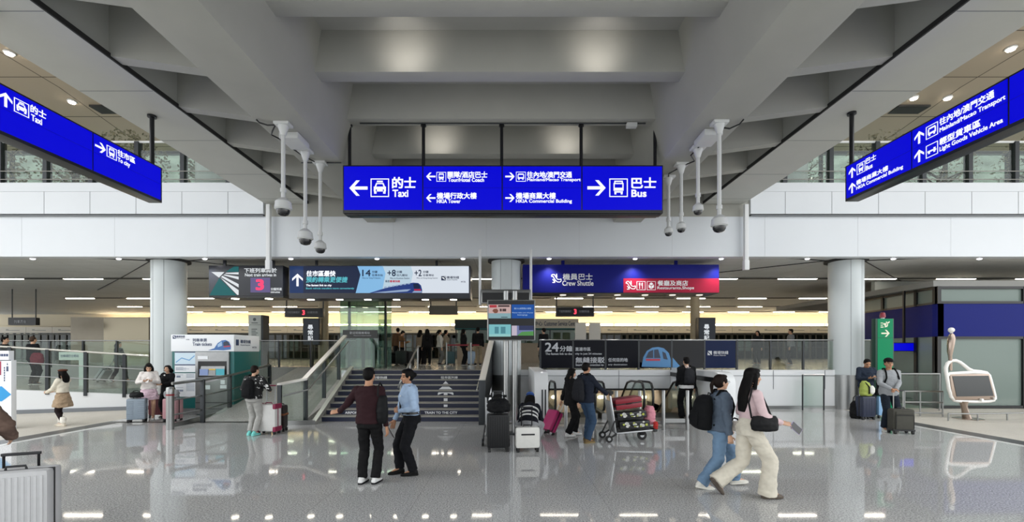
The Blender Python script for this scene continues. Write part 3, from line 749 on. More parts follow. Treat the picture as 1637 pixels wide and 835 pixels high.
twrite(t, pl, bx, by, [('機員巴士',303,482,143,181), ('Crew Shuttle',300,488,186,216)], M_wht, .012)
twrite(t, plr, bx, by, [('餐廳及商店',877,1060,185,217), ('Restaurants,Shops',875,1097,221,243)], M_wht, .012)
mb = MB(); mb.box((bx(62), Y+.03, by(262)), (bx(1248), Y+.88, by(258))); mk('lamp_tray', mb, M_signblk, t)
for px in (900, 944, 987, 1031, 1075, 1118): lampglow(t, XZ(px, Y+.45), Y+.45, by(262), .11, LAMP_D)
# dark hanging sign above the pylon screen
Y = 13.2
t = thing('hanging_sign', 'unlit black hanging sign between two poles behind the post screen', 'sign', (XZ(812, Y), Y, ZY(485, Y)))
mb = MB(); mb.box((XZ(769,Y), Y, ZY(485,Y)), (XZ(848,Y), Y+.2, ZY(463,Y))); mk('sign_case', mb, M_steel, t, bevel=.01)
mb = MB(); mb.box((XZ(771,Y), Y-.01, ZY(484,Y)), (XZ(846,Y), Y, ZY(468,Y))); mk('sign_panel', mb, M_black, t)
for px in (767, 849): mb = MB(); mb.cyl((XZ(px,Y), Y+.1, ZY(487,Y)), (XZ(px,Y), Y+.1, 4.93), .04, n=12); mk('hanging_pole', mb, M_white2, t)

# ----------------------------------------------------------------- post with four screens
Y = 10.3
t = thing('information_screen', 'silver framed four-part screen on a double steel post', 'screen', (XZ(817, Y), Y, 0))
bx, by = cropmap(765, 470, 9.28, Y)
mb = MB(); mb.box((bx(128), Y, by(690)), (bx(842), Y+.16, by(88))); mk('screen_frame', mb, M_steel, t, bevel=.012)
mb = MB(); mb.box((bx(145), Y-.012, by(682)), (bx(826), Y, by(103))); mk('screen_glass', mb, mat('screen_black', '#08080a', .12), t)
pl = front(Y-.012); q = lambda L: [(bx(x), by(y)) for x, y in L]
def rect(a, b, c, d): return [(a,d),(c,d),(c,b),(a,b)]
def screen(polys_):
    for i, (P_, c, s) in enumerate(polys_): marks(t, front(Y-.012-.003*i), [q(p) for p in P_], lamp('post_screen_'+c[1:], c, s), 'screen_picture')
screen([([rect(150,160,480,365)], '#d9b9b6', .75), ([rect(150,290,480,365)], '#8fb4bd', .8), ([rect(165,168,270,205)], '#b83a45', .8), ([rect(290,170,460,196), rect(315,222,345,262), rect(355,222,410,262)], '#5c4a4c', .6), ([[(205,255),(225,228),(270,222),(295,250),(280,285),(240,290)]], '#8d5a4a', .7), ([rect(335,343,430,353)], '#2b3c4a', .6)])
screen([([rect(492,160,822,365)], '#1d55a8', .85)])
write(t, front(Y-.016), [('請小心保管個人財物', bx(528), by(232), bx(780), by(205), dict(bold=.0)), ('Please take care of your', bx(500), by(294), bx(812), by(272), dict(bold=.0)), ('belongings', bx(578), by(328), bx(725), by(304), dict(bold=.0))], lamp('post_screen_text', '#b9d2ee', .9))
screen([([rect(155,455,480,635)], '#7fc3ca', .85), ([rect(155,600,480,635)], '#9ad0cf', .85), ([rect(240,490,300,590), rect(330,490,400,590)], '#5a9aa8', .7)])
screen([([rect(492,473,815,620)], '#7b86b5', .75), ([rect(492,473,570,620)], '#cfc3d6', .8), ([[(575,620),(640,565),(815,555),(815,620)]], '#5fa35a', .7), ([rect(600,473,815,540)], '#3d456e', .6)])
for px in (809, 823):
    mb = MB(); x = XZ(px, Y+.2); mb.cyl((x, Y+.2, 0), (x, Y+.2, ZY(464, Y)), .062, n=20); mk('post', mb, M_steel, t)
mb = MB(); mb.cbox((XZ(816, Y), Y+.2, .012), (.5, .35, .024)); mk('base_plate', mb, M_steeld, t)
# ================================================================= railings and balustrades
def balustrade(label, pts, base, top, posts, post_w=.06, rail_r=.03, cat='railing', name='glass_balustrade', mids=(), railm=None, glassm=None, gl_lo=.06, group=None, square=False):
    """pts: polyline (x,y,z of base); rail at +top; posts: list of parameters along the polyline (metres)"""
    pts = [V(p) for p in pts]; t = thing(name, label, cat, pts[0], group=group)
    seg = [(pts[i+1]-pts[i]).length for i in range(len(pts)-1)]
    def at(s):
        for i, l in enumerate(seg):
            if s <= l or i == len(seg)-1: return pts[i].lerp(pts[i+1], s/l if l else 0), (pts[i+1]-pts[i]).normalized()
            s -= l
    z = V((0,0,1))
    for s in posts:
        p, d = at(s); d = V((d.x, d.y, 0)).normalized(); n = V((-d.y, d.x, 0))
        mb = MB(); M = Matrix((d, n, z)).transposed().to_4x4(); M.translation = p
        mb.box((-post_w/2, -post_w*.5, base), (post_w/2, post_w*.9, top), M=M); mk('post', mb, M_steeld, t)
    mb = MB()
    if square:
        for i in range(len(pts)-1):
            d = (pts[i+1]-pts[i]); h = V((-d.y, d.x, 0)).normalized()*rail_r
            a, b = pts[i]+z*top, pts[i+1]+z*top
            mb.hexa([a-h, b-h, b+h, a+h, a-h+z*.045, b-h+z*.045, b+h+z*.045, a+h+z*.045])
    else: mb.tube([p+z*top for p in pts], rail_r, 10)
    mk('top_rail', mb, railm or M_steel, t)
    for m in mids:
        mb = MB(); off = V((0,-.07,m)); mb.tube([p+off for p in pts], .015, 8); mk('hand_rail', mb, M_steel, t)
    if glassm:
        mb = MB()
        for i in range(len(pts)-1):
            d = (pts[i+1]-pts[i]); n = V((-d.y, d.x, 0)).normalized()*.006
            a, b = pts[i], pts[i+1]
            mb.hexa([a-n+z*gl_lo, b-n+z*gl_lo, b+n+z*gl_lo, a+n+z*gl_lo, a-n+z*(top-.04), b-n+z*(top-.04), b+n+z*(top-.04), a+n+z*(top-.04)])
        mk('glass_panel', mb, glassm, t)
    return t
# upper deck
yy = 14.36
for lab, x0, x1, px, sp, i0, i1 in (('glass balustrade on the upper deck left of the bridge', -21, -7.8, 293, 1.453, -7, 2), ('glass balustrade on the upper deck right of the bridge', 7.65, 21, 1253.5, 1.474, 0, 9)):
    xs = [XZ(px, yy) + sp*i for i in range(i0, i1)]
    t = balustrade(lab, [(x0, yy, 7.2), (x1, yy, 7.2)], -.25, 1.40, [x-x0 for x in xs if x0 < x < x1], .13, .035, mids=(.18, .44), railm=M_white2, glassm=M_glass, gl_lo=.08)
# concourse edge
Yr = 15.12
xs = [XZ(p, Yr) for p in (864, 916, 968, 1021, 1073.5, 1126, 1178, 1231.5, 1284)]
tR = balustrade('dark posted glass balustrade with train advertising along the concourse edge', [(XZ(862, Yr), Yr, PLAT), (12.1, Yr, PLAT)], -.2, 1.0, [x - XZ(862, Yr) for x in xs], .055, .022, glassm=M_glass, gl_lo=0)
balustrade('glass balustrade along the concourse left of the stairs', [(-27, 17.5, PLAT), (-6.0, 17.5, PLAT)], 0, 1.04, [27+XZ(p, 17.5) for p in (-30, 22, 80, 133, 187, 340, 393, 446, 497)], .06, .022, glassm=M_glass)
# advertising films on the balustrade glass
Ya = Yr - .012; bx, by = cropmap(820, 400, 3.794, Ya); q = lambda L: [(bx(x), by(y)) for x, y in L]; pl = front(Ya)
M_film = mat('dark_film', '#0d0f18', .25, spec=.12); M_filmb = glass('blue_film', '#243c6c', .0); M_filmn = mat('navy_film', '#0f1d3f', .25, spec=.15); M_print = mat('grey_print', '#b9bcc2', .5); M_trn = mat('train_print_blue', '#4f86b8', .4); M_trnd = mat('train_print_dark', '#1b2b45', .2); M_trnr = mat('train_print_red', '#b8384c', .4)
t = thing('advertising_film', 'dark advertising film with 24 minutes lettering on the balustrade glass', 'advertisement', (XZ(942, Ya), Ya, PLAT))
for a, b in ((172,362), (370,556), (565,758)): marks(t, pl, [q(rect(a, 549, b, 716))], M_film, 'film', d0=0, d1=.004)
pl2 = front(Ya-.005)
twrite(t, pl2, bx, by, [('24',196,276,563,615), ('分鐘',284,360,582,615), ('The fastest link to the',197,358,623,636), ('直達市區',378,470,590,612), ('city in just 24 minutes',378,538,623,638), ('無縫接駁',380,555,650,685), ('Seamless connection to',380,550,690,703), ('任何目的地',578,695,655,678), ('any destination',578,692,690,702)], M_print, .015)
t = thing('advertising_film', 'blue see-through film with a train picture on the balustrade glass', 'advertisement', (XZ(1073, Ya), Ya, PLAT))
for a, b in ((768,958), (966,1155)): marks(t, pl, [q(rect(a, 549, b, 716))], M_filmb, 'film', d0=0, d1=.004)
marks(t, pl2, [q([(780,708),(790,650),(812,612),(845,592),(880,588),(915,596),(945,625),(958,668),(958,712)]), q([(966,650),(1000,690),(1020,712),(966,712)])], M_trn, 'train_picture', d1=.004)
pl3 = front(Ya-.011)
marks(t, pl3, [q([(805,655),(822,618),(850,605),(850,655)]), q([(856,605),(880,603),(895,655),(856,655)]), q([(905,615),(925,625),(938,665),(912,660)])], M_trnd, 'train_picture', d1=.003); marks(t, pl3, [q(rect(806, 660, 892, 672))], M_trnr, 'train_picture', d1=.003)
t = thing('advertising_film', 'navy film with white mark and lettering, right end of the balustrade advertising', 'advertisement', (XZ(1152, Ya), Ya, PLAT))
marks(t, pl, [q(rect(1163, 549, 1350, 716))], M_filmn, 'film', d0=0, d1=.004)
twrite(t, pl2, bx, by, [('機場快綫',1215,1305,612,632), ('Airport Express',1215,1290,635,644)], M_print, .01)
marks(t, pl2, [q([(1180,612),(1206,612),(1206,638)]), q([(1180,620),(1180,638),(1198,638)])], M_print, 'logo')

# ramp balustrade, far left
a2, b, n, z2, zb = RAMP
def rp(px, Y): return XZ(px, Y)
dirr = (b - a2).normalized()
def onramp(px):          # point of the ramp wall line seen at column px
    k = (px - CX) / F    # x = k*y
    s = (k*a2.y - a2.x) / (dirr.x - k*dirr.y)
    f = s / (b-a2).length
    p = a2 + dirr*s; return V((p.x, p.y, z2 + (zb-z2)*f)), s, f
pts = [V((a2.x, a2.y, z2)), V((b.x, b.y, zb))]
L3 = (pts[1]-pts[0]).length
balustrade('sloping glass balustrade on the ramp wall, far left', pts, -.1, 1.30, [onramp(p)[2]*L3 for p in (-40, 16, 76, 137, 199)], .085, .032, mids=(.45, .85), railm=MATS.get('satin_pale_steel') or mat('satin_pale_steel', '#c9c7c0', .38, .7), glassm=M_glass, gl_lo=.02)

# ----------------------------------------------------------------- staircase
t = thing('staircase', 'navy fronted staircase up to the trains with white lettering and arrow', 'stairs', (-2.9, 11.9, 0))
NS, RISE, TREAD, SY = 9, PLAT/9, .345, 12.22
SXL, SXR = -5.12, -.72
M_riser = mat('navy_riser_film', '#0d1633', .35); M_nose = mat('pale_step_stone', '#96938b', .5, var=.05, vscale=30); M_riserw = mat('riser_white_print', '#e9ebee', .5)
for i in range(NS):
    y = SY + TREAD*i; z = RISE*i
    xl = SXL - .02*i
    mb = MB(); mb.box((xl, y, 0), (SXR, y+TREAD+(.06 if i < NS-1 else 0), z+RISE), 0); mb.box((xl, y-.012, z+RISE-.014), (SXR, y+.1, z+RISE+.002), 0)
    st = mk('step', mb, M_nose, t)
    mb = MB(); mb.box((xl+.02, y-.008, z+.012), (SXR-.03, y+.01, z+RISE-.015)); mk('riser_film', mb, M_riser, st)
def riser_plane(i): return front(SY + TREAD*i - .009)
def rz0(i): return RISE*i + .02
def rx(px, i): return XZ(px, SY + TREAD*i)
write(t, riser_plane(1), [('TRAIN TO THE CITY', rx(679,1), RISE+.03, rx(731,1), RISE+.095, dict(bold=.02)), ('AIRPORT EXPRESS', rx(552,1), RISE+.03, rx(597,1), RISE+.095, dict(bold=.02))], M_riserw)
write(t, riser_plane(7), [('往市區列車', rx(705,7), 7*RISE+.02, rx(732,7), 7*RISE+.1, dict(bold=.015)), ('機場快綫', rx(595,7), 7*RISE+.02, rx(619,7), 7*RISE+.1, dict(bold=.015))], M_riserw)
cxa = 712.5
rowsA = {6: [[(-1.5,0),(1.5,0),(5,1),(-5,1)][::1]], 5: [[(-5.5,1),(5.5,1),(11,0),(-11,0)]], 4: [[(-12.5,0),(-12.5,.75),(-11,1),(-3,1),(-3,.7),(-6,.6)], [(12.5,0),(12.5,.75),(11,1),(3,1),(3,.7),(6,.6)], [(-3,0),(3,0),(3,1),(-3,1)]], 3: [[(-3,0),(3,0),(3,1),(-3,1)]], 2: [[(-3,.2),(3,.2),(3,1),(-3,1)]]}
rowsA[6] = [[(-4.5,0),(4.5,0),(.3,1),(-.3,1)]]
for i, L in rowsA.items():
    k = (SY+TREAD*i)/F; x0 = rx(cxa, i)
    marks(t, riser_plane(i), [[(x0+a*k, rz0(i)+c*(RISE-.06)) for a, c in p] for p in L], M_riserw, 'arrow', d0=0, d1=.003)
marks(t, riser_plane(5), [[(rx(a,5), rz0(5)+c) for a, c in ((590,0),(617,0),(614,.06),(606,.085),(592,.085))]], mat('riser_blue_print', '#2b74c4', .5), 'train_mark', d0=0, d1=.003)
# left balustrade of the stairs
def zz(px, py, Y): return P(px, py, Y)
t = thing('stair_balustrade', 'glass stair balustrade with broad steel rail left of the stairs', 'railing', (-5.5, 11.9, 0))
A, Bp, Cp = P(447, 613, 11.7), P(487, 605, 12.0), P(552, 536, 15.2)
mb = MB(); 
for (a, c) in ((A, Bp), (Bp, Cp)):
    w = V((.07, 0, 0)); h = V((0,0,.05)); mb.hexa([a-w-h, a+w-h, c+w-h, c-w-h, a-w, a+w, c+w, c-w])
mk('top_rail', mb, mat('satin_pale_steel', '#c9c7c0', .38, .7), t)
A0, B0, C0 = V((A.x, A.y, .05)), V((Bp.x, Bp.y, .06)), V((Cp.x, Cp.y, PLAT))
mb = MB()
for (a, c, a1, c1) in ((A0, B0, A, Bp), (B0, C0, Bp, Cp)):
    w = V((.008,0,0)); e = V((0,0,.06)); mb.hexa([a-w, a+w, c+w, c-w, a1-w-e, a1+w-e, c1+w-e, c1-w-e])
mk('glass_panel', mb, M_glass, t)
for p0, p1 in ((A0, A), (B0.lerp(C0,.02), Bp.lerp(Cp,.02)), (B0.lerp(C0,.42), Bp.lerp(Cp,.42)), (B0.lerp(C0,.8), Bp.lerp(Cp,.8))):
    mb = MB(); mb.box((p0.x-.05, p0.y-.03, p0.z-.05), (p0.x+.05, p0.y+.03, p1.z-.05)); mk('post', mb, M_steeld, t)
mb = MB(); S0, S1 = V((-5.14, 11.8, .08)), V((-5.34, 15.2, PLAT+.12)); w = V((.06,0,0)); mb.hexa([S0-w-V((0,0,.08)), S0+w-V((0,0,.08)), S1+w-V((0,0,.35)), S1-w-V((0,0,.35)), S0-w, S0+w, S1+w, S1-w]); mk('stringer', mb, MATS['satin_pale_steel'], t)
mb = MB(); o_ = V((.12, -.05, -.22)); mb.tube([A+o_+V((0,0,-.1)), Bp+o_+V((0,0,-.08)), Cp+o_], .022, 10); mk('hand_rail', mb, M_steel, t)
mb = MB(); mb.hexa([A0+V((-.06,-.04,-.05)), A0+V((.06,-.04,-.05)), V((-5.08,11.75,0)), V((-5.2,11.75,0)), A0+V((-.06,-.04,.06)), A0+V((.06,-.04,.06)), V((-5.08,11.75,.12)), V((-5.2,11.75,.12))]); mk('base_channel', mb, M_steel, t)
# right balustrade of the stairs
t = thing('stair_balustrade', 'steel topped balustrade right of the stairs beside the post screen', 'railing', (-.62, 11.9, 0))
A, Cp = P(771, 607, 11.8), P(787, 538, 15.2)
mb = MB(); w = V((.08,0,0)); h = V((0,0,.06)); mb.hexa([A-w-h, A+w-h, Cp+w-h, Cp-w-h, A-w, A+w, Cp+w, Cp-w]); mk('top_rail', mb, MATS['satin_pale_steel'], t)
mb = MB(); w = V((.03,0,0)); mb.hexa([V((A.x,A.y,0))-w, V((A.x,A.y,0))+w, V((Cp.x,Cp.y,1.0))+w, V((Cp.x,Cp.y,1.0))-w, A-w-h, A+w-h, Cp+w-h, Cp-w-h]); mk('side_panel', mb, M_steeld, t)
mb = MB(); mb.box((A.x-.09, A.y-.1, 0), (A.x+.09, A.y+.02, A.z-.02)); mk('end_post', mb, M_steeld, t, bevel=.01)
mb = MB(); o_ = V((-.14, 0, -.28)); mb.tube([A+o_, Cp+o_], .022, 10); mb.tube([A+o_+V((-.0,-.1,0)), A+o_], .022, 8); mk('hand_rail', mb, M_steel, t)
# middle handrail
t = thing('stair_handrail', 'steel handrail dividing the stairs behind the uniformed woman', 'handrail', (-2.6, 12, 0))
A, Cp = P(640, 612, 12.2), P(668, 554, 15.3)
mb = MB(); mb.tube([A+V((0,-.2,-.12)), A, Cp, Cp+V((0,.3,0))], .028, 10); mk('rail', mb, M_steel, t)
for f, z in ((.02, RISE), (.5, RISE*5), (1.0, PLAT)):
    p = A.lerp(Cp, f); mb = MB(); mb.cyl((p.x, p.y, z), (p.x, p.y, p.z), .03, n=12); mk('post', mb, M_steel, t)

# ----------------------------------------------------------------- guard rail beside the ticket machine
t = thing('guard_rail', 'three bar steel guard rail in front of the ticket machine', 'railing', (-8.3, 12.1, 0))
p3 = [G(275, 683), V((XZ(324, 12.1), 12.1, 0)), V((XZ(367, 13.4), 13.4, .02)), V((XZ(431, 15.7), 15.7, .25))]
tops = [1.10, 1.15, 1.18, 1.2]
for dz, r in ((0, .04), (-.42, .022), (-.80, .022)):
    mb = MB(); mb.tube([p + V((0,0,h+dz)) for p, h in zip(p3, tops)], r, 10); mk('bar', mb, M_steel, t)
for i in (1, 2, 3):
    mb = MB(); p = p3[i]; mb.box((p.x-.055, p.y-.03, 0), (p.x+.055, p.y+.03, p.z+tops[i])); mk('post', mb, M_steeld, t, bevel=.005)
mb = MB(); mb.hexa([p3[0]+V((-.05,0,0)), p3[0]+V((.05,0,0)), p3[3]+V((.05,0,-.2)), p3[3]+V((-.05,0,-.2)), p3[0]+V((-.05,0,.1)), p3[0]+V((.05,0,.1)), p3[3]+V((.05,0,.0)), p3[3]+V((-.05,0,.0))]); mk('kerb', mb, M_steel, t)
mb = MB(); g = p3; mb.hexa([g[1]+V((-.005,0,.1)), g[1]+V((.005,0,.1)), g[3]+V((.005,0,.0)), g[3]+V((-.005,0,.0)), g[1]+V((-.005,0,1.05)), g[1]+V((.005,0,1.05)), g[3]+V((.005,0,1.1)), g[3]+V((-.005,0,1.1))]); mk('glass_panel', mb, M_glass, t)
mb = MB(); b0 = G(267.5, 688); b0.y += .09
mb.lathe([(.085, 0), (.085, .83)], b0, 28); mb.lathe([(.085, .87), (.085, 1.0), (.07, 1.035), (.001, 1.045)], b0, 28)
o = mk('bollard', mb, M_steel, None); tag(o, 'brushed steel bollard with red band at the end of the guard rail', 'bollard'); o['x'] = 0; del o['x']
mb = MB(); mb.lathe([(.0855, .83), (.0855, .87)], b0, 28); mk('red_band', mb, mat('red_band', '#8e1f2c', .5), o)
# slim posts before the escalators
for i, (px, pb) in enumerate(((905, 689), (947.5, 689), (986, 689), (1023.5, 689), (1061.5, 688), (1100, 688))):
    p = G(px, pb); mb = MB(); mb.lathe([(.042, 0), (.042, .955), (.036, .965), (.001, .967)], (p.x, p.y+.04, 0), 18)
    o = mk('steel_post', mb, M_steel, None)
    tag(o, ['slim steel post behind the man in black, leftmost of the row', 'slim steel post just behind the man in jeans, second of the row', 'slim steel post behind the trolley handle, third of the row', 'slim steel post behind the loaded trolley luggage, fourth of the row', 'slim steel post right of the trolley, fifth of the row', 'slim steel post in front of the man with black backpack, rightmost of the row'][i], 'post', 'slim posts before the escalators')
mb = MB(); mb.box((XZ(1061.5, 11), 11.0, .17), (XZ(1100, 11), 11.03, .27)); tag(mk('cross_bar', mb, M_steel, None), 'low flat steel bar joining the two rightmost slim posts', 'bar')

# ----------------------------------------------------------------- escalators
def escalator(label, x0, x1):
    t = thing('escalator', label, 'escalator', ((x0+x1)/2, 12.7, 0), group='escalators going down')
    for x in (x0, x1):
        prof = [(12.84, .24), (12.72, .27), (12.64, .40), (12.62, .62), (12.68, .88), (12.80, 1.0), (12.98, 1.03), (14.0, 1.0), (14.45, .92), (17.2, -1.08)]
        mb = MB(); mb.tube([(x, y, z) for y, z in prof], .034, 8); mk('handrail', mb, M_black, t)
        g = MB(); g.prism([(12.70,.16), (12.66,.40), (12.65,.62), (12.70,.86), (12.82,.97), (12.98,.99), (14.0,.96), (14.44,.88), (17.2,-1.12), (17.2,-1.9), (14.2,.16)], (x-.006, 0, 0), (0,1,0), (0,0,1), (.012, 0, 0)); mk('glass_side', g, M_glass, t)
        mb = MB(); mb.prism([(12.66, 0), (12.66, .17), (14.2, .17), (17.2, -1.9), (17.2, -2.1), (14.1, -.05)], (x-.07, 0, 0), (0,1,0), (0,0,1), (.14, 0, 0)); mk('skirt', mb, M_steel, t)
    mb = MB()
    for k in range(10):
        y = 13.0 + .40*k; z = -.01 - .2*max(0, k-2); mb.box((x0+.08, y, z-.25), (x1-.08, y+.42, z))
    mk('steps', mb, M_steeld, t)
    mb = MB(); mb.box((x0+.08, 11.9, -.005), (x1-.08, 13.0, .006)); mk('floor_plate', mb, M_steel, t)
escalator('leftmost descending escalator, beside the white end panel', 1.28, 2.40)
escalator('middle descending escalator with paired black handrails', 2.66, 3.77)
escalator('rightmost descending escalator, where the man with black backpack stands', 4.02, 5.25)
def end_panel(label, x0, x1, y0, y1, h, slots, strip=None):
    mb = MB(); prof = [(y1, 0), (y1, h)] + [(y0+.34-.34*math.sin(R(a)), h-.34+.34*math.cos(R(a))) for a in (0, 18, 36, 54, 72, 90)] + [(y0, 0)]
    mb.prism(prof, (x0, 0, 0), (0,1,0), (0,0,1), (x1-x0, 0, 0)); o = mk('end_panel', mb, mat('glossy_white', '#eceeef', .25), None, bevel=.02); tag(o, label, 'panel')
    for k in slots:
        mb = MB(); mb.box((k, y0-.008, .2), (k+.035, y0+.02, .95)); mk('steel_slot', mb, M_steeld, o)
    if strip: mb = MB(); mb.box((x0-.03, y0+.3, h-.28), (x0+.01, y1, h-.15)); mk('black_strip', mb, M_black, o)
end_panel('glossy white rounded end panel left of the escalators, with dark slots', .62, .97, 11.35, 15.0, 1.40, (.80, .88))
end_panel('large glossy white rounded end panel right of the escalators', 5.37, 5.75, 11.45, 15.0, 1.38, (), True)
# ================================================================= figures
REM = bpy.data.collections.new('work'); COL.children.link(REM)
def remesh(mb, voxel, smooth=4, fold=0.0, fscale=9.0, seed=0.0):
    """one continuous skin over all the closed shapes in mb"""
    me = bpy.data.meshes.new('work'); me.from_pydata([tuple(v) for v in mb.v], [], mb.f)
    bm = bmesh.new(); bm.from_mesh(me); bmesh.ops.recalc_face_normals(bm, faces=bm.faces); bm.to_mesh(me); bm.free()
    o = bpy.data.objects.new('work', me); REM.objects.link(o)
    m = o.modifiers.new('r', 'REMESH'); m.mode = 'VOXEL'; m.voxel_size = voxel; m.adaptivity = 0.0
    s = o.modifiers.new('s', 'SMOOTH'); s.factor = .5; s.iterations = smooth
    dg = bpy.context.evaluated_depsgraph_get()
    out = bpy.data.meshes.new_from_object(o.evaluated_get(dg), depsgraph=dg)
    bpy.data.objects.remove(o); bpy.data.meshes.remove(me)
    if fold:
        n = len(out.vertices); nr = [0.0]*(3*n); out.vertex_normals.foreach_get('vector', nr)
        for i, v in enumerate(out.vertices):
            p = v.co; q = V((p.x*fscale, p.y*fscale, p.z*fscale*1.5 + seed))
            d = noise.noise(q)*fold + noise.noise(q*2.3)*fold*.45
            v.co = p + V(nr[3*i:3*i+3])*d
    out.polygons.foreach_set('use_smooth', [True]*len(out.polygons)); out.update()
    return out
def put(name, me, material, parent, label=None):
    me.materials.clear()
    for m in (material if isinstance(material, (list, tuple)) else [material]): me.materials.append(m)
    me.name = name
    o = link(name, me, parent)
    if label: o['label'] = label
    return o
def fabric(col, rough=.85, var=.05):
    return mat('fabric_'+col.lstrip('#'), col, rough, var=var, vscale=14, bump=.18, bscale=220, spec=.2)
def skin(col): return mat('skin_'+col.lstrip('#'), col, .5, var=.04, vscale=20, spec=.35)
M_eye = mat('eye_dark', '#1c1512', .25); M_hairb = mat('hair_black', '#0b0908', .6, bump=.4, bscale=120, spec=.15); M_hairbr = mat('hair_dark_brown', '#1e1410', .6, bump=.4, bscale=120, spec=.15); M_hairg = mat('hair_grey_brown', '#4a3a30', .6, bump=.4, bscale=120, spec=.15)

def ik(a, t, l1, l2, pole):
    d = t - a; L = min(d.length, (l1+l2)*.9985); d.normalize(); e = a + d*L
    x = (l1*l1 - l2*l2 + L*L)/(2*L); h = math.sqrt(max(0, l1*l1 - x*x))
    p = V(pole); p = p - d*p.dot(d)
    p = p.normalized() if p.length > 1e-5 else V((0,1,0))
    return a + d*x + p*h, e
TORSO_M = [(.80,.06,.07,0),(.84,.145,.105,-.005),(.90,.165,.118,-.01),(.97,.160,.112,-.005),(1.05,.150,.105,0),(1.13,.152,.108,.002),(1.22,.165,.116,.004),(1.31,.178,.118,.0),(1.37,.172,.105,-.008),(1.41,.125,.085,-.015),(1.44,.075,.068,-.015),(1.47,.055,.058,-.01)]
TORSO_F = [(.80,.06,.07,0),(.84,.150,.105,-.005),(.90,.170,.118,-.01),(.97,.158,.108,-.005),(1.05,.132,.095,0),(1.13,.135,.098,.004),(1.22,.148,.118,.014),(1.28,.152,.116,.012),(1.34,.155,.098,-.004),(1.39,.110,.078,-.014),(1.43,.062,.058,-.012),(1.46,.048,.050,-.008)]

class Pose: pass
def skeleton(H, sex, pose):
    k = H/1.70; S = Pose(); S.k = k; g = pose.get
    S.T = TORSO_M if sex == 'm' else TORSO_F
    hz = g('hipz', .905*k); S.drop = hz - .905*k
    S.hip = V((g('hipx', 0), g('hipy', 0), hz))
    Rm = Matrix.Rotation(R(-g('twist', 0)), 4, 'Z') @ Matrix.Rotation(R(g('side', 0)), 4, 'Y') @ Matrix.Rotation(R(-g('lean', 0)), 4, 'X')
    S.U = Matrix.Translation(S.hip) @ Rm @ Matrix.Translation(-V((0, 0, .905*k)))
    S.L = Matrix.Translation(S.hip - V((0, 0, .905*k))) @ Matrix.Translation(V((0,0,.905*k))) @ Matrix.Rotation(R(-g('plean', g('lean', 0)*.35)), 4, 'X') @ Matrix.Rotation(R(g('hyaw', 0)), 4, 'Z') @ Matrix.Translation(V((0,0,-.905*k)))
    sw = .172 if sex == 'm' else .148
    S.sh = {s: S.U @ (V((m*sw, -.01, 1.375))*k) for s, m in (('L',-1),('R',1))}
    S.hj = {s: S.L @ (V((m*.088, 0, .885))*k) for s, m in (('L',-1),('R',1))}
    S.elb, S.wr, S.knee, S.ank, S.foot = {}, {}, {}, {}, {}
    for s, m in (('L',-1),('R',1)):
        t = g('h'+s); 
        t = V(t) if t is not None else V((m*.25*k, .05*k, .80*k)) + V((S.hip.x, S.hip.y, S.drop))
        pole = V(g('e'+s, (m*.35, -1, -.1)))
        S.elb[s], S.wr[s] = ik(S.sh[s], t, .285*k, .255*k, pole)
        f = g('f'+s, (m*.10*k, 0, .08*k, 0, m*6))
        an = V(f[:3]); pole = V(g('k'+s, (m*.12, 1, .0)))
        S.knee[s], S.ank[s] = ik(S.hj[s], an, .425*k, .42*k, pole)
        # heading of the foot, then pitch (positive lifts the heel)
        yaw, pit = R(-(f[4] if len(f) > 4 else 0)), R(-(f[3] if len(f) > 3 else 0))
        S.foot[s] = Matrix.Translation(S.ank[s]) @ Matrix.Rotation(yaw, 4, 'Z') @ Matrix.Rotation(pit, 4, 'X')
    hy, hp, hr = g('head', (0, 0, 0))
    nb = V((0, -.012, 1.45))*k
    ub = g('headup', .6)         # share of the lean the neck undoes
    S.H = S.U @ Matrix.Translation(nb) @ Matrix.Rotation(R(-hy), 4, 'Z') @ Matrix.Rotation(R(g('lean',0)*ub - hp), 4, 'X') @ Matrix.Rotation(R(hr), 4, 'Y') @ Matrix.Scale(k*g('headscale', 1.0), 4) @ Matrix.Translation(-V((0, -.012, 1.45)))
    return S
def blend(S, p, z):
    w = min(1, max(0, (z - .90)/.22)); w = w*w*(3-2*w)
    p = V(p)*S.k
    return (S.L @ p).lerp(S.U @ p, w)
def torso(mb, S, z0, z1, ease=0.0, sc=1.0, flare=0.0, n=24):
    T = S.T
    def prof(z):
        for a, b in zip(T, T[1:]):
            if a[0] <= z <= b[0]:
                f = (z-a[0])/(b[0]-a[0]); return [a[i]+(b[i]-a[i])*f for i in (1,2,3)]
        return T[0][1:] if z < T[0][0] else T[-1][1:]
    zs = [z0] + [t[0] for t in T if z0 + .012 < t[0] < z1 - .012] + [z1]
    if z0 < .84: zs = [z0] + [z for z in zs[1:]]
    rings = []
    for z in zs:
        hw, hd, yo = prof(max(z, .87) if ease else z)
        fl = flare*max(0, (1.1 - z))
        c = blend(S, (0, yo, z), z); ex = blend(S, (hw*sc+ease+fl, yo, z), z) - c; ey = blend(S, (0, yo+hd*sc+ease+fl, z), z) - c
        rings.append((c, ex, ey))
    mb.loft(rings, n)
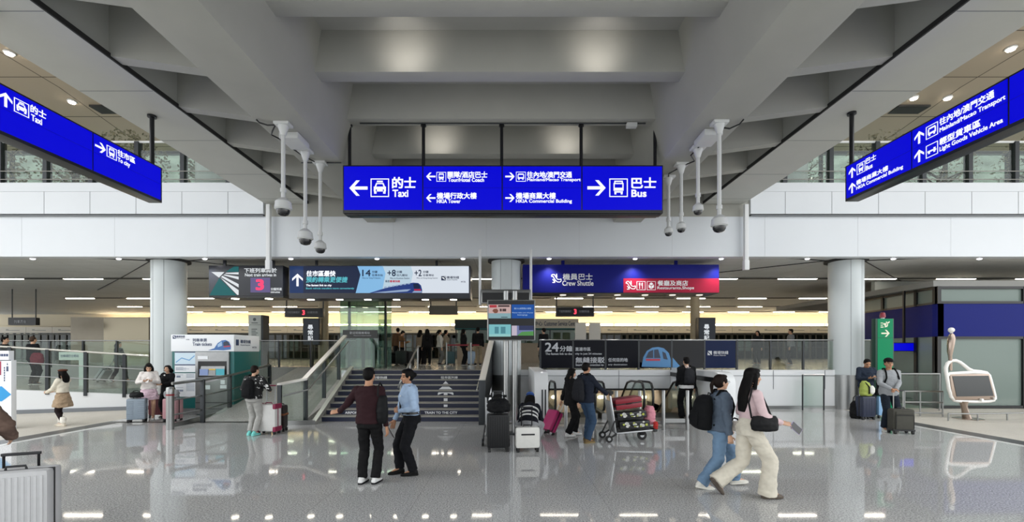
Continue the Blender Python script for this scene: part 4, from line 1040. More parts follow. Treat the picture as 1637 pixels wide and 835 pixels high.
def hand(mb, w, d, n, k, curl=25, spread=1.0, side=1):
    d = V(d).normalized(); n = V(n); n = (n - d*n.dot(d)).normalized(); s = d.cross(n)*side
    mb.loft([(w - d*.01*k, s*.026*k, n*.018*k), (w + d*.03*k, s*.036*k, n*.016*k), (w + d*.07*k, s*.041*k, n*.014*k), (w + d*.09*k, s*.038*k, n*.012*k)], 14)
    for off, L, cu in ((-.031,.056,1.15), (-.0105,.068,1.05), (.0105,.074,1.0), (.031,.064,.9)):
        p = w + d*.083*k + s*off*k; a = 0.0; dd = (d + s*off*1.6*spread).normalized(); r = .0088*k
        for j, f in enumerate((.42, .33, .25)):
            a += R(curl*cu)*(.7 if j == 0 else 1.0)
            e = p + (dd*math.cos(a) + n*math.sin(a))*L*f*k
            mb.cap(p, e, r, r*.93, n=8); p = e; r *= .93
    p = w + d*.022*k + s*.026*k; e = p + (d*.55 + s*.75 + n*.35).normalized()*.042*k; f = e + (d*.85 + s*.25 + n*.55).normalized()*.034*k
    mb.cap(p, e, .0135*k, .0105*k, n=8); mb.cap(e, f, .0105*k, .009*k, n=8)
def person(label, pos, yaw, H, sex='m', pose=None, vox=.007, skinc='#c99a7c', top=None, under=None, legs=None, shoes=None, hair=('short', M_hairb), hat=None, extra=None, group=None, cvox=None, hands=True, mask=None, glasses=False):
    """top: dict(col, hem, ease, sleeve, flare) ; legs: dict(kind, col, ...) ; everything is a child of the body mesh"""
    pose = pose or {}; S = skeleton(H, sex, pose); k = S.k; cv = cvox or max(vox*1.15, .009)
    # ---------------- body, one continuous surface
    mb = MB()
    torso(mb, S, .87, 1.47, 0, .90)
    HM = S.H
    def hp(x, y, z): return HM @ V((x, y, z))
    R3 = HM.to_3x3()
    nb = S.U @ (V((0, -.012, 1.42))*k); nt = hp(0, .0, 1.535)
    nr = .056 if sex == 'm' else .046
    mb.cap(nb, nt, nr*1.08*k, nr*.98*k)
    mb.ell(hp(0, -.002, 1.605), (.074, .093, .100), M=R3, n=24, m=16)
    mb.ell(hp(0, .032, 1.550), (.058, .062, .072), M=R3, n=20, m=14)
    mb.ell(hp(0, .062, 1.505), (.026, .026, .022), M=R3)
    mb.cap(hp(0, .086, 1.602), hp(0, .105, 1.566), .009*k, .0145*k, n=10)
    mb.ell(hp(0, .094, 1.564), (.019, .011, .010), M=R3, n=10, m=8)
    mb.ell(hp(0, .088, 1.535), (.022, .010, .010), M=R3, n=12, m=8)
    mb.ell(hp(0, .078, 1.622), (.048, .014, .010), M=R3, n=12, m=8)
    for s in (-1, 1): 
        mb.ell(hp(s*.076, -.002, 1.585), (.010, .019, .031), M=R3, n=10, m=8)
        mb.ell(hp(s*.042, .066, 1.560), (.022, .016, .020), M=R3, n=10, m=8)
    for s in ('L', 'R'):
        m = -1 if s == 'L' else 1
        mb.cap(S.sh[s], S.elb[s], .048*k, .037*k); mb.cap(S.elb[s], S.wr[s], .038*k, .025*k)
        mb.cap(S.hj[s], S.knee[s], .078*k, .052*k); mb.cap(S.knee[s], S.ank[s], .052*k, .034*k)
        cm = S.knee[s].lerp(S.ank[s], .3) + V((0, -.012*k, 0)); mb.ell(cm, .052*k)
        mb.cap(S.ank[s], S.foot[s] @ V((0, .12*k, -.045*k)), .034*k, .026*k)
        fd = pose.get('d'+s); fd = V(fd) if fd is not None else (S.wr[s]-S.elb[s]).normalized()
        fn = pose.get('n'+s); fn = V(fn) if fn is not None else V((-m, .15, 0))
        if hands:
            # thumb side: towards the front/centre for a hanging hand
            sd = fd.cross(fn - fd*fn.dot(fd)); want = V(pose.get('t'+s, (0, 1, .3))); side = 1 if sd.dot(want) >= 0 else -1
            hand(mb, S.wr[s] + fd*.012*k, fd, fn, k, pose.get('c'+s, 22), side=side)
    me = remesh(mb, vox, 3)
    sk = skin(skinc); M_lip = skin('#a3605a') if skinc != '#8a6250' else skin('#7b4a44')
    body = put('person', me, [sk, M_eye, M_lip, M_hairb], None)
    I = HM.inverted()
    for p in me.polygons:
        c = I @ V(p.center)
        if c.y > .045 and 1.45 < c.z < 1.7:
            ax = abs(c.x)
            if (ax-.033)**2/.017**2 + (c.z-1.597)**2/.0075**2 < 1: p.material_index = 1
            elif ax < .024 - abs(c.z-1.535)*.8 and abs(c.z-1.535) < .0085 and c.y > .07: p.material_index = 2
            elif .014 < ax < .054 and abs(c.z - 1.622 + (ax-.03)**2*3) < .0045: p.material_index = 3
    body.location = V(pos); body.rotation_euler = (0, 0, R(yaw))
    tag(body, label, 'person', group)
    S.M = Matrix.Translation(V(pos)) @ Matrix.Rotation(R(yaw), 4, 'Z'); S.body = body
    def child(name, mb2, material, fold=0.0, sm=3, v=None, lab=None):
        if isinstance(material, str): material = fabric(material)
        return put(name, remesh(mb2, v or cv, sm, fold, seed=float(sum(map(ord, label)) % 97)), material, body, lab)
    # ---------------- trousers, skirts
    if legs:
        kind = legs.get('kind', 'trousers'); e = legs.get('ease', .012)
        mb = MB()
        if kind == 'skirt':
            z0 = legs.get('hem', .55); z1 = legs.get('waist', 1.04)
            wv = legs.get('wave', .0); rings = []
            for i in range(8):
                z = z1 + (z0-z1)*i/7; f = i/7
                hw = .145 + e + (legs.get('flare', .10))*f; hd = .105 + e + legs.get('flare', .10)*f
                rings.append((blend(S, (0, -.004, max(z,.9)), max(z,.9)) + V((0,0,(min(z,.9)-.9)*k)) if z < .9 else blend(S, (0,-.004,z), z), V((hw*k,0,0)), V((0,hd*k,0))))
            mb.loft(rings, 28); child('skirt', mb, legs['col'], legs.get('fold', .012))
            if legs.get('tights'):
                mb = MB(); 
                for s in ('L','R'):
                    mb.cap(S.hj[s], S.knee[s], .083*k, .058*k); mb.cap(S.knee[s], S.ank[s], .058*k, .040*k); mb.ell(S.knee[s].lerp(S.ank[s], .3)+V((0,-.012*k,0)), .058*k)
                child('tights', mb, legs['tights'])
        else:
            torso(mb, S, .83, legs.get('waist', 1.03), e, 1.0)
            tr, kr, hr = legs.get('thigh', .088), legs.get('knee', .066), legs.get('hem', .056)
            for s in ('L','R'):
                up = S.hj[s] + V((0,0,.02*k))
                mb.ell(S.hj[s], (tr+e*.5)*k); mb.cyl(up, S.knee[s], (tr+e*.5)*k, kr*k, 20); mb.ell(S.knee[s], kr*k)
                cut = legs.get('cut', 0.03); hemp = S.ank[s].lerp(S.knee[s], cut) if cut >= 0 else S.ank[s] + (S.ank[s]-S.knee[s]).normalized()*(-cut)*k
                mid = S.knee[s].lerp(hemp, .55)
                mb.cyl(S.knee[s], mid, kr*k, (kr+hr)/2*k, 20); mb.ell(mid, (kr+hr)/2*k*.99); mb.cyl(mid, hemp, (kr+hr)/2*k, hr*k, 20)
            child('trousers', mb, legs['col'], legs.get('fold', .010))
    # ---------------- tops
    def garment(tp, name):
        mb = MB(); e = tp.get('ease', .022)
        torso(mb, S, tp.get('hem', .92), tp.get('neck', 1.445), e, 1.0, tp.get('flare', 0))
        sl = tp.get('sleeve', 1.0); w = tp.get('sw', 1.0)
        for s in ('L','R'):
            if sl <= 0: continue
            a, b_, c = S.sh[s], S.elb[s], S.wr[s]
            inn = S.U @ (V(((-1 if s=='L' else 1)*.10, -.01, 1.37))*k)
            mb.cap(inn, a, (.058+e*.5)*k, (.062*w+e*.3)*k)
            if sl < .5: mb.cyl(a, a.lerp(b_, sl*2), (.062*w+e*.3)*k, (.056*w+e*.5)*k, 18)
            else:
                mb.cap(a, b_, (.060*w+e*.3)*k, (.052*w)*k)
                en = b_.lerp(c, (sl-.5)*2); mb.cyl(b_, en, .052*w*k, tp.get('cuff', .040)*k, 18)
        if tp.get('collar'): 
            c0 = S.U @ (V((0,-.012,1.43))*k); mb.loft([(c0, S.U.to_3x3()@V((.07*k,0,0)), S.U.to_3x3()@V((0,.066*k,0))), (c0 + (nt-nb).normalized()*.05*k, S.U.to_3x3()@V((.062*k,0,0)), S.U.to_3x3()@V((0,.06*k,0)))], 20)
        if tp.get('hood'): mb.ell(S.U @ (V((0,-.10,1.43))*k), (.11*k,.06*k,.07*k))
        return child(name, mb, tp['col'], tp.get('fold', .010), v=tp.get('v'))
    if under: garment(under, under.get('name', 'shirt'))
    if top: garment(top, top.get('name', 'top'))
    # ---------------- shoes
    if shoes:
        for s in ('L','R'):
            FM = S.foot[s]; mb = MB(); r3 = FM.to_3x3(); q = shoes.get('size', 1.0)*k
            def fp(y, z): return FM @ (V((0, y, z))*k)
            def rg(y, z, w, h): return (fp(y, z), r3 @ V((w*q,0,0)), r3 @ V((0,0,h*q)))
            mb.loft([rg(-.075,-.045,.025,.022), rg(-.06,-.038,.038,.036), rg(0,-.035,.041,.044), rg(.07,-.048,.046,.032), rg(.13,-.055,.046,.024), rg(.175,-.060,.036,.017), rg(.195,-.063,.018,.010)], 20)
            mb.cap(fp(-.015,-.03), fp(-.008, shoes.get('high', .0)), .044*q, .042*q)
            sh = put('shoe', remesh(mb, min(cv, .009), 2), fabric(shoes['col'], .6), body)
            so = MB(); so.loft([(fp(y,-.079), r3@V((w*q*1.05,0,0)), r3@V((0,.001,0))) for y, w in ((0,0.0001),(0,.0001))], 4) if False else None
            pts = [(-.082,0),(-.07,.032),(-.02,.041),(.07,.049),(.14,.047),(.185,.03),(.203,0)]
            poly = [(w, y) for y, w in pts] + [(-w, y) for y, w in pts[-2:0:-1]]
            so.prism([(x*q, y*k) for x, y in poly], FM @ (V((0,0,-.080))*k), r3 @ V((1,0,0)), r3 @ V((0,1,0)), r3 @ V((0,0,.024*k)))
            o = mk('sole', so, fabric(shoes.get('sole', '#d8d8d6'), .6), sh, w=False, bevel=.004)
    # ---------------- hair
    if hair:
        st, hm = hair; mb = MB(); e = lambda x,y,z,a,b,c: mb.ell(hp(x,y,z), (a*k,b*k,c*k), M=R3, n=20, m=14)
        R3 = HM.to_3x3().normalized()
        e(0,-.020,1.640,.082,.092,.080)
        if st in ('short','crop'):
            e(0,-.038,1.60,.080,.075,.085)
            if st == 'short': e(0,.030,1.682,.066,.062,.034)
            for s in (-1,1): e(s*.072,.012,1.625,.012,.022,.035)
        else:
            e(0,-.034,1.60,.086,.080,.095); e(0,.020,1.678,.070,.072,.036)
            for s in (-1,1): e(s*.070,.022,1.625,.018,.040,.050)
        if st in ('long','verylong','bob'):
            end = {'long':1.30,'verylong':1.13,'bob':1.46}[st]
            n_ = 7
            rings = []
            for i in range(n_):
                z = 1.62 + (end-1.62)*i/(n_-1); f = i/(n_-1)
                base = hp(0, -.045-.055*min(1,f*2.2), z) if z > 1.44 else hp(0, -.10, 1.44).lerp(hp(0,-.10,1.44) + (S.U.to_3x3() @ V((0,-.03,-1))).normalized()*(1.44-z)*k, 1.0)
                wd = (.092 + .030*math.sin(f*3.0))*(1-.25*max(0,f-.8)/.2)
                rings.append((base, R3 @ V((wd*k,0,0)), R3 @ V((0,.050*k*(1-.3*f),0))))
            mb.loft(rings, 22)
            for s in (-1,1):
                ze = max(end, 1.36) if st != 'bob' else 1.47
                mb.cap(hp(s*.078,.004,1.62), hp(s*.090,.005,1.53), .026*k, .024*k)
                if st != 'bob': mb.cap(hp(s*.090,.005,1.53), hp(s*.092,-.015,1.42), .024*k, .03*k)
        if st == 'ponytail':
            a = hp(0,-.115,1.625); b_ = hp(0,-.150,1.56); c = hp(0,-.150,1.44)
            mb.ell(a, .026*k); mb.cap(a, b_, .024*k, .030*k); mb.cap(b_, c, .030*k, .014*k)
        if st == 'bun':
            mb.ell(hp(0,-.115,1.60), .045*k)
        child('hair', mb, hm, .003, 2, v=min(cv, .010))
    if hat:
        kind, hc = hat; mb = MB(); R3 = HM.to_3x3().normalized()
        if kind == 'cap':
            for i in range(1): mb.loft([(hp(0,-.010,1.640), R3@V((.092*k,0,0)), R3@V((0,.106*k,0))), (hp(0,-.010,1.675), R3@V((.090*k,0,0)), R3@V((0,.103*k,0))), (hp(0,-.012,1.71), R3@V((.070*k,0,0)), R3@V((0,.080*k,0))), (hp(0,-.012,1.733), R3@V((.03*k,0,0)), R3@V((0,.035*k,0)))], 24)
            o = child('cap', mb, hc, 0, 2, v=.007)
            b2 = MB(); poly = [(.085*math.sin(R(a))*k, (.06+.105*math.cos(R(a)))*k) for a in range(-90, 91, 15)]
            fo = -1 if pose.get('capback') else 1
            b2.prism(poly, hp(0, 0, 1.642), R3@V((1,0,0)), R3@(V((0,1,-.12))*fo), R3@V((0,0,.008))); mk('brim', b2, fabric(hc if isinstance(hc, str) else '#101010'), o, w=False)
        elif kind == 'beret':
            mb.ell(hp(.01,-.012,1.685), (.115*k,.118*k,.042*k), M=R3); mb.ell(hp(0,-.01,1.725), .008*k); child('beret', mb, hc, .004, 2, v=.008)
    if mask:
        mb = MB(); R3 = HM.to_3x3().normalized(); mb.ell(hp(0,.052,1.535), (.062*k,.070*k,.052*k), M=R3); child('face_mask', mb, mask, 0, 2, v=.008)
    if glasses:
        mb = MB(); R3 = HM.to_3x3().normalized()
        for s in (-1,1): mb.tube([hp(s*.034+.023*math.cos(a),.104,1.598+.018*math.sin(a)) for a in [i*math.pi/6 for i in range(12)]], .0022*k, 6, closed=True); mb.tube([hp(s*.057,.104,1.602), hp(s*.080,.0,1.605)], .002*k, 6)
        mb.tube([hp(-.011,.106,1.6), hp(.011,.106,1.6)], .002*k, 6); mk('glasses', mb, M_black, body, w=False)
    if extra: extra(S, body, child)
    return S
def at(S, p): return S.M @ V(p)
def backpack(label, S, col, w=.30, h=.44, d=.17, z=1.18, off=-.10, straps=True, vox=.011, dx=0.0, tilt=0, pocket=True, col2=None):
    """a rucksack hanging on the back of a figure"""
    k = S.k; B = S.U @ Matrix.Translation(V((dx, off - d/2, z))*k) @ Matrix.Rotation(R(tilt), 4, 'Y') @ Matrix.Scale(k, 4)
    t = thing('backpack', label, 'backpack', S.M @ (B @ V((0,0,-h/2))), S.M.to_euler().z)
    T = world(t).inverted() @ S.M
    def p(x, y, zz): return T @ (B @ V((x, y, zz)))
    def bx(x, y, zz): return p(x, y, zz) - p(0, 0, 0)
    mb = MB()
    mb.loft([(p(0,.02,-h/2), bx(w*.42,0,0), bx(0,d*.36,0)), (p(0,0,-h*.42), bx(w*.52,0,0), bx(0,d*.55,0)), (p(0,-.01,-h*.1), bx(w*.53,0,0), bx(0,d*.56,0)), (p(0,0,h*.25), bx(w*.48,0,0), bx(0,d*.50,0)), (p(0,.015,h*.43), bx(w*.36,0,0), bx(0,d*.38,0)), (p(0,.03,h*.5), bx(w*.18,0,0), bx(0,d*.2,0))], 24)
    put('bag_body', remesh(mb, vox, 3, .006), fabric(col), t)
    if pocket:
        mb = MB(); mb.loft([(p(0,-d*.46,-h*.40), bx(w*.36,0,0), bx(0,d*.16,0)), (p(0,-d*.52,-h*.2), bx(w*.39,0,0), bx(0,d*.19,0)), (p(0,-d*.46,h*.02), bx(w*.33,0,0), bx(0,d*.12,0))], 20)
        put('front_pocket', remesh(mb, vox, 3, .004), fabric(col2 or col), t)
    mb = MB(); mb.tube([p(-.03,d*.3,h*.48), p(-.03,d*.3,h*.56), p(.03,d*.3,h*.56), p(.03,d*.3,h*.48)], .008*k, 6); mk('top_loop', mb, fabric('#0c0c0d'), t, w=False)
    if straps:
        for s in (-1, 1):
            q = [S.U @ (V(a)*k) for a in ((s*.085+dx*.3, off+.0, z+.20), (s*.095,-.06,1.475), (s*.10,.02,1.475), (s*.112,.105,1.38), (s*.125,.150,1.26), (s*.16,.11,1.10), (s*.165,.0,1.04), (s*.12,off,z-.18))]
            pts = []
            for i in range(len(q)-1):
                for f in (0, .5): pts.append(T @ q[i].lerp(q[i+1], f))
            pts.append(T @ q[-1])
            mb = MB(); mb.tube(pts, .017*k, 8); mk('strap', mb, fabric('#0c0c0d'), t, w=False)
    return t
def shoulder_bag(label, S, c, w, h, d, col, strap=None, vox=.010, rot=0, name='shoulder_bag'):
    """soft bag; c = centre in the figure's own space; strap = points in that space"""
    t = thing(name, label, 'bag', S.M @ (V(c) - V((0,0,h/2))), S.M.to_euler().z)
    M = Matrix.Translation(V((0,0,h/2))) @ Matrix.Rotation(R(rot), 4, 'Z')
    mb = MB(); r3 = M.to_3x3()
    mb.loft([(M @ V((0,0,z*h)), r3 @ V((a*w,0,0)), r3 @ V((0,b_*d,0))) for z, a, b_ in ((-.5,.36,.38),(-.4,.47,.52),(-.05,.5,.55),(.3,.46,.40),(.5,.40,.18))], 24)
    put('bag_body', remesh(mb, vox, 3, .008), fabric(col, .6), t)
    if strap:
        T = world(t).inverted() @ S.M; mb = MB(); mb.tube([T @ V(p) for p in strap], .012, 8); mk('strap', mb, fabric(col, .6), t, w=False)
    return t
def phone(label, pos, d, n, col='#15161a', L=.15, w=.072):
    d = V(d).normalized(); n = V(n); n = (n - d*n.dot(d)).normalized(); s = d.cross(n)
    M = Matrix((s, d, n)).transposed().to_4x4(); M.translation = V(pos)
    mb = MB(); mb.cbox((0,0,0), (w, L, .009)); o = mk('phone', mb, mat('phone_'+col[1:], col, .25), None, bevel=.003, w=False); o.matrix_basis = M; tag(o, label, 'phone')
    mb = MB(); mb.cbox((0,0,.005), (w-.006, L-.008, .001)); mk('screen', mb, M_dome, o, w=False)
    return o

# ================================================================= luggage
M_wheel = mat('wheel_rubber', '#141414', .5)
def suitcase(label, pos, yaw, w, h, d, col, style='ribs', handle=0.0, tilt=0, trim=None, hcol='#a8abae', rough=.4, group=None, lay=None, wheels=True, metal=0.0):
    """upright case: local x = width, y = depth, z up from the ground"""
    t = thing('suitcase', label, 'suitcase', pos, R(yaw), group)
    t.rotation_euler = (R(tilt), R(lay or 0), R(yaw))
    m = mat('shell_'+col[1:]+style, col, rough, metal, var=.03, vscale=12, spec=.45) if style != 'soft' else fabric(col)
    tm = mat('trim_'+(trim or '#202124')[1:], trim or '#202124', .45)
    b = .075 if wheels else 0.0; c = (0,0,b+h/2)
    if style == 'soft':
        mb = MB(); mb.cbox(c, (w, d*.8, h)); mk('shell', mb, m, t, w=False, bevel=min(.05, d*.2))
        mb = MB(); mb.cbox((0,-d*.43,b+h*.40), (w*.84, d*.16, h*.66)); mk('front_pocket', mb, m, t, w=False, bevel=.025)
        mb = MB(); mb.cbox((0,-d*.44,b+h*.82), (w*.80, d*.10, h*.16)); mk('front_pocket', mb, m, t, w=False, bevel=.018)
        mb = MB()
        for s in (-1,1): mb.tube([(s*w*.40,-d*.515,b+h*.12),(s*w*.40,-d*.52,b+h*.70)], .006, 6)
        mb.tube([(-w*.40,-d*.515,b+h*.72),(w*.40,-d*.515,b+h*.72)], .006, 6); mk('zip', mb, tm, t, w=False)
        mb = MB(); mb.cbox((0,0,b+.012), (w*1.01, d*.84, .04)); mk('base_trim', mb, tm, t, w=False, bevel=.01)
    else:
        mb = MB()
        for s in (-1,1): mb.cbox((0, s*d*.252, b+h/2), (w, d*.485, h))
        mk('shell', mb, m, t, w=False, bevel=min(.045, d*.2))
        mb = MB(); mb.cbox(c, (w*.985, .022, h*.985)); mk('zip_band', mb, tm, t, w=False, bevel=.006)
        if style == 'ribs':
            mb = MB(); n = max(5, int(w/.045))
            for i in range(n):
                x = -w*.42 + w*.84*i/(n-1)
                for s in (-1,1): mb.cbox((x, s*d*.492, b+h/2), (w*.84/n*.55, .016, h*.86))
            mk('ribs', mb, m, t, w=False, bevel=.005)
        elif style == 'hribs':
            mb = MB()
            for i in range(9):
                z = b+h*.12+h*.76*i/8
                for s in (-1,1): mb.cbox((s*w*.28, -d*.492, z), (w*.34, .016, h*.045)); mb.cbox((s*w*.28, d*.492, z), (w*.34, .016, h*.045))
            mb.tube([(w*.503,-d*.4,b+h*.5),(w*.503,0,b+h*.78)], .008, 6); mb.tube([(w*.503,-d*.4,b+h*.5),(w*.503,0,b+h*.3)], .008, 6)
            mk('ribs', mb, m, t, w=False, bevel=.004)
        if style == 'corners':
            for sx in (-1,1):
                for sz_ in (0,1):
                    mb = MB(); mb.cbox((sx*w*.44, 0, b+.05 if not sz_ else b+h-.05), (w*.16, d*1.02, .12)); mk('corner_guard', mb, tm, t, w=False, bevel=.02)
        if style == 'slot':
            mb = MB(); mb.cbox((-.0, -d*.498, b+h*.66), (w*.56, .012, .03)); mk('pull_slot', mb, tm, t, w=False, bevel=.004)
    mb = MB(); mb.tube([(-.075,0,b+h-.005),(-.07,0,b+h+.028),(.07,0,b+h+.028),(.075,0,b+h-.005)], .011, 8); mk('carry_handle', mb, tm, t, w=False)
    if handle:
        mb = MB()
        for s in (-1,1): mb.cyl((s*w*.22, d*.30, b+h-.01), (s*w*.22, d*.30, b+h+handle), .011, n=10)
        hd = mk('pull_handle', mb, mat('pull_'+hcol[1:], hcol, .3, .8), t, w=False)
        mb = MB(); mb.cbox((0, d*.30, b+h+handle), (w*.44+.04, .03, .03)); mk('grip', mb, tm, hd, w=False, bevel=.01)
    if wheels:
        for sx in (-1,1):
            for sy in (-1,1):
                mb = MB(); x, y = sx*w*.40, sy*d*.36
                mb.cbox((x, y, b-.012), (.05, .045, .035)); 
                for k in (-.013, .013): mb.cyl((x+k-.009, y, .027), (x+k+.009, y, .027), .027, n=16)
                mk('wheel', mb, M_wheel, t, w=False)
    return t
def soft_bag(label, pos, sz, col, name='bag', yaw=0, handles=True):
    t = thing(name, label, 'bag', pos, R(yaw)); w, d, h = sz
    mb = MB(); mb.loft([((0,0,z*h), (a*w,0,0), (0,b_*d,0)) for z, a, b_ in ((.0,.40,.40),(.12,.50,.52),(.5,.52,.54),(.85,.44,.40),(1.0,.30,.2))], 22)
    put('bag_body', remesh(mb, .011, 3, .014, 12), fabric(col, .7), t)
    if handles:
        mb = MB(); mb.tube([(-w*.28,0,h*.9),(-w*.22,0,h*1.2),(0,.02,h*1.28),(w*.22,0,h*1.2),(w*.28,0,h*.9)], .011, 8); mk('handle', mb, fabric('#0c0c0d'), t, w=False)
    return t
# ================================================================= ticket machine
Y = 13.6; bx, by = cropmap(190, 500, 4.177, Y); pl = front(Y); q = lambda L: [(bx(x), by(y)) for x, y in L]
x0, x1 = bx(351), bx(768); zt, zh = by(147), by(260)
M_tealp = mat('teal_panel', '#06605f', .4); M_wp = mat('white_print_panel', '#eef1f5', .4); M_ink = mat('dark_blue_ink', '#33446a', .5); M_st2 = mat('machine_steel', '#8f9090', .35, .7, var=.05, vscale=10)
t = thing('ticket_machine', 'white topped teal train ticket machine in front of the left column', 'ticket machine', ((x0+x1)/2, Y+.5, 0))
mb = MB(); mb.box((x0, Y+.02, .0), (x1, Y+1.35, zh)); mk('body', mb, M_tealp, t, bevel=.01)
mb = MB(); mb.box((x0-.01, Y-.01, zh), (x1+.01, Y+1.37, zt)); hd = mk('header', mb, M_wp, t, bevel=.012)
plh = front(Y-.012)
twrite(hd, plh, bx, by, [('列車車票',495,590,173,195), ('Train tickets',495,623,200,222), ('機場快綫',386,443,153,166), ('Airport Express',386,442,168,174), ('MTR',452,474,177,184)], M_ink, .012)
marks(hd, plh, [q([(362,153),(383,153),(383,175),(362,175)])], M_ink, 'logo'); marks(hd, front(Y-.017), [q([(365,158),(374,158),(381,171),(371,166)])], M_wp, 'logo')
marks(hd, plh, [q([(598,252),(640,238),(662,205),(690,186),(715,183),(738,195),(750,222),(749,246),(700,252),(660,250)])], mat('train_print_mid', '#3f6fae', .4), 'train_picture')
plh3 = front(Y-.018); marks(hd, plh3, [q([(700,200),(722,190),(735,200),(743,218),(702,222)])], M_trnd, 'train_picture'); marks(hd, plh3, [q([(702,224),(746,220),(748,228),(704,232)])], M_trnr, 'train_picture'); marks(hd, plh3, [q([(662,214),(690,192),(694,222),(664,232)])], mat('train_print_pale', '#9fc0e2', .4), 'train_picture')
# info board
mb = MB(); mb.box((bx(373), Y, by(562)), (bx(517), Y+.04, by(264))); ib = mk('information_board', mb, M_wp, t)
marks(ib, front(Y-.001), [q(rect(374,270,515,345))], mat('map_pale_blue', '#cfe3f0', .5), 'map', d0=0, d1=.003)
marks(ib, front(Y-.001), [q(rect(374,346,515,353)), q(rect(374,262,515,268))], M_ink, 'printed_band', d0=0, d1=.003); marks(ib, front(Y-.001), [q(rect(374,398,515,405))], M_tealp, 'printed_band', d0=0, d1=.003)
marks(ib, front(Y-.004), [q([(380,330),(420,300),(470,315),(505,285),(508,290),(472,322),(420,307),(384,335)])], mat('map_line_blue', '#6ea6d6', .5), 'map', d0=0, d1=.002)
lines = []
for yy_, n_ in ((365,3),(378,2),(415,1),(465,1),(500,1),(515,1)): 
    for k in range(n_): lines.append(q(rect(380, yy_+k*5, 430+20*(k % 3), yy_+k*5+2)))
lines += [q(rect(385,422,412,434)), q(rect(388,516,402,528)), q(rect(405,518,430,527))] + [q(rect(450, 412+9*k, 505, 415+9*k)) for k in range(3)] + [q(rect(450, 475+9*k, 505, 478+9*k)) for k in range(6)]
marks(ib, front(Y-.001), lines, mat('grey_blue_ink', '#7e8aa0', .6), 'printed_lines', d0=0, d1=.002)
# machine unit
mb = MB(); mb.box((bx(517), Y-.05, .02), (bx(741), Y+.1, by(262))); un = mk('machine_front', mb, M_st2, t, bevel=.012)
ua = front(Y-.05)
mb = MB(); mb.box((bx(537), Y-.058, by(430)), (bx(727), Y-.05, by(325))); mk('control_recess', mb, M_black, un)
mb = MB(); mb.hexa([(bx(552), Y-.11, by(420)), (bx(720), Y-.11, by(420)), (bx(720), Y-.06, by(418)), (bx(552), Y-.06, by(418)), (bx(560), Y-.075, by(358)), (bx(718), Y-.075, by(358)), (bx(718), Y-.06, by(356)), (bx(560), Y-.06, by(356))]); mk('control_shelf', mb, M_st2, un)
us = front(Y-.112)
marks(un, us, [q(rect(557,377,612,418))], lamp('machine_screen_blue', '#8fa3cf', .8), 'screen'); marks(un, us, [q(rect(665,375,720,417))], lamp('machine_screen_teal', '#58b6c6', .8), 'screen')
marks(un, us, [q(rect(618,375,662,384))], mat('yellow_label', '#d8b64e', .5), 'label'); marks(un, us, [q(rect(618,388,662,416))], M_st2, 'keypad')
marks(un, front(Y-.05), [q(rect(535,290,602,312)), q(rect(585,485,617,512)), q(rect(687,450,716,478)), q(rect(684,484,726,506))], M_wp, 'label')
marks(un, front(Y-.05), [q(rect(521,598,738,603)), q(rect(521,640,738,644)), q(rect(521,440,738,443))], M_steeld, 'panel_joint', d1=.004)
mb = MB(); mb.box((bx(372), Y-.0, 0), (bx(517), Y+.03, by(640))); mk('plinth', mb, M_st2, t)
# right side logo
ps = Plane((x1+.012, 0, 0), (0,1,0), (0,0,1))
write(hd, ps, [('機場快綫', Y+.30, 2.17, Y+.85, 2.28, dict(bold=.012)), ('Airport Express', Y+.30, 2.09, Y+.82, 2.14, dict(bold=.01)), ('MTR', Y+.95, 2.02, Y+1.2, 2.07, dict(bold=.01))], M_ink)
marks(hd, ps, [[(Y+.08,2.10),(Y+.22,2.10),(Y+.22,2.28),(Y+.08,2.28)]], M_ink, 'logo')

# ================================================================= exit totem, kiosk, right barriers
Y = 14.1; bx, by = cropmap(1340, 480, 3.478, Y); q = lambda L: [(bx(x), by(y)) for x, y in L]
t = thing('exit_totem', 'tall green exit totem with running figure, arrow and red beacon', 'sign', (XZ(1415, Y), Y+.15, 0))
M_green = lamp('exit_green', '#009c67', .75); M_gcase = mat('green_case', '#0c3b2d', .4)
mb = MB(); mb.box((bx(207), Y, 0), (bx(310), Y+.16, by(103))); mk('case', mb, M_gcase, t, bevel=.012)
mb = MB(); mb.box((bx(219), Y-.01, .15), (bx(303), Y, by(104))); mk('green_face', mb, M_green, t)
pl = front(Y-.01)
L_ex = lamp('exit_white', '#f2f0d8', 1.0)
marks(t, pl, [q(p) for p in ([(262,122),(268,120),(271,125),(266,129)], [(252,128),(268,130),(262,140),(268,146),(258,153),(256,148),(259,145),(254,140)], [(248,132),(258,128),(256,133),(247,137)], [(272,124),(284,118),(284,124),(270,135)], [(276,136),(270,150),(264,150),(270,134)], [(234,126),(248,126),(248,130),(234,130)], [(234,138),(246,138),(246,142),(234,142)], [(234,148),(250,148),(250,153),(234,153)])], L_ex, 'running_figure')
marks(t, pl, arrow_polys(bx(261), by(185), bx(46)-bx(0), 0), L_ex, 'arrow')
marks(t, pl, [q(rect(219,209,303,211))], M_gcase, 'panel_joint', d0=0, d1=.003)
mb = MB(); mb.cyl((bx(259), Y+.08, by(104)), (bx(259), Y+.08, by(97)), .05, n=18); mk('beacon_base', mb, M_white2, t)
mb = MB(); mb.lathe([(.075, by(97)), (.08, by(86)), (.062, by(70)), (.001, by(67))], (bx(259), Y+.08, 0), 20); mk('beacon', mb, mat('beacon_red', '#8c2f3c', .2), t)
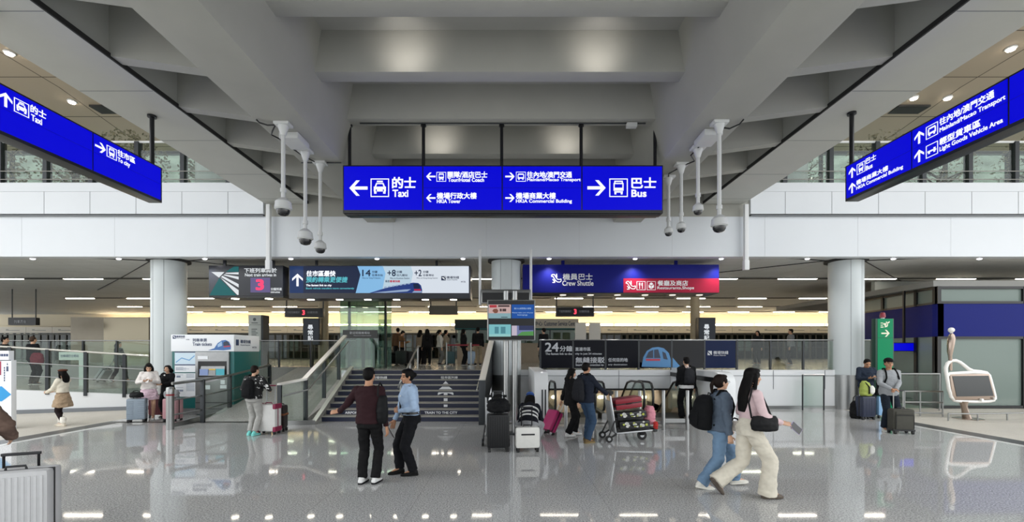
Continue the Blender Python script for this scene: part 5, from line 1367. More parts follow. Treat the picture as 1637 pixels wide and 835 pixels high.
# kiosk
Y = 12.8; bx, by = cropmap(1340, 480, 3.478, Y)
M_gwhite = mat('kiosk_gloss_white', '#f4f2ee', .2); M_bronze = mat('kiosk_bronze', '#a8978a', .22, .75)
t = thing('information_kiosk', 'white rounded information kiosk with tilted screen and ball topped blade', 'kiosk', (bx(718), Y, 0))
q3 = lambda L, dy=0: [V((bx(x), Y+dy, by(y))) for x, y in L]
out = q3([(604,425),(598,395),(598,375),(608,352),(628,338),(652,336),(676,346),(700,364),(722,382),(748,394),(790,398),(822,404),(838,420),(848,455),(860,500),(870,540),(862,558),(835,563),(760,565),(680,563),(648,558),(628,538),(614,495)])
mb = MB(); mb.tube(out, .047, 12, closed=True); mk('rounded_frame', mb, M_gwhite, t)
mb = MB(); mb.tube(q3([(604,420),(622,410),(680,406),(750,402),(826,408)]), .05, 10); mk('screen_bar', mb, M_gwhite, t)
sp = [(612,412),(830,410),(866,553),(642,556),(626,528)]
mb = MB(); mb.prism([(bx(x), by(y)) for x, y in sp], (0, Y-.05, 0), (1,0,0), (0,0,1), (0,.12,0)); mk('screen_surround', mb, M_bronze, t, bevel=.01)
mb = MB(); mb.prism([(bx(x), by(y)) for x, y in ((624,422),(824,420),(852,532),(648,536))], (0, Y-.06, 0), (1,0,0), (0,0,1), (0,.03,0)); mk('screen', mb, mat('kiosk_screen', '#1c252d', .06, spec=.8), t)
for x, y in ((783,553),(855,546)): mb = MB(); mb.cyl((bx(x), Y-.10, by(y)), (bx(x), Y-.03, by(y)), .035, n=14); mk('button', mb, M_gwhite, t)
mb = MB(); rings = []
for x, y, w, d in ((697,564,20,.10),(700,590,13,.08),(706,620,13,.09),(714,650,17,.11),(722,672,19,.13)): rings.append((V((bx(x), Y, by(y))), V(((bx(w)-bx(0)), 0, 0)), V((0, d, 0))))
mb.loft(rings[::-1], 24); mk('stem', mb, M_bronze, t)
mb = MB(); rings = []
for x, y, w, d in ((626,392,7,.03),(624,340,9,.04),(622,310,8,.05),(622,285,13,.07),(626,250,17,.08),(630,215,18,.08),(631,195,14,.06),(630,186,6,.04)): rings.append((V((bx(x), Y, by(y))), V((bx(w)-bx(0), 0, 0)), V((0, d, 0))))
mb.loft(rings[::-1], 24); mk('blade', mb, M_bronze, t)
mb = MB(); mb.ell((bx(629), Y, by(167)), .075, n=24, m=14); mb.cyl((bx(629), Y, by(184)), (bx(629), Y, by(172)), .03, n=12); mk('ball', mb, M_gwhite, t)
mb = MB(); mb.lathe([(.34, 0), (.34, .012), (.30, .02), (.001, .021)], (bx(722), Y, 0), 28); mk('base_plate', mb, M_bronze, t)
def rail(label, posts, top, bars, thick=.03, g=None, postm=None):
    pts = [V(p) for p in posts]; t = thing('barrier_rail', label, 'railing', pts[0])
    for p in pts: mb = MB(); mb.cyl(p, p + V((0,0,top)), thick*.8, n=12); mk('post', mb, postm or M_steel, t)
    for b_ in [top]+list(bars):
        mb = MB(); mb.tube([p + V((0,0,b_)) for p in pts], thick, 10); mk('bar', mb, M_steel, t)
    if g:
        mb = MB()
        for a, c in zip(pts, pts[1:]): w = V((0,.006,0)); z=V((0,0,1)); mb.hexa([a-w+z*.08, c-w+z*.08, c+w+z*.08, a+w+z*.08, a-w+z*(top-.04), c-w+z*(top-.04), c+w+z*(top-.04), a+w+z*(top-.04)])
        mk('glass_panel', mb, g, t)
rail('high steel and glass barrier behind the man in grey jumper', [(XZ(1436, 14.6), 14.6, 0), (XZ(1502, 14.6), 14.6, 0)], 1.19, (), .03, M_glassg)
rail('lower steel rail right of the man in grey jumper, leading to the kiosk', [(XZ(1446, 13.3), 13.3, 0), (XZ(1471, 13.3), 13.3, 0), (XZ(1507, 13.2), 13.2, 0)], .74, (.42, .1), .024)
rail('low kerb rail on short posts around the kiosk', [(XZ(1516, 12.4), 12.4, 0), (XZ(1563, 12.4), 12.4, 0), (XZ(1610, 12.5), 12.5, 0), (XZ(1660, 12.6), 12.6, 0)], .20, (), .022)
rail('glass and steel gate barrier left of the right column', [(XZ(1283, 14.7), 14.7, 0), (XZ(1317, 14.7), 14.7, 0)], 1.15, (), .03, M_glass, M_steeld)
# left edge totem
Y = 11.0
t = thing('wayfinding_totem', 'white wayfinding board with blue pointer and red strip at left edge', 'sign', (XZ(0, Y), Y, 0))
mb = MB(); mb.box((XZ(-26,Y), Y, 0), (XZ(18,Y), Y+.12, ZY(576,Y))); mb.box((XZ(-26,Y), Y, ZY(576,Y)), (XZ(14,Y), Y+.12, ZY(561,Y))); mk('board', mb, M_wp, t, bevel=.008)
pl = front(Y); U = lambda x: XZ(x, Y); Z_ = lambda y: ZY(y, Y)
marks(t, pl, [[(U(-26),Z_(642)),(U(3),Z_(642)),(U(18),Z_(631)),(U(3),Z_(618)),(U(-26),Z_(618))]], mat('pointer_blue', '#1292d2', .4), 'blue_pointer'); marks(t, pl, [[(U(-26),Z_(600)),(U(2),Z_(600)),(U(2),Z_(578)),(U(-26),Z_(578))]], mat('strip_red', '#a02a48', .4), 'red_strip')
marks(t, pl, [[(U(-26),Z_(577)),(U(18),Z_(577)),(U(18),Z_(576)),(U(-26),Z_(576))]], M_steeld, 'board_joint')
marks(t, pl, [[(U(11),Z_(584)),(U(13),Z_(584)),(U(12),Z_(580))], [(U(10.5),Z_(594)),(U(13.5),Z_(594)),(U(13.5),Z_(586)),(U(10.5),Z_(586))]] + [[(U(6.5),Z_(590+4*k)),(U(8),Z_(590+4*k)),(U(8),Z_(587+4*k)),(U(6.5),Z_(587+4*k))] for k in range(6)] + [[(U(-2+4*k),Z_(570)),(U(1+4*k),Z_(570)),(U(1+4*k),Z_(566)),(U(-2+4*k),Z_(566))] for k in range(4)], M_ink, 'printed_marks')

# ================================================================= train concourse
# platform screen doors, one unit and its copies
M_pframe = mat('door_frame_grey', '#45453f', .4, .4); M_pglass = glass('door_glass', '#8f9894', .02); M_header = mat('header_cream', '#ddd6c8', .5)
Yd = 36.5; UW = 2.12
def door_unit(x, label):
    t = thing('platform_door', label, 'platform door', (x, Yd, PLAT), group='platform screen doors')
    mb = MB(); mb.box((-UW/2+.02, 0, 2.12), (UW/2-.01, .3, 2.62)); mk('header_panel', mb, M_header, t, w=False)
    mb = MB()
    for a in (-UW/2, -.64, -.05, .55, UW/2-.09): mb.box((a, .05, 0), (a+.10, .2, 2.12))
    for z in (0, 1.98, .95): mb.box((-UW/2, .06, z), (UW/2, .18, z+.1 if z != .95 else z+.05))
    mk('frame', mb, M_pframe, t, w=False)
    mb = MB(); mb.box((-UW/2, -.01, 2.10), (UW/2, .02, 2.14)); mk('header_edge', mb, M_steeld, t, w=False)
    mb = MB(); mb.box((-UW/2, .11, .1), (UW/2, .12, 2.0)); mk('glass_pane', mb, M_pglass, t, w=False)
    return t
u0 = door_unit(-20*UW, 'grey framed glass platform door with cream header along the back of the concourse')
mb = MB(); mb.box((-.55, -.006, 2.34), (.55, 0, 2.37)); mb.box((-.55,-.006,2.40),(-.35,0,2.44)); mk('route_strip', mb, mat('route_ink', '#6a716c', .5), u0, w=False)
for i in range(1, 41): dup(u0, ((-20+i)*UW, Yd, PLAT))
mb = MB()   # train standing beyond the doors
mb.box((-40, 38.2, .9), (40, 39.4, 4.0), 0)
for k in range(-24, 25):
    mb.box((1.6*k+.15, 38.16, 2.0), (1.6*k+1.25, 38.2, 3.0), 1 if k % 3 else 2)
tag(mk('train', mb, [mat('train_white', '#77776f', .4), mat('train_window_dark', '#25282a', .15), lamp('train_window_lit', '#d8dcd4', .7)]), 'pale train standing behind the platform doors', 'train')
# warm cove lamps above the doors
LAMP_C = lamp('cove_warm', '#ffe6bc', 28.0)
mb = MB(); mb.box((-34, 36.6, 4.0), (34, 37.2, 4.08), 0); 
struct('trim_cove', mb, M_header, 'cream ledge of the lighting cove above the platform doors')
def tube_lamp(x, label):
    mb = MB(); mb.box((-.85, 0, 0), (.85, .08, .07)); o = mk('cove_lamp', mb, LAMP_C, None, w=False); o.location = (x, 36.5, 4.1); tag(o, label, 'lamp', 'cove lamps above the platform doors'); return o
c0 = tube_lamp(-32.4, 'warm white tube lamp in the cove above the platform doors')
for i in range(1, 35):
    o = c0.copy(); COL.objects.link(o); o.location = (-32.4+1.9*i, 36.5, 4.1)
# ceiling strip lamps
M_slot = mat('lamp_slot_dark', '#2c2b28', .6); LAMP_S = lamp('strip_warm_white', '#fff4e2', 27.0)
first = None; rows = ((18.9, 3.33, XZ(133, 18.9)), (22.3, 3.33, XZ(105, 22.3)), (25.8, 3.5, XZ(128, 25.8)), (30.5, 3.5, XZ(125, 30.5)), (34.6, 3.5, XZ(88, 34.6)))
for r, (y, per, xs) in enumerate(rows):
    if r == 1: continue
    x = xs - per*int((xs + 24)/per)
    lab = ['warm strip lamp in the ceiling row nearest the fascia', '', 'warm strip lamp in the second ceiling row over the concourse', 'warm strip lamp in the third ceiling row over the concourse', 'warm strip lamp in the ceiling row farthest back by the cove'][r]
    while x < 26:
        if first is None:
            first = thing('ceiling_strip_lamp', lab, 'ceiling lamp', (x, y, 4.99), group='strip lamps nearest the fascia')
            mb = MB(); mb.box((-.8, -.04, -.035), (.8, .04, -.02)); mk('diffuser', mb, LAMP_S, first, w=False)
            mb = MB(); mb.box((-.83, -.1, -.02), (2.5, .1, .008)); mk('slot', mb, M_slot, first, w=False)
        else: dup(first, (x, y, 4.99), label=lab, group=['strip lamps nearest the fascia','','strip lamps in the second row','strip lamps in the third row','strip lamps in the farthest row'][r])
        x += per
# small downlights along the fascia
first = None
for i in range(-6, 7):
    x = XZ(740, 14.62) + i*138*14.62/F
    lab = 'small round downlight in the soffit strip behind the long white fascia'
    if first is None:
        first = thing('soffit_downlight', lab, 'downlight', (x, 14.66, 4.955), group='soffit downlights')
        mb = MB(); mb.lathe([(.085, .0), (.09, -.012), (.075, -.02), (.07, -.008)], (0,0,0), 20); mk('rim', mb, M_white2, first, w=False)
        mb = MB(); mb.lathe([(.068, -.012), (.06, -.035), (.03, -.05), (.001, -.055)], (0,0,0), 18); mk('lamp', mb, lamp('downlight_white', '#f6f4ff', 9.0), first, w=False)
    else: dup(first, (x, 14.66, 4.955))
# vault downlights
for px, py, lab in ((15,82,'bright downlight in the brown vault at upper left, nearest the corner'), (115,162,'bright downlight in the brown vault left, above the left blue sign'), (1616,75,'bright downlight in the brown vault at upper right, nearest the corner'), (1515,157,'bright downlight in the brown vault, right one of the close pair'), (1461,157,'bright downlight in the brown vault, left one of the close pair')):
    Yv = (9.45 if py < 120 else 9.3)*F/(CY-py); p = P(px, py, Yv); zv = (11.4-.1*(Yv-7.5)/8.5 if Yv < 16 else 11.3-.125*(Yv-16))
    t = thing('vault_downlight', lab, 'downlight', (p.x, p.y, zv-.02))
    mb = MB(); mb.lathe([(.13, .05), (.15, .0), (.12, -.02)], (p.x, p.y, zv-.03), 20); mk('rim', mb, M_white2, t)
    mb = MB(); mb.lathe([(.115, .0), (.10, -.05), (.001, -.07)], (p.x, p.y, zv-.03), 20); mk('lamp', mb, lamp('vault_lamp', '#fff3df', 25.0), t)
# hanging displays
def hang_display(label, px0, px1, py0, py1, Y, num):
    t = thing('hanging_display', label, 'display', (XZ((px0+px1)/2, Y), Y, ZY(py1, Y)))
    mb = MB(); mb.box((XZ(px0,Y), Y, ZY(py1,Y)), (XZ(px1,Y), Y+.25, ZY(py0,Y))); mk('case', mb, M_steeld, t, bevel=.01)
    mb = MB(); mb.box((XZ(px0+2,Y), Y-.01, ZY(py1-1,Y)), (XZ(px1-2,Y), Y, ZY(py0+2,Y))); mk('screen', mb, M_black, t)
    for p in (px0+1, px1-1): mb = MB(); mb.cyl((XZ(p,Y), Y+.12, ZY(py1,Y)), (XZ(p,Y), Y+.12, 4.99), .03, n=10); mk('hanger', mb, M_steeld, t)
    if num:
        c = (px0+px1)/2; h = (py1-py0)
        write(t, front(Y-.012), [(num, XZ(c-1.8,Y), ZY(py1-.25*h,Y), XZ(c+1.8,Y), ZY(py0+.25*h,Y), dict(bold=.03))], lamp('display_red', '#ff4a5e', 1.5))
        write(t, front(Y-.012), [('下班列車將於', XZ(px0+4,Y), ZY(py1-.4*h,Y), XZ(c-6,Y), ZY(py0+.35*h,Y), dict(bold=.0)), ('分鐘到達', XZ(c+6,Y), ZY(py1-.4*h,Y), XZ(px1-8,Y), ZY(py0+.35*h,Y), dict(bold=.0))], lamp('display_grey', '#8d9095', .5))
hang_display('small black train time display hanging left over the concourse', 455, 516, 493, 507, 20, '3')
hang_display('small black train time display hanging under the navy crew sign', 889, 950, 491, 506, 20, '3')
t0_ = thing('hanging_board', 'blank grey board hanging over the queue behind the stairs', 'sign', (XZ(708, 21), 21, ZY(503, 21)))
mb = MB(); mb.box((XZ(686,21), 21, ZY(503,21)), (XZ(731,21), 21.2, ZY(489,21))); mk('board', mb, mat('board_grey', '#5d5a54', .5), t0_)
for p in (688, 729): mb = MB(); mb.cyl((XZ(p,21), 21.1, ZY(490,21)), (XZ(p,21), 21.1, 4.99), .025, n=8); mk('hanger', mb, M_steeld, t0_)
t0_ = thing('hanging_board', 'black sign board hanging at far left over the concourse', 'sign', (XZ(35, 22), 22, ZY(520, 22)))
mb = MB(); mb.box((XZ(13,22), 22, ZY(520,22)), (XZ(57,22), 22.2, ZY(508,22))); mk('board', mb, M_black, t0_)
write(t0_, front(21.99), [('列車月台', XZ(23,22), ZY(517,22), XZ(42,22), ZY(512,22), dict(bold=.0))], M_print)
for p in (16, 54): mb = MB(); mb.cyl((XZ(p,22), 22.1, ZY(509,22)), (XZ(p,22), 22.1, 4.99), .025, n=8); mk('hanger', mb, M_steeld, t0_)
# light box advertisements on tan columns
def lightbox(label, px0, px1, py0, py1, Y, cpx, cw):
    mb = MB(); mb.cyl((XZ(cpx,Y+.6), Y+.6, PLAT), (XZ(cpx,Y+.6), Y+.6, 4.99), cw, n=28); o = struct('column_tan_%d' % px0, mb, mat('tan_column', '#a2957c', .45), 'tan round column behind the %s' % label.split(' with')[0], cat='column')
    t = thing('advertising_light_box', label, 'advertisement', (XZ((px0+px1)/2, Y), Y, ZY(py1, Y)))
    mb = MB(); mb.box((XZ(px0,Y), Y, ZY(py1,Y)), (XZ(px1,Y), Y+.3, ZY(py0,Y))); mb.box((XZ((px0+px1)/2-1,Y), Y+.1, PLAT), (XZ((px0+px1)/2+1,Y), Y+.2, ZY(py1,Y))); mk('case', mb, M_black, t, bevel=.01)
    mb = MB(); mb.box((XZ(px0+1.5,Y), Y-.01, ZY(py1-1,Y)), (XZ(px1-1.5,Y), Y, ZY(py0+1,Y))); mk('picture', mb, lamp('light_box_charcoal', '#3a3e44', .6), t)
    c = (px0+px1)/2 - 1; h = (py1-py0)
    for i, ch in enumerate('尋常記'): write(t, front(Y-.012), [(ch, XZ(c-4,Y), ZY(py0+h*(.42+.2*i),Y), XZ(c+4,Y), ZY(py0+h*(.25+.2*i),Y), dict(bold=.02))], L_soft)
lightbox('dark advertising light box with white characters left of the stairs', 484, 511, 509, 552, 20, 517, .22)
lightbox('dark advertising light box with white characters behind the balustrade, right', 1117, 1144, 508, 552, 20, 1111, .2)
# service counter
Yb = 25
t = thing('service_counter', 'customer service counter with green and cream fascia behind the queue', 'counter', (XZ(825, Yb), Yb, PLAT))
mb = MB(); mb.box((XZ(727,Yb), Yb, ZY(526,Yb)), (XZ(800,Yb), Yb+2, ZY(511,Yb))); mk('green_fascia', mb, mat('deep_green', '#14302e', .4), t)
mb = MB(); mb.box((XZ(727,Yb), Yb-.02, ZY(527,Yb)), (XZ(925,Yb), Yb+1, ZY(525,Yb))); mk('trim_strip', mb, M_tealp, t)
mb = MB(); mb.box((XZ(800,Yb), Yb, ZY(525,Yb)), (XZ(925,Yb), Yb+2, ZY(510,Yb))); fc = mk('cream_fascia', mb, M_header, t)
write(fc, front(Yb-.01), [('客戶服務中心', XZ(826,Yb), ZY(521,Yb), XZ(867,Yb), ZY(514,Yb), dict(bold=.01)), ('Customer Service Centre', XZ(870,Yb), ZY(521,Yb), XZ(923,Yb), ZY(514,Yb), dict(bold=.01))], M_ink)
mb = MB(); mb.box((XZ(730,Yb), Yb+.2, PLAT), (XZ(922,Yb), Yb+1, PLAT+1.05)); mb.box((XZ(728,Yb), Yb+.1, PLAT+1.05), (XZ(924,Yb), Yb+1.05, PLAT+1.1)); mk('counter', mb, M_beige, t)
mb = MB(); mb.box((XZ(728,Yb), Yb+1.4, PLAT), (XZ(924,Yb), Yb+1.5, ZY(526,Yb))); mk('back_panel', mb, mat('counter_back', '#c9bfae', .6), t)
for p in (728, 760, 800, 840, 880, 922): mb = MB(); mb.box((XZ(p,Yb)-.03, Yb+.3, PLAT+1.1), (XZ(p,Yb)+.03, Yb+.36, ZY(526,Yb))); mk('post', mb, M_steeld, t)

mb = MB(); mb.box((XZ(730,Yb), Yb+.32, PLAT+1.1), (XZ(922,Yb), Yb+.33, ZY(527,Yb))); mk('glass_screen', mb, M_glassg, t)
for i, (a, b_) in enumerate(((919.5, 937), (942, 960))):
    Y = 20.2; t = thing('poster_stand', ['left one of two tall white boards behind the balustrade lettering', 'right one of two tall white boards behind the balustrade lettering'][i], 'board', (XZ((a+b_)/2,Y), Y, PLAT))
    mb = MB(); mb.box((XZ(a,Y), Y, PLAT+.3), (XZ(b_,Y), Y+.05, ZY(516,Y))); mk('board', mb, mat('board_white', '#d5d3cd', .5), t)
    mb = MB(); mb.box((XZ(a+2,Y), Y+.05, PLAT), (XZ(b_-2,Y), Y+.1, PLAT+.6)); mb.box((XZ(a,Y), Y-.15, PLAT), (XZ(b_,Y), Y+.2, PLAT+.03)); mk('stand', mb, M_steeld, t)
# glass lift enclosure left of the stairs top
Y = 16.6
t = thing('glass_lift_shaft', 'green tinted glass enclosure with dark name board at the stair head', 'glass enclosure', (XZ(574, Y), Y, PLAT))
xa, xb = XZ(544, Y), XZ(605, Y)
mb = MB()
for x in (xa, xb): mb.box((x-.01, Y, PLAT), (x+.01, Y+1.8, 4.95))
mb.box((xa, Y, PLAT), (xb, Y+.02, 4.95)); mb.box((xa, Y+1.78, PLAT), (xb, Y+1.8, 4.95)); mk('glass_walls', mb, glass('pale_glass', '#e2efe9', .05), t)
for i, f in enumerate((0, .38, .68, 1)):
    mb = MB(); x = xa+(xb-xa)*f; mb.box((x-.045, Y+.9, PLAT), (x+.045, Y+1.0, 4.95 if i in (0,3) else ZY(541,Y))); mk('post', mb, M_steeld, t)
mb = MB(); mb.box((XZ(549,Y), Y-.06, ZY(541,Y)), (XZ(604,Y), Y-.01, ZY(528,Y))); nb_ = mk('name_board', mb, mat('board_charcoal', '#2c2d2d', .4), t)
write(nb_, front(Y-.062), [('歡迎蒞臨機場站', XZ(560,Y), ZY(534.5,Y), XZ(592,Y), ZY(530.5,Y), dict(bold=.0)), ('Welcome to Airport Station', XZ(566,Y), ZY(538,Y), XZ(594,Y), ZY(536,Y), dict(bold=.0))], M_print)
# totem left
Y = 17.9
t = thing('station_totem', 'slim white and teal station totem between ticket machine and balustrade', 'sign', (XZ(408, Y), Y, PLAT))
mb = MB(); mb.box((XZ(397,Y), Y, PLAT), (XZ(417,Y), Y+.5, ZY(504,Y))); mk('board', mb, mat('totem_grey_white', '#c3c8c4', .5), t, bevel=.008)
mb = MB(); mb.box((XZ(417,Y), Y+.02, PLAT), (XZ(420,Y), Y+.48, ZY(504,Y))); mk('dark_side', mb, M_steeld, t)
pl = front(Y); Ux = lambda x: XZ(x, Y); Vy = lambda y: ZY(y, Y)
marks(t, pl, [[(Ux(397.3),PLAT),(Ux(416.7),PLAT),(Ux(416.7),Vy(560)),(Ux(397.3),Vy(560))]], mat('totem_teal', '#5f9a9c', .5), 'teal_panel', d0=0, d1=.003)
marks(t, pl, [[(Ux(407+2.6*math.cos(a)),Vy(511+2.6*math.sin(a))) for a in [i*math.pi/6 for i in range(12)]]] + [[(Ux(402),Vy(y+1.2)),(Ux(412-w),Vy(y+1.2)),(Ux(412-w),Vy(y)),(Ux(402),Vy(y))] for y, w in ((516,0),(526,1),(529,3),(532,0),(535,2),(538,4),(550,3))] + [[(Ux(397.3),Vy(520)),(Ux(416.7),Vy(520)),(Ux(416.7),Vy(519.5)),(Ux(397.3),Vy(519.5))]], mat('totem_ink', '#5b6260', .5), 'printed_marks', d0=0, d1=.004)
# pale notice on the ramp
Y = 16.0
t = thing('notice_stand', 'pale green notice board on a post behind the ramp glass', 'sign', (XZ(128, Y), Y, .7))
mb = MB(); mb.box((XZ(94,Y), Y, ZY(576,Y)), (XZ(134,Y), Y+.05, ZY(563,Y))); mk('board', mb, mat('notice_pale', '#b9c6bd', .5), t)
mb = MB(); mb.box((XZ(126,Y), Y, .7), (XZ(134,Y), Y+.05, ZY(576,Y))); mk('post', mb, MATS['notice_pale'], t)
write(t, front(Y-.004), [('往機場巴士總站', XZ(97,Y), ZY(571.5,Y), XZ(126,Y), ZY(567,Y), dict(bold=.0))], M_ink)
# queue posts with red belt
for i, px in enumerate((714, 753)):
    Y = 19.0; mb = MB(); x = XZ(px, Y); mb.cyl((x, Y, PLAT+.03), (x, Y, PLAT+.95), .03, n=12); mb.lathe([(.17, PLAT), (.17, PLAT+.03), (.03, PLAT+.045)], (x, Y, 0), 20); mb.cyl((x, Y, PLAT+.93), (x, Y, PLAT+.99), .04, n=12)
    o = mk('queue_post', mb, M_steel, None); tag(o, ['left queue post holding the red belt at the stair head', 'right queue post holding the red belt at the stair head'][i], 'queue post')
    m2 = MB(); m2.box((x+.03, Y-.004, PLAT+.86), (x+(XZ(751,Y)-XZ(716,Y) if i == 0 else .35), Y+.004, PLAT+.92)); mk('red_belt', m2, mat('belt_red', '#8f2430', .6), o)
# trees on the upper deck
M_leaf = mat('dry_leaf', '#8f8c76', .7, var=.4, vscale=9); M_bark = mat('bark', '#4a4038', .8)
rnd = random.Random(5)
def tree(label, x, y, h, r):
    t = thing('tree', label, 'tree', (x, y, 7.03), group='trees on the upper deck')
    mb = MB(); mb.tube([(x, y, 7.02), (x+.06, y, 7.0+h*.3), (x-.05, y+.05, 7.0+h*.55)], [.11,.09,.06], 8)
    for k in range(9):
        a = rnd.uniform(0, 6.28); z = rnd.uniform(.35, .6)*h; e = V((math.cos(a)*r*.9, math.sin(a)*r*.7, h*rnd.uniform(.1,.4)))
        mb.tube([V((x, y, 7.0+z)), V((x, y, 7.0+z))+e*.5+V((0,0,.1)), V((x, y, 7.0+z))+e], [.045,.03,.012], 6)
    mk('trunk', mb, M_bark, t)
    vs, fs = [], []
    for k in range(800):
        while True:
            p = V((rnd.uniform(-1,1), rnd.uniform(-1,1), rnd.uniform(-1,1)))
            if p.length < 1: break
        c = V((x+p.x*r, y+p.y*r, 7.0+h*.66+p.z*h*.36)); u = V((rnd.uniform(-1,1), rnd.uniform(-1,1), rnd.uniform(-1,1))).normalized()*.075; w = u.orthogonal().normalized()*.04
        o = len(vs); vs += [c-u, c+w, c+u, c-w]; fs.append((o,o+1,o+2,o+3))
    m2 = MB(); m2.v = vs; m2.f = fs; m2.m = [0]*len(fs); mk('foliage', m2, M_leaf, t, smooth=False)
TL = ['farthest left', 'second from the left edge', 'third from the left edge', 'nearest the left end of the bridge', 'nearest the right end of the bridge', 'third from the right edge', 'second from the right edge', 'farthest right']
for i, (x, y) in enumerate(((-20.5,17.6),(-17.6,18.3),(-14.6,17.4),(-12.2,18.6),(11.6,18.6),(14.4,17.5),(17.4,18.2),(20.6,17.6))):
    tree('sparse leafy tree behind the upper deck balustrade, ' + TL[i], x, y, 3.4, 1.25)

Y = 16.2
t = thing('backlit_sign', 'small blank blue backlit sign at the office door right of the green totem', 'sign', (XZ(1447, Y), Y, ZY(562, Y)))
mb = MB(); mb.box((XZ(1427,Y), Y, ZY(562,Y)), (XZ(1467,Y), Y+.12, ZY(548,Y))); mk('sign_case', mb, M_signblk, t)
mb = MB(); mb.box((XZ(1428,Y), Y-.01, ZY(561,Y)), (XZ(1466,Y), Y, ZY(549,Y))); mk('sign_panel', mb, L_blue, t)
mb = MB(); mb.box((XZ(1447,Y)-.03, Y+.02, ZY(548,Y)), (XZ(1447,Y)+.03, Y+.08, 4.1)); mk('hanger', mb, M_signblk, t)
def printed(name, c0, c1, scale, lo, hi):
    m = mat(name, c0, .75, var=.5, vscale=scale); r = [n for n in m.node_tree.nodes if n.type == 'VALTORGB'][0]
    r.color_ramp.elements[0].position = lo; r.color_ramp.elements[1].position = hi; r.color_ramp.elements[0].color = lin(c0); r.color_ramp.elements[1].color = lin(c1); return m
PRINT = printed('black_white_print', '#121214', '#dededc', 17, .60, .64)
# ================================================================= people and luggage
def gp(px, Y, Z=0.0): return V((XZ(px, Y), Y, Z))
SK1, SK2 = '#b98a6c', '#d3a88c'
# ---- the two talking in the middle
S = person('man in maroon jumper seen from behind, left arm stretched out', gp(590, 6.5), -2, 1.665, 'm',
    dict(hL=(-.50,.16,1.02), dL=(-1,.12,-.12), nL=(.1,.7,-.6), tL=(0,.2,1), cL=12, eL=(-.3,-.6,-.8), hR=(.25,.02,.80), fL=(-.105,0,.08,0,4), fR=(.085,.02,.08,0,8), head=(4,0,0)), vox=.0055, skinc=SK1,
    top=dict(col='#2f1a1e', hem=.90, ease=.032, cuff=.038, fold=.012, name='jumper'), legs=dict(col='#141415', ease=.014, knee=.075, hem=.070, cut=.0, fold=.012), shoes=dict(col='#e4e4e2', sole='#16171a', size=1.0, high=.03), hair=('short', M_hairb))
T_ = S
shoulder_bag('black sling bag hanging at the right side of the man in maroon', S, (.21,-.06,1.08), .17, .40, .13, '#101113', [(.17,-.13,1.27),(.17,-.12,1.40),(.165,-.01,1.455),(.17,.10,1.38),(.21,.09,1.22)], .009)
S = person('woman in pale blue uniform shirt and black trousers, leaning towards the man in maroon', gp(657, 7.02), 116, 1.63, 'f',
    dict(lean=5, side=-1, plean=1, hL=(-.10,.22,1.00), eL=(-.6,-1,-.25), dL=(.85,.35,.1), nL=(.3,-.9,.0), tL=(0,0,1), cL=45, hR=(.16,.24,.79), eR=(.3,-1,0), dR=(.1,.25,-1), fL=(-.11,-.01,.08,0,12), fR=(.10,.15,.08,0,-6), head=(-6,6,-5), headup=.8), vox=.0055, skinc=SK1,
    top=dict(col='#a9c0dc', hem=.97, ease=.044, cuff=.038, fold=.012, sw=1.08, name='uniform_shirt', collar=True), legs=dict(col='#131418', ease=.024, thigh=.098, knee=.086, hem=.076, cut=.01, fold=.012, waist=1.04), shoes=dict(col='#131313', sole='#101010', size=1.1, high=.08), hair=('bun', M_hairb),
    extra=lambda S, b, ch: (
        mk('belt', (lambda m: (m.loft([(blend(S,(0,-.003,.985),.985), V((.205*S.k,0,0)), V((0,.152*S.k,0))), (blend(S,(0,-.003,1.025),1.025), V((.198*S.k,0,0)), V((0,.148*S.k,0)))], 24), m)[1])(MB()), M_black, b, w=False),
        mk('lanyard', (lambda m: (m.tube([S.U @ (V(p)*S.k) for p in ((-.05,-.05,1.44),(-.07,.06,1.41),(-.05,.155,1.28),(-.015,.160,1.10))], .010, 8), m.tube([S.U @ (V(p)*S.k) for p in ((.05,-.05,1.44),(.06,.06,1.41),(.03,.155,1.28),(-.01,.160,1.10))], .010, 8), m.cbox(S.U @ (V((-.012,.168,1.04))*S.k), (.06,.01,.10)), m)[3])(MB()), M_black, b, w=False),
        [mk('epaulette', (lambda m: (m.cbox(S.U @ (V((s*.125,-.008,1.440))*S.k), (.10,.05,.012), M=None), m)[1])(MB()), M_black, b, w=False) for s in (-1, 1)],
        mk('name_badge', (lambda m: (m.cbox(S.U @ (V((-.09,.158,1.30))*S.k), (.055,.012,.018)), m)[1])(MB()), M_wp, b, w=False)))
w = at(S, S.wr['R'])
mb = MB(); Mx = Matrix.Translation(w + V((-.06,-.05,-.17))) @ Matrix.Rotation(R(116), 4, 'Z') @ Matrix.Rotation(R(-28), 4, 'X'); mb.cbox((0,0,0), (.10,.012,.24), M=Mx); tag(mk('clipboard', mb, mat('clipboard_dark', '#3a3136', .4), None, bevel=.004), 'dark clipboard held low by the woman in uniform', 'clipboard')

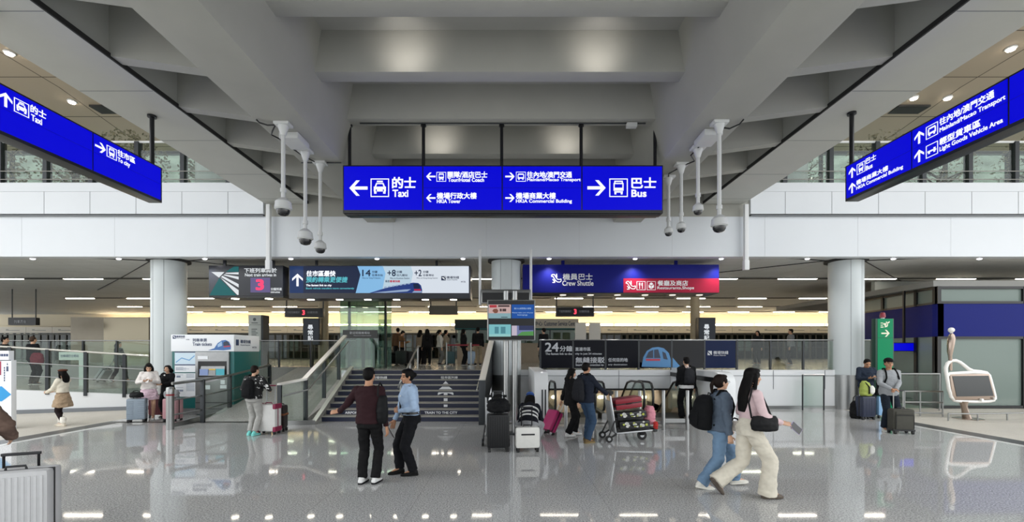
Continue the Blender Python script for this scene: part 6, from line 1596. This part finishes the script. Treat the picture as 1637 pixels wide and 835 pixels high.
# ---- the two women walking right
S = person('woman in denim jacket and blue jeans walking right, dark ponytail', gp(1148, 6.35), -90, 1.60, 'f',
    dict(lean=5, hR=(.22,.06,.74), eR=(.5,-1,0), hL=(-.2,.20,.82), fR=(.09,-.27,.085,8,4), fL=(-.09,.28,.09,-6,0), kR=(.1,1,0), kL=(-.1,1,0), hipz=.825, cR=45, head=(-6,-2,0), headup=.9), vox=.0055, skinc=SK2,
    top=dict(col='#5a6675', hem=.88, ease=.045, cuff=.046, sw=1.18, fold=.014, name='denim_jacket', collar=True), legs=dict(col='#6f8aa5', ease=.020, thigh=.092, knee=.085, hem=.088, cut=-.015, fold=.014), shoes=dict(col='#e7e3d8', sole='#efece2', size=1.1), hair=('ponytail', M_hairbr), glasses=True)
backpack('large black backpack worn by the woman in denim', S, '#111214', .36, .52, .25, 1.13, -.13, True, .009)
S = person('woman with very long black hair in pink top and wide cream trousers, walking right', gp(1197, 5.92), -90, 1.70, 'f',
    dict(lean=4, hR=(.22,.30,1.00), eR=(.4,-1,-.3), dR=(.1,1,-.12), nR=(-.6,0,-.8), tR=(-.4,0,1), cR=35, hL=(-.22,.22,.95), eL=(-.4,-1,0), fR=(.08,.20,.085,-2,2), fL=(-.09,-.36,.19,52,0), kL=(-.1,1,0), hipz=.885, head=(0,3,0), headup=.8), vox=.0055, skinc=SK2,
    top=dict(col='#d9bfc1', hem=1.0, ease=.020, cuff=.040, fold=.008, name='pink_top'), legs=dict(col='#d6cfbf', ease=.020, thigh=.094, knee=.090, hem=.112, cut=-.04, fold=.012, waist=1.06), shoes=dict(col='#6a6058', sole='#5a5149', size=1.1), hair=('verylong', M_hairb))
shoulder_bag('black leather shoulder bag carried by the woman in pink top', S, (.26,.06,1.0), .36, .19, .12, '#121214', [(.22,-.08,1.06),(.17,-.09,1.25),(.14,-.03,1.44),(.16,.08,1.36),(.24,.16,1.08)], .009, 90)
h = at(S, S.wr['R'] + V((.02,.17,-.06)))
phone('lilac phone held out by the woman in pink top', h, V((.75,.1,-.65)), V((.2,-1,.1)), '#a99bc4', .17, .085)
soft_bag('small pale pouch between the two walking women', V((XZ(1178,6.2), 6.25, .80)), (.16,.10,.14), '#cfc8bf')

# ---- woman crouching with white case, black cases
S = person('woman in blue cap and striped top crouching behind a white suitcase', gp(845, 9.0), -8, 1.60, 'f',
    dict(hipz=.47, hipy=-.10, lean=48, plean=30, hL=(-.16,.45,.45), hR=(.20,.45,.45), fL=(-.15,.10,.08,0,14), fR=(.16,.06,.08,0,-18), kL=(-.4,1,.6), kR=(.4,1,.6), head=(0,10,0), headup=.75, capback=True), vox=.008, skinc=SK1,
    top=dict(col='#15171f', hem=.93, ease=.055, cuff=.045, sw=1.15, fold=.012, name='striped_top'), legs=dict(col='#8f9193', ease=.03, thigh=.105, knee=.078, hem=.055, fold=.012), shoes=dict(col='#8a5a3c', sole='#6d4b36'), hair=('long', M_hairb), hat=('cap', '#3f5d9c'))
def band(S, z, ease, hgt=.03):
    mb = MB(); T=[(x[1],x[2]) for x in S.T if abs(x[0]-z) < .06][0]; rr = []
    for q in (z, z+hgt): c = blend(S,(0,0,q),q); rr.append((c, blend(S,(T[0]+ease,0,q),q)-c, blend(S,(0,T[1]+ease,q),q)-c))
    mb.loft(rr, 26); return mk('white_stripe', mb, fabric('#dcdcda'), S.body, w=False)
band(S, 1.04, .066, .035); band(S, 1.13, .068, .03); band(S, 1.24, .066, .03)
suitcase('white cabin suitcase with black slot, in front of the crouching woman', V((XZ(843,8.55),8.62,0)), 6, .46, .40, .24, '#e4e3dd', 'slot', .36, hcol='#1c1c1e')
suitcase('tall black suitcase standing left of the crouching woman', V((XZ(796,8.6),8.65,0)), 4, .42, .64, .30, '#17181a', 'ribs', .42, rough=.5)
soft_bag('black duffel bag lying on top of the tall black suitcase', V((XZ(797,8.6),8.62,.745)), (.44,.26,.26), '#0f1012')
# luggage trolley handles behind the black case
def trolley(label, pos, rz, deck=.95, col='#a9abad'):
    t = thing('luggage_trolley', label, 'luggage trolley', pos, R(rz))
    m = mat('trolley_metal', '#b9bbbc', .3, .8); k = M_black
    mb = MB()
    for s in (-1,1): mb.tube([(0,s*.20,.16),(-.05,s*.20,.55),(-.12,s*.20,.98)], .022, 8)
    mb.hexa([(-.03,-.2,.20),(.02,-.2,.20),(.02,.2,.20),(-.03,.2,.20),(-.13,-.2,.86),(-.10,-.2,.86),(-.10,.2,.86),(-.13,.2,.86)]); mk('upright', mb, m, t, w=False, bevel=.006)
    mb = MB(); mb.tube([(-.11,-.22,1.0),(-.12,0,1.01),(-.11,.22,1.0)], .028, 8); mb.cbox((-.08,0,1.03), (.12,.22,.07)); mk('push_handle', mb, k, t, w=False, bevel=.0)
    mb = MB(); mb.hexa([(0,-.26,.17),(deck,-.17,.22),(deck,.17,.22),(0,.26,.17),(0,-.26,.20),(deck,-.17,.25),(deck,.17,.25),(0,.26,.20)]); mk('deck', mb, m, t, w=False, bevel=.008)
    mb = MB(); mb.tube([(0,-.26,.18),(-.16,-.26,.08)], .02, 8); mb.tube([(0,.26,.18),(-.16,.26,.08)], .02, 8); mb.tube([(-.02,-.22,.45),(-.17,-.26,.12)], .016, 8); mb.tube([(-.02,.22,.45),(-.17,.26,.12)], .016, 8); mk('rear_frame', mb, k, t, w=False)
    for x, y, r in ((-.16,-.26,.075),(-.16,.26,.075),(deck-.22,0,.10)):
        mb = MB(); mb.cyl((x,y-.022,r), (x,y+.022,r), r, n=22); w_ = mk('wheel', mb, M_wheel, t, w=False)
        mb = MB(); mb.cyl((x,y-.026,r), (x,y+.026,r), r*.45, n=16); mk('hub', mb, m, w_, w=False)
    mb = MB(); mb.hexa([(deck-.03,-.2,.20),(deck+.06,-.16,.20),(deck+.06,.16,.20),(deck-.03,.2,.20),(deck-.03,-.2,.27),(deck+.06,-.16,.27),(deck+.06,.16,.27),(deck-.03,.2,.27)]); mb.hexa([(deck-.28,-.03,.1),(deck-.18,-.03,.1),(deck-.18,.03,.1),(deck-.28,.03,.1),(deck-.28,-.05,.2),(deck-.16,-.05,.2),(deck-.16,.05,.2),(deck-.28,.05,.2)]); mk('bumper', mb, k, t, w=False, bevel=.008)
    return t
trolley('empty steel luggage trolley behind the tall black suitcase', V((-.28, 9.25, 0)), 90, .86)
# ---- pink case and the two people by the trolley
S = person('person in loose black clothes and white shoes, half hidden behind the man in navy jacket', gp(913, 10.2), -82, 1.52, 'f',
    dict(hL=(-.26,-.18,.72), hR=(.2,.10,.75), fL=(-.09,.10,.08,0,4), fR=(.10,-.10,.08,0,4), head=(0,8,0)), vox=.009, skinc=SK2,
    top=dict(col='#141416', hem=.78, ease=.06, cuff=.045, sw=1.25, fold=.014, name='jacket', hood=True), legs=dict(col='#131315', ease=.03, thigh=.10, knee=.09, hem=.085, cut=-.005, fold=.012), shoes=dict(col='#ececea', sole='#f2f2f0', size=1.05), hair=('long', M_hairb))
suitcase('bright pink suitcase with black band, tilted on its wheels by the person in black', V((XZ(882,10.35)-.13,10.35,0.02)), -58, .36, .50, .22, '#b5306c', 'band', .38, tilt=-30, hcol='#d8d8d6')
S = person('man in navy jacket and blue jeans holding the loaded luggage trolley', gp(937, 9.5), -62, 1.665, 'm',
    dict(hL=(-.13,.40,1.03), hR=(.20,.40,1.0), eL=(-.6,-1,-.3), eR=(.6,-.8,-.5), dL=(.2,1,-.1), dR=(-.2,1,-.1), nL=(0,0,-1), nR=(0,0,-1), cL=40, cR=40, fL=(-.11,.10,.08,0,6), fR=(.12,-.06,.08,0,2), head=(-12,4,0)), vox=.007, skinc=SK1,
    top=dict(col='#1f2430', hem=.86, ease=.045, cuff=.044, sw=1.12, fold=.012, name='navy_jacket', collar=True), legs=dict(col='#33475f', ease=.014, knee=.076, hem=.070, cut=.0, fold=.012), shoes=dict(col='#6e5a3c', sole='#8a7a55', size=1.08), hair=('short', M_hairb))
backpack('dark grey backpack on the man in navy jacket', S, '#222327', .31, .50, .18, 1.14, -.11, True, .010)
tr = trolley('steel luggage trolley loaded with red and patterned cases', V((2.22, 9.7, 0)), 4, .86)
def oncart(lx, ly, lz): return tr.location + Matrix.Rotation(R(4), 3, 'Z') @ V((lx, ly, lz))
def flatcase(label, c, sz, col, rz, style, trim=None, pitch=0):
    """a case lying on its broad side; c = bottom centre"""
    t = thing('suitcase', label, 'suitcase', c, R(rz)); t.rotation_euler = (0, R(pitch), R(rz)); w, d, h = sz
    m = mat('shell_'+col[1:]+style, col, .4, var=.05, vscale=10)
    mb = MB(); mb.cbox((0,0,h*.26), (w,d,h*.48)); mb.cbox((0,0,h*.74), (w,d,h*.48)); mk('shell', mb, m, t, w=False, bevel=.03)
    mb = MB(); mb.cbox((0,0,h*.5), (w*.99,d*.99,.025)); mk('zip_band', mb, M_black, t, w=False, bevel=.005)
    for s in (-1,1): mb = MB(); mb.cyl((-w/2+.0,s*d*.36,h*.2), (-w/2-.05,s*d*.36,h*.2), .028, n=14); mk('wheel', mb, M_wheel, t, w=False)
    mb = MB(); mb.tube([(-.06,-d/2+.0,h*.5),(-.05,-d/2-.03,h*.5),(.05,-d/2-.03,h*.5),(.06,-d/2,h*.5)], .01, 6); mk('carry_handle', mb, M_black, t, w=False)
    if style == 'patches':
        r_ = random.Random(3)
        for k in range(16):
            x = r_.uniform(-.4,.4)*w; z = r_.uniform(.15,.85)*h; a = r_.uniform(.02,.045); cc = ('#dfe0d6','#b9c25a','#e6e6e2')[k % 3]
            mb = MB(); mb.prism([(x+a*math.cos(q_)*r_.uniform(.6,1.2), z+a*.8*math.sin(q_)) for q_ in [i*math.pi/4 for i in range(8)]], (0,-d/2-.003,0), (1,0,0), (0,0,1), (0,.01,0)); mk('printed_patch', mb, fabric(cc), t, w=False)
    return t
flatcase('black case with white and lime print, lower of two on the trolley', oncart(.42,0,.252), (.66,.42,.19), '#17181a', 4, 'patches', pitch=-3)
flatcase('black case with white and lime print, upper of two on the trolley', oncart(.36,0,.485), (.64,.40,.15), '#16171a', 4, 'patches', pitch=-5)
flatcase('red suitcase on top of the luggage trolley load', oncart(.30,0,.69), (.58,.38,.24), '#8c1f2e', 6, 'plain', pitch=-7)
soft_bag('pink fluffy bag at the front of the trolley load', oncart(.80,-.02,.34), (.24,.26,.40), '#d68f9c', handles=False)
soft_bag('small red bag under the pink bag on the trolley', oncart(.87,-.19,.262), (.10,.10,.16), '#b3322f', handles=False)
# ---- man at the escalator
S = person('man with black backpack and white shirt hem, standing at the escalator', gp(1097, 12.62), 4, 1.745, 'm',
    dict(hL=(-.20,.18,.95), hR=(.27,.06,.86), fL=(-.10,.04,.08,0,5), fR=(.11,0,.08,0,8)), vox=.009, skinc=SK2,
    under=dict(col='#e6e6e6', hem=.86, ease=.035, sleeve=0, name='white_shirt', collar=True, neck=1.43), top=dict(col='#131417', hem=.95, ease=.055, cuff=.045, sw=1.2, fold=.012, name='black_jacket', neck=1.42), legs=dict(col='#121315', ease=.02, thigh=.095, knee=.085, hem=.082, cut=-.0, fold=.012), shoes=dict(col='#151515', sole='#dcdcda'), hair=('short', M_hairb))
backpack('black backpack on the man standing at the escalator', S, '#2b2c30', .28, .42, .15, 1.20, -.115)
# ---- right: two men with luggage
S = person('man in dark navy jacket looking down at his phone beside the green totem', gp(1384, 13.05), 172, 1.71, 'm',
    dict(lean=3, hL=(-.08,.30,1.16), hR=(.10,.30,1.16), eL=(-.8,-.5,-.6), eR=(.8,-.5,-.6), dL=(.6,.7,.1), dR=(-.6,.7,.1), nL=(.2,-.2,1), nR=(-.2,-.2,1), cL=35, cR=35, fL=(-.11,.0,.08,0,10), fR=(.11,.02,.08,0,12), head=(6,30,4)), vox=.008, skinc=SK1,
    under=dict(col='#3a3a3c', hem=.93, ease=.022, sleeve=0, name='grey_t_shirt'), top=dict(col='#27303f', hem=.88, ease=.038, cuff=.044, sw=1.1, fold=.012, name='navy_jacket'), legs=dict(col='#15171c', ease=.014, knee=.072, hem=.066, fold=.01), shoes=dict(col='#1a1a1c', sole='#26262a'), hair=('crop', M_hairb))
phone('dark phone held by the man beside the green totem', at(S, V((.0,.40,1.18))), V((0,.3,1)), V((0,1,-.3)), '#15161a')
suitcase('dark blue ribbed suitcase in front of the man looking at his phone', V((XZ(1382,12.75),12.72,0)), 4, .40, .58, .27, '#272f45', 'ribs', .0, rough=.4)
backpack_pos = V((XZ(1385,12.7),12.70,.665))
t = thing('backpack', 'lime green and white backpack lying on the dark blue suitcase', 'backpack', backpack_pos, R(8))
mb = MB(); mb.loft([((0,0,.0),(.15,0,0),(0,.10,0)),((0,0,.05),(.19,0,0),(0,.13,0)),((-.02,0,.22),(.17,0,0),(0,.12,0)),((-.05,0,.36),(.12,0,0),(0,.09,0)),((-.07,0,.42),(.05,0,0),(0,.04,0))], 22); put('bag_body', remesh(mb, .01, 3, .01), fabric('#a3b15c'), t)
mb = MB(); mb.ell((.06,-.11,.17), (.09,.05,.13)); put('front_pocket', remesh(mb, .01, 2, .006), fabric('#e2e2da'), t); mb = MB(); mb.tube([(-.10,-.06,.38),(-.04,-.13,.25),(-.05,-.14,.06)], .018, 8); mk('strap', mb, fabric('#26291d'), t, w=False)
soft_bag('black holdall on the floor at the feet of the man by the column', V((XZ(1366,12.95),12.9,0)), (.30,.26,.50), '#131416')
suitcase('slim pale blue suitcase beside the green totem', V((XZ(1405,13.0),13.0,0)), 10, .24, .55, .22, '#86aed3', 'plain', .0)
soft_bag('black bag on the pale blue suitcase beside the green totem', V((XZ(1405,13.0),13.0,.64)), (.24,.18,.20), '#141518')
S = person('man in grey jumper and black cap with hands on a suitcase handle', gp(1421, 10.85), 168, 1.73, 'm',
    dict(hL=(.02,.30,1.02), hR=(.10,.29,1.03), eL=(-.9,-.4,-.3), eR=(.9,-.3,-.3), dL=(.7,.55,-.15), dR=(-.6,.7,-.15), nL=(.1,.3,-1), nR=(-.1,.2,-1), tL=(0,1,0), tR=(0,1,0), cL=25, cR=25, fL=(-.12,.0,.08,0,10), fR=(.11,.02,.08,0,14), head=(6,-4,0)), vox=.0065, skinc=SK1,
    top=dict(col='#9a9da0', hem=.84, ease=.034, cuff=.042, sw=1.02, fold=.012, name='grey_jumper'), legs=dict(col='#1e2530', ease=.016, knee=.078, hem=.070, fold=.01, cut=.02), shoes=dict(col='#dcdcd8', sole='#e8e8e4'), hair=('crop', M_hairb), hat=('cap', '#141416'))
t = backpack('black backpack on the man in grey jumper', S, '#17181b', .30, .44, .16, 1.15, -.12)
suitcase('grey green soft suitcase held by the man in black cap', V((XZ(1440,10.5),10.5,0)), -6, .47, .50, .27, '#4b4a44', 'soft', .42, hcol='#a9a9a6')
# ---- left: girl, two women, man with backpack
S = person('girl in brown beret, checked skirt and white leg warmers, facing left', gp(100, 11.55), 92, 1.44, 'f',
    dict(hL=(-.10,.30,.87), hR=(.10,.30,.88), eL=(-.5,-1,-.2), eR=(.5,-1,-.2), dL=(.3,1,0), dR=(-.3,1,0), cL=35, cR=35, fL=(-.07,-.08,.07,0,4), fR=(.07,.10,.07,0,4), head=(0,4,0)), vox=.008, skinc=SK2,
    under=dict(col='#8d7a66', hem=.98, ease=.024, sleeve=0, name='brown_bodice'), top=dict(col='#e3dccb', hem=1.02, ease=.03, cuff=.045, sw=1.15, fold=.01, name='cream_cardigan'), legs=dict(kind='skirt', col=mat('brown_check', '#a68f74', .8, var=.25, vscale=60), hem=.58, flare=.11, fold=.016, tights='#2a2224'), shoes=dict(col='#d8cfbf', sole='#cfc6b5', size=1.15, high=.10), hair=('long', M_hairb), hat=('beret', '#5b3a2c'),
    extra=lambda S, b, ch: [ch('leg_warmer', (lambda m: (m.loft([(S.ank[s]+V((0,0,.20))*S.k, V((.055,0,0)), V((0,.055,0))), (S.ank[s]+V((0,0,.12))*S.k, V((.068,0,0)), V((0,.068,0))), (S.ank[s]+V((0,0,.02))*S.k, V((.062,0,0)), V((0,.066,0)))], 18), m)[1])(MB()), '#ece8de', .006) for s in ('L','R')])
suitcase('silver grey suitcase with chevron side, left of the woman in pink skirt', V((XZ(217,12.15),12.2,0)), 22, .42, .57, .26, '#8b98a4', 'hribs', 0, rough=.35)
soft_bag('small black bag lying on the silver grey suitcase', V((XZ(218,12.15),12.15,.665)), (.36,.20,.15), '#101113')
S = person('woman in white cardigan and pale pink skirt looking down at her phone', gp(238, 12.62), -142, 1.60, 'f',
    dict(lean=6, hL=(-.06,.28,1.10), hR=(.10,.28,1.10), eL=(-.8,-.6,-.6), eR=(.8,-.6,-.6), dL=(.5,.8,.1), dR=(-.5,.8,.1), nL=(.2,-.2,1), nR=(-.2,-.2,1), cL=35, cR=35, fL=(-.09,0,.08,0,6), fR=(.09,.06,.08,0,6), head=(0,30,0)), vox=.008, skinc=SK2,
    top=dict(col='#e9e3df', hem=.92, ease=.04, cuff=.044, sw=1.08, fold=.012, name='white_cardigan'), legs=dict(kind='skirt', col='#e3c6d3', hem=.60, flare=.10, fold=.02), shoes=dict(col='#ecebe8', sole='#f4f3f0', size=1.1), hair=('long', M_hairb))
phone('phone held by the woman in white cardigan', at(S, V((.02,.37,1.13))), V((0,.4,1)), V((0,1,-.4)), '#d7d2cf')
S = person('woman in black jacket with white collar beside the column, facing the camera', gp(268, 13.1), 176, 1.50, 'f',
    dict(hL=(-.05,.26,.98), hR=(.10,.26,1.0), eL=(-.8,-.5,-.5), eR=(.8,-.5,-.5), dL=(.6,.7,0), dR=(-.6,.7,0), cL=35, cR=35, fL=(-.09,0,.08,0,8), fR=(.09,0,.08,0,8), head=(-4,0,0)), vox=.008, skinc=SK2,
    top=dict(col='#141417', hem=.74, ease=.05, cuff=.048, sw=1.25, fold=.014, name='black_jacket'), legs=dict(col='#17181b', ease=.02, knee=.08, hem=.075, fold=.01), shoes=dict(col='#1b1b1c', sole='#2a2a2a'), hair=('bob', M_hairb),
    extra=lambda S, b, ch: ch('white_collar', (lambda m: (m.loft([(S.U @ (V((0,-.01,1.36))*S.k), V((.175*S.k,0,0)), V((0,.135*S.k,0))), (S.U @ (V((0,-.01,1.43))*S.k), V((.095*S.k,0,0)), V((0,.10*S.k,0)))], 22), m)[1])(MB()), '#e6e6e4', .006))
suitcase('burgundy suitcase behind the woman in pink skirt', V((XZ(250,13.05),13.1,0)), 12, .38, .56, .25, '#5e2a30', 'ribs', 0)
suitcase('dusty pink suitcase behind the steel bollard', V((XZ(272,12.2),12.3,0)), -10, .42, .56, .26, '#b98d92', 'ribs', 0)
soft_bag('grey and white bag on the dusty pink suitcase', V((XZ(272,12.2),12.25,.655)), (.40,.22,.22), '#8b8c8e')
S = person('person in patterned black top and grey trousers with black backpack, seen from behind', gp(405, 10.25), -6, 1.58, 'm',
    dict(lean=4, hL=(-.20,.26,.98), hR=(.26,.22,1.02), eL=(-.8,-.6,-.4), eR=(.8,-.6,-.4), fL=(-.085,0,.08,0,4), fR=(.06,-.05,.08,0,4), head=(14,6,0)), vox=.008, skinc=SK2,
    top=dict(col=PRINT, hem=.90, ease=.055, sleeve=1.0, cuff=.046, sw=1.25, fold=.012, name='patterned_top'), legs=dict(col='#a9a8a4', ease=.02, thigh=.095, knee=.082, hem=.060, cut=.06, fold=.012), shoes=dict(col='#7fd6cf', sole='#8fe0d8', size=1.0), hair=('crop', M_hairbr))
backpack('black backpack with small white mark on the person in grey trousers', S, '#121315', .30, .46, .16, 1.15, -.125)
suitcase('white suitcase with crimson corner guards beside the person in grey trousers', V((XZ(428,10.4),10.45,0)), -4, .46, .62, .27, '#d6d5d2', 'corners', .42, trim='#8a2248')
suitcase('dark brown suitcase beside the white suitcase by the stair balustrade', V((XZ(445,10.7),10.8,0)), 6, .26, .56, .24, '#2b2422', 'ribs', 0)
mb = MB(); tag(mk('strap_band', (lambda m: (m.cbox((XZ(445,10.7),10.8,.41), (.275,.255,.05), M=None), m)[1])(mb), mat('strap_brown', '#7d4a2c', .6), None, bevel=.01), 'brown luggage strap around the dark brown suitcase', 'strap')
# ---- left edge, near
S = person('person in brown fleece coat at the left edge, only the elbow in view', V((-5.72, 4.72, 0)), 20, 1.62, 'f', dict(hR=(.26,.20,.96), eR=(.9,-.6,-.1), hL=(-.26,.1,.85)), vox=.010, skinc=SK2,
    top=dict(col='#6d5a50', hem=.62, ease=.085, cuff=.06, sw=1.55, fold=.022, name='fleece_coat'), legs=dict(col='#1d1d20', ease=.015), shoes=dict(col='#333333'), hair=('short', M_hairb))
suitcase('large silver ribbed suitcase at the left edge in the foreground', V((-4.78, 4.36, 0)), 24, .58, .69, .30, '#c2c2c3', 'ribs', .13, rough=.42, hcol='#1c1c1e')
# ---- people on the upper concourse
def far(label, px, Y, Z, yaw, H, sex, tc, lc, hair='short', hm=M_hairb, pose=None, skirt=False, sc=SK2, group=None):
    return person(label, gp(px, Y, Z), yaw, H, sex, pose or {}, vox=.013, skinc=sc, top=dict(col=tc, hem=.88, ease=.04, cuff=.046, sw=1.1), legs=dict(kind='skirt', col=lc, hem=.5, flare=.08) if skirt else dict(col=lc, ease=.014, knee=.075, hem=.07), shoes=dict(col='#26262a'), hair=(hair, hm), cvox=.013, hands=True)
Yq = 20.6
far('person in black at the head of the stairs beside the glass enclosure', 609, 19.6, PLAT, 100, 1.66, 'm', '#131315', '#121214')
far('man with brown jacket standing at the stair head with black suitcases, behind', 636, 21.2, PLAT, 20, 1.72, 'm', '#5e4734', '#16171a')
far('person in tan jacket looking down at the stair head with black suitcases', 642, 20.3, PLAT, -60, 1.56, 'f', '#7d5a3c', '#15161a', pose=dict(hL=(-.08,.28,1.05), hR=(.1,.28,1.05), head=(0,25,0)))
far('woman with long hair in beige top and black trousers at the stair head', 672, 20.6, PLAT, -30, 1.60, 'f', '#9a8a78', '#141417', 'long')
far('woman with long hair all in black at the stair head', 683, 20.2, PLAT, 10, 1.62, 'f', '#1b1a1c', '#141417', 'verylong')
far('woman in white top and grey trousers in the queue', 703, 20.5, PLAT, -70, 1.60, 'f', '#d8d4cd', '#7b7b7a', 'ponytail')
far('person in beige top in the queue behind the left queue post', 713, 21.2, PLAT, -80, 1.62, 'f', '#a39684', '#6f6a62', 'bob')
far('person in black in the queue between the two queue posts', 741, 20.3, PLAT, -60, 1.62, 'f', '#1a1a1d', '#1b1c1f', 'long')
far('man in black jacket and khaki trousers at the end of the queue', 764, 19.8, PLAT, 5, 1.68, 'm', '#161618', '#9c8d74')
suitcase('olive suitcase at the stair head beside the person in black', V((XZ(615,19.8),19.8,PLAT)), 0, .36, .52, .22, '#5b5f45', 'ribs', 0)
suitcase('black suitcase at the stair head, left one of the dark group', V((XZ(628,20.0),20.1,PLAT)), 5, .34, .50, .24, '#17181a', 'soft', .0)
suitcase('large black suitcase with two raised handles at the stair head', V((XZ(642,19.7),19.7,PLAT)), -4, .50, .58, .26, '#141517', 'ribs', .42, hcol='#c9c9c9')
suitcase('black suitcase at the stair head, right one of the dark group', V((XZ(655,20.0),20.0,PLAT)), 0, .38, .54, .24, '#18191b', 'ribs', 0)
suitcase('teal suitcase in the queue behind the red belt', V((XZ(721,20.2),20.2,PLAT)), 0, .36, .55, .24, '#2f5258', 'ribs', .3)
suitcase('pale blue suitcase in the queue near the man in khaki trousers', V((XZ(754,19.9),19.9,PLAT)), 0, .34, .56, .24, '#93a6bd', 'plain', 0)
far('person behind the balustrade left of the advertising lettering', 869, 18.6, PLAT, 30, 1.58, 'm', '#1c1c1f', '#1b1b1d')
far('person in grey behind the clear balustrade glass right of the advertising', 1264, 21.0, PLAT, 60, 1.66, 'm', '#8c8f92', '#2a2b2e')
far('person in black behind the clear balustrade glass, nearer the navy film', 1211, 21.5, PLAT, 120, 1.60, 'f', '#1d1e20', '#19191b', 'long')
# ---- people on the ramp
far('person in black with pale bag on the ramp at the left edge', 8, 16.4, .70, -60, 1.74, 'm', '#16171a', '#1c1c1f')
soft_bag('pale bag carried by the person at the left end of the ramp', V((XZ(4,16.1),16.0,1.5)), (.4,.2,.35), '#c9c7c0')
far('person in black with dark red bag on the ramp, seen from behind', 53, 16.6, .70, -10, 1.76, 'm', '#15161a', '#1b1c20', 'crop', M_hairg)
S = far('woman in black waistcoat pulling a silver suitcase along the ramp', 190, 18.3, .70, -80, 1.60, 'f', '#2a2a2e', '#2b2023', 'ponytail', pose=dict(hL=(-.3,-.35,.80), fL=(-.09,.22,.08,0,0), fR=(.09,-.22,.09,20,0)))
soft_bag('dark red bag on the back of the person in black on the ramp', V((XZ(58,16.3),16.33,1.45)), (.46,.20,.42), '#6d1f2e')
suitcase('silver suitcase pulled along the ramp', V((XZ(158,18.2),18.2,.72)), -90, .40, .52, .22, '#b5b7b8', 'ribs', .5, tilt=-35)
# ================================================================= light
def area(name, loc, size, power, rot=(0,0,0), col=(1,1,1), sy=None, spread=180):
    l = bpy.data.lights.new(name, 'AREA'); l.energy = power; l.size = size; l.color = col
    if sy: l.shape = 'RECTANGLE'; l.size_y = sy
    l.spread = R(spread)
    o = bpy.data.objects.new(name, l); COL.objects.link(o); o.location = loc; o.rotation_euler = rot; return o
def spot(name, loc, tgt, power, ang, blend=.8, col=(1,.93,.86), r=.05):
    l = bpy.data.lights.new(name, 'SPOT'); l.energy = power; l.spot_size = R(ang); l.spot_blend = blend; l.color = col; l.shadow_soft_size = r
    o = bpy.data.objects.new(name, l); COL.objects.link(o); o.location = loc
    d = V(tgt) - V(loc); o.rotation_euler = d.to_track_quat('-Z', 'Y').to_euler(); return o
# uplights hidden in the trough, washing the cross beams
for px, py, i in ((650, 88, 2), (955, 88, 2), (702, 228, 4), (905, 228, 4)):
    yb = CBY[i]; p = P(px, py, yb)
    spot('beam_spot', (p.x, yb-.62, 6.87), (p.x, yb, p.z+.06), 15, 115, 1.0)
for x in (2.3, 4.7): spot('well_light', (x, 16.2, .9), (x, 17.6, -.6), 60, 150, 1.0, (1,.9,.75), .1)
for x in (17.5, 21.0): area('office_fill', (x, 17.5, 4.05), 1.2, 60, (0,0,0), (1,.97,.92))  # fill added to brighten the glazed office, no fitting there
for i in range(-5, 6): spot('soffit_spot', (XZ(740, 14.62) + i*138*14.62/F, 14.66, 4.88), (XZ(740, 14.62) + i*138*14.62/F, 14.75, 0), 110, 120, 1.0, (1,.98,.95), .06)
SC.collection.children.unlink(REM); bpy.data.collections.remove(REM)
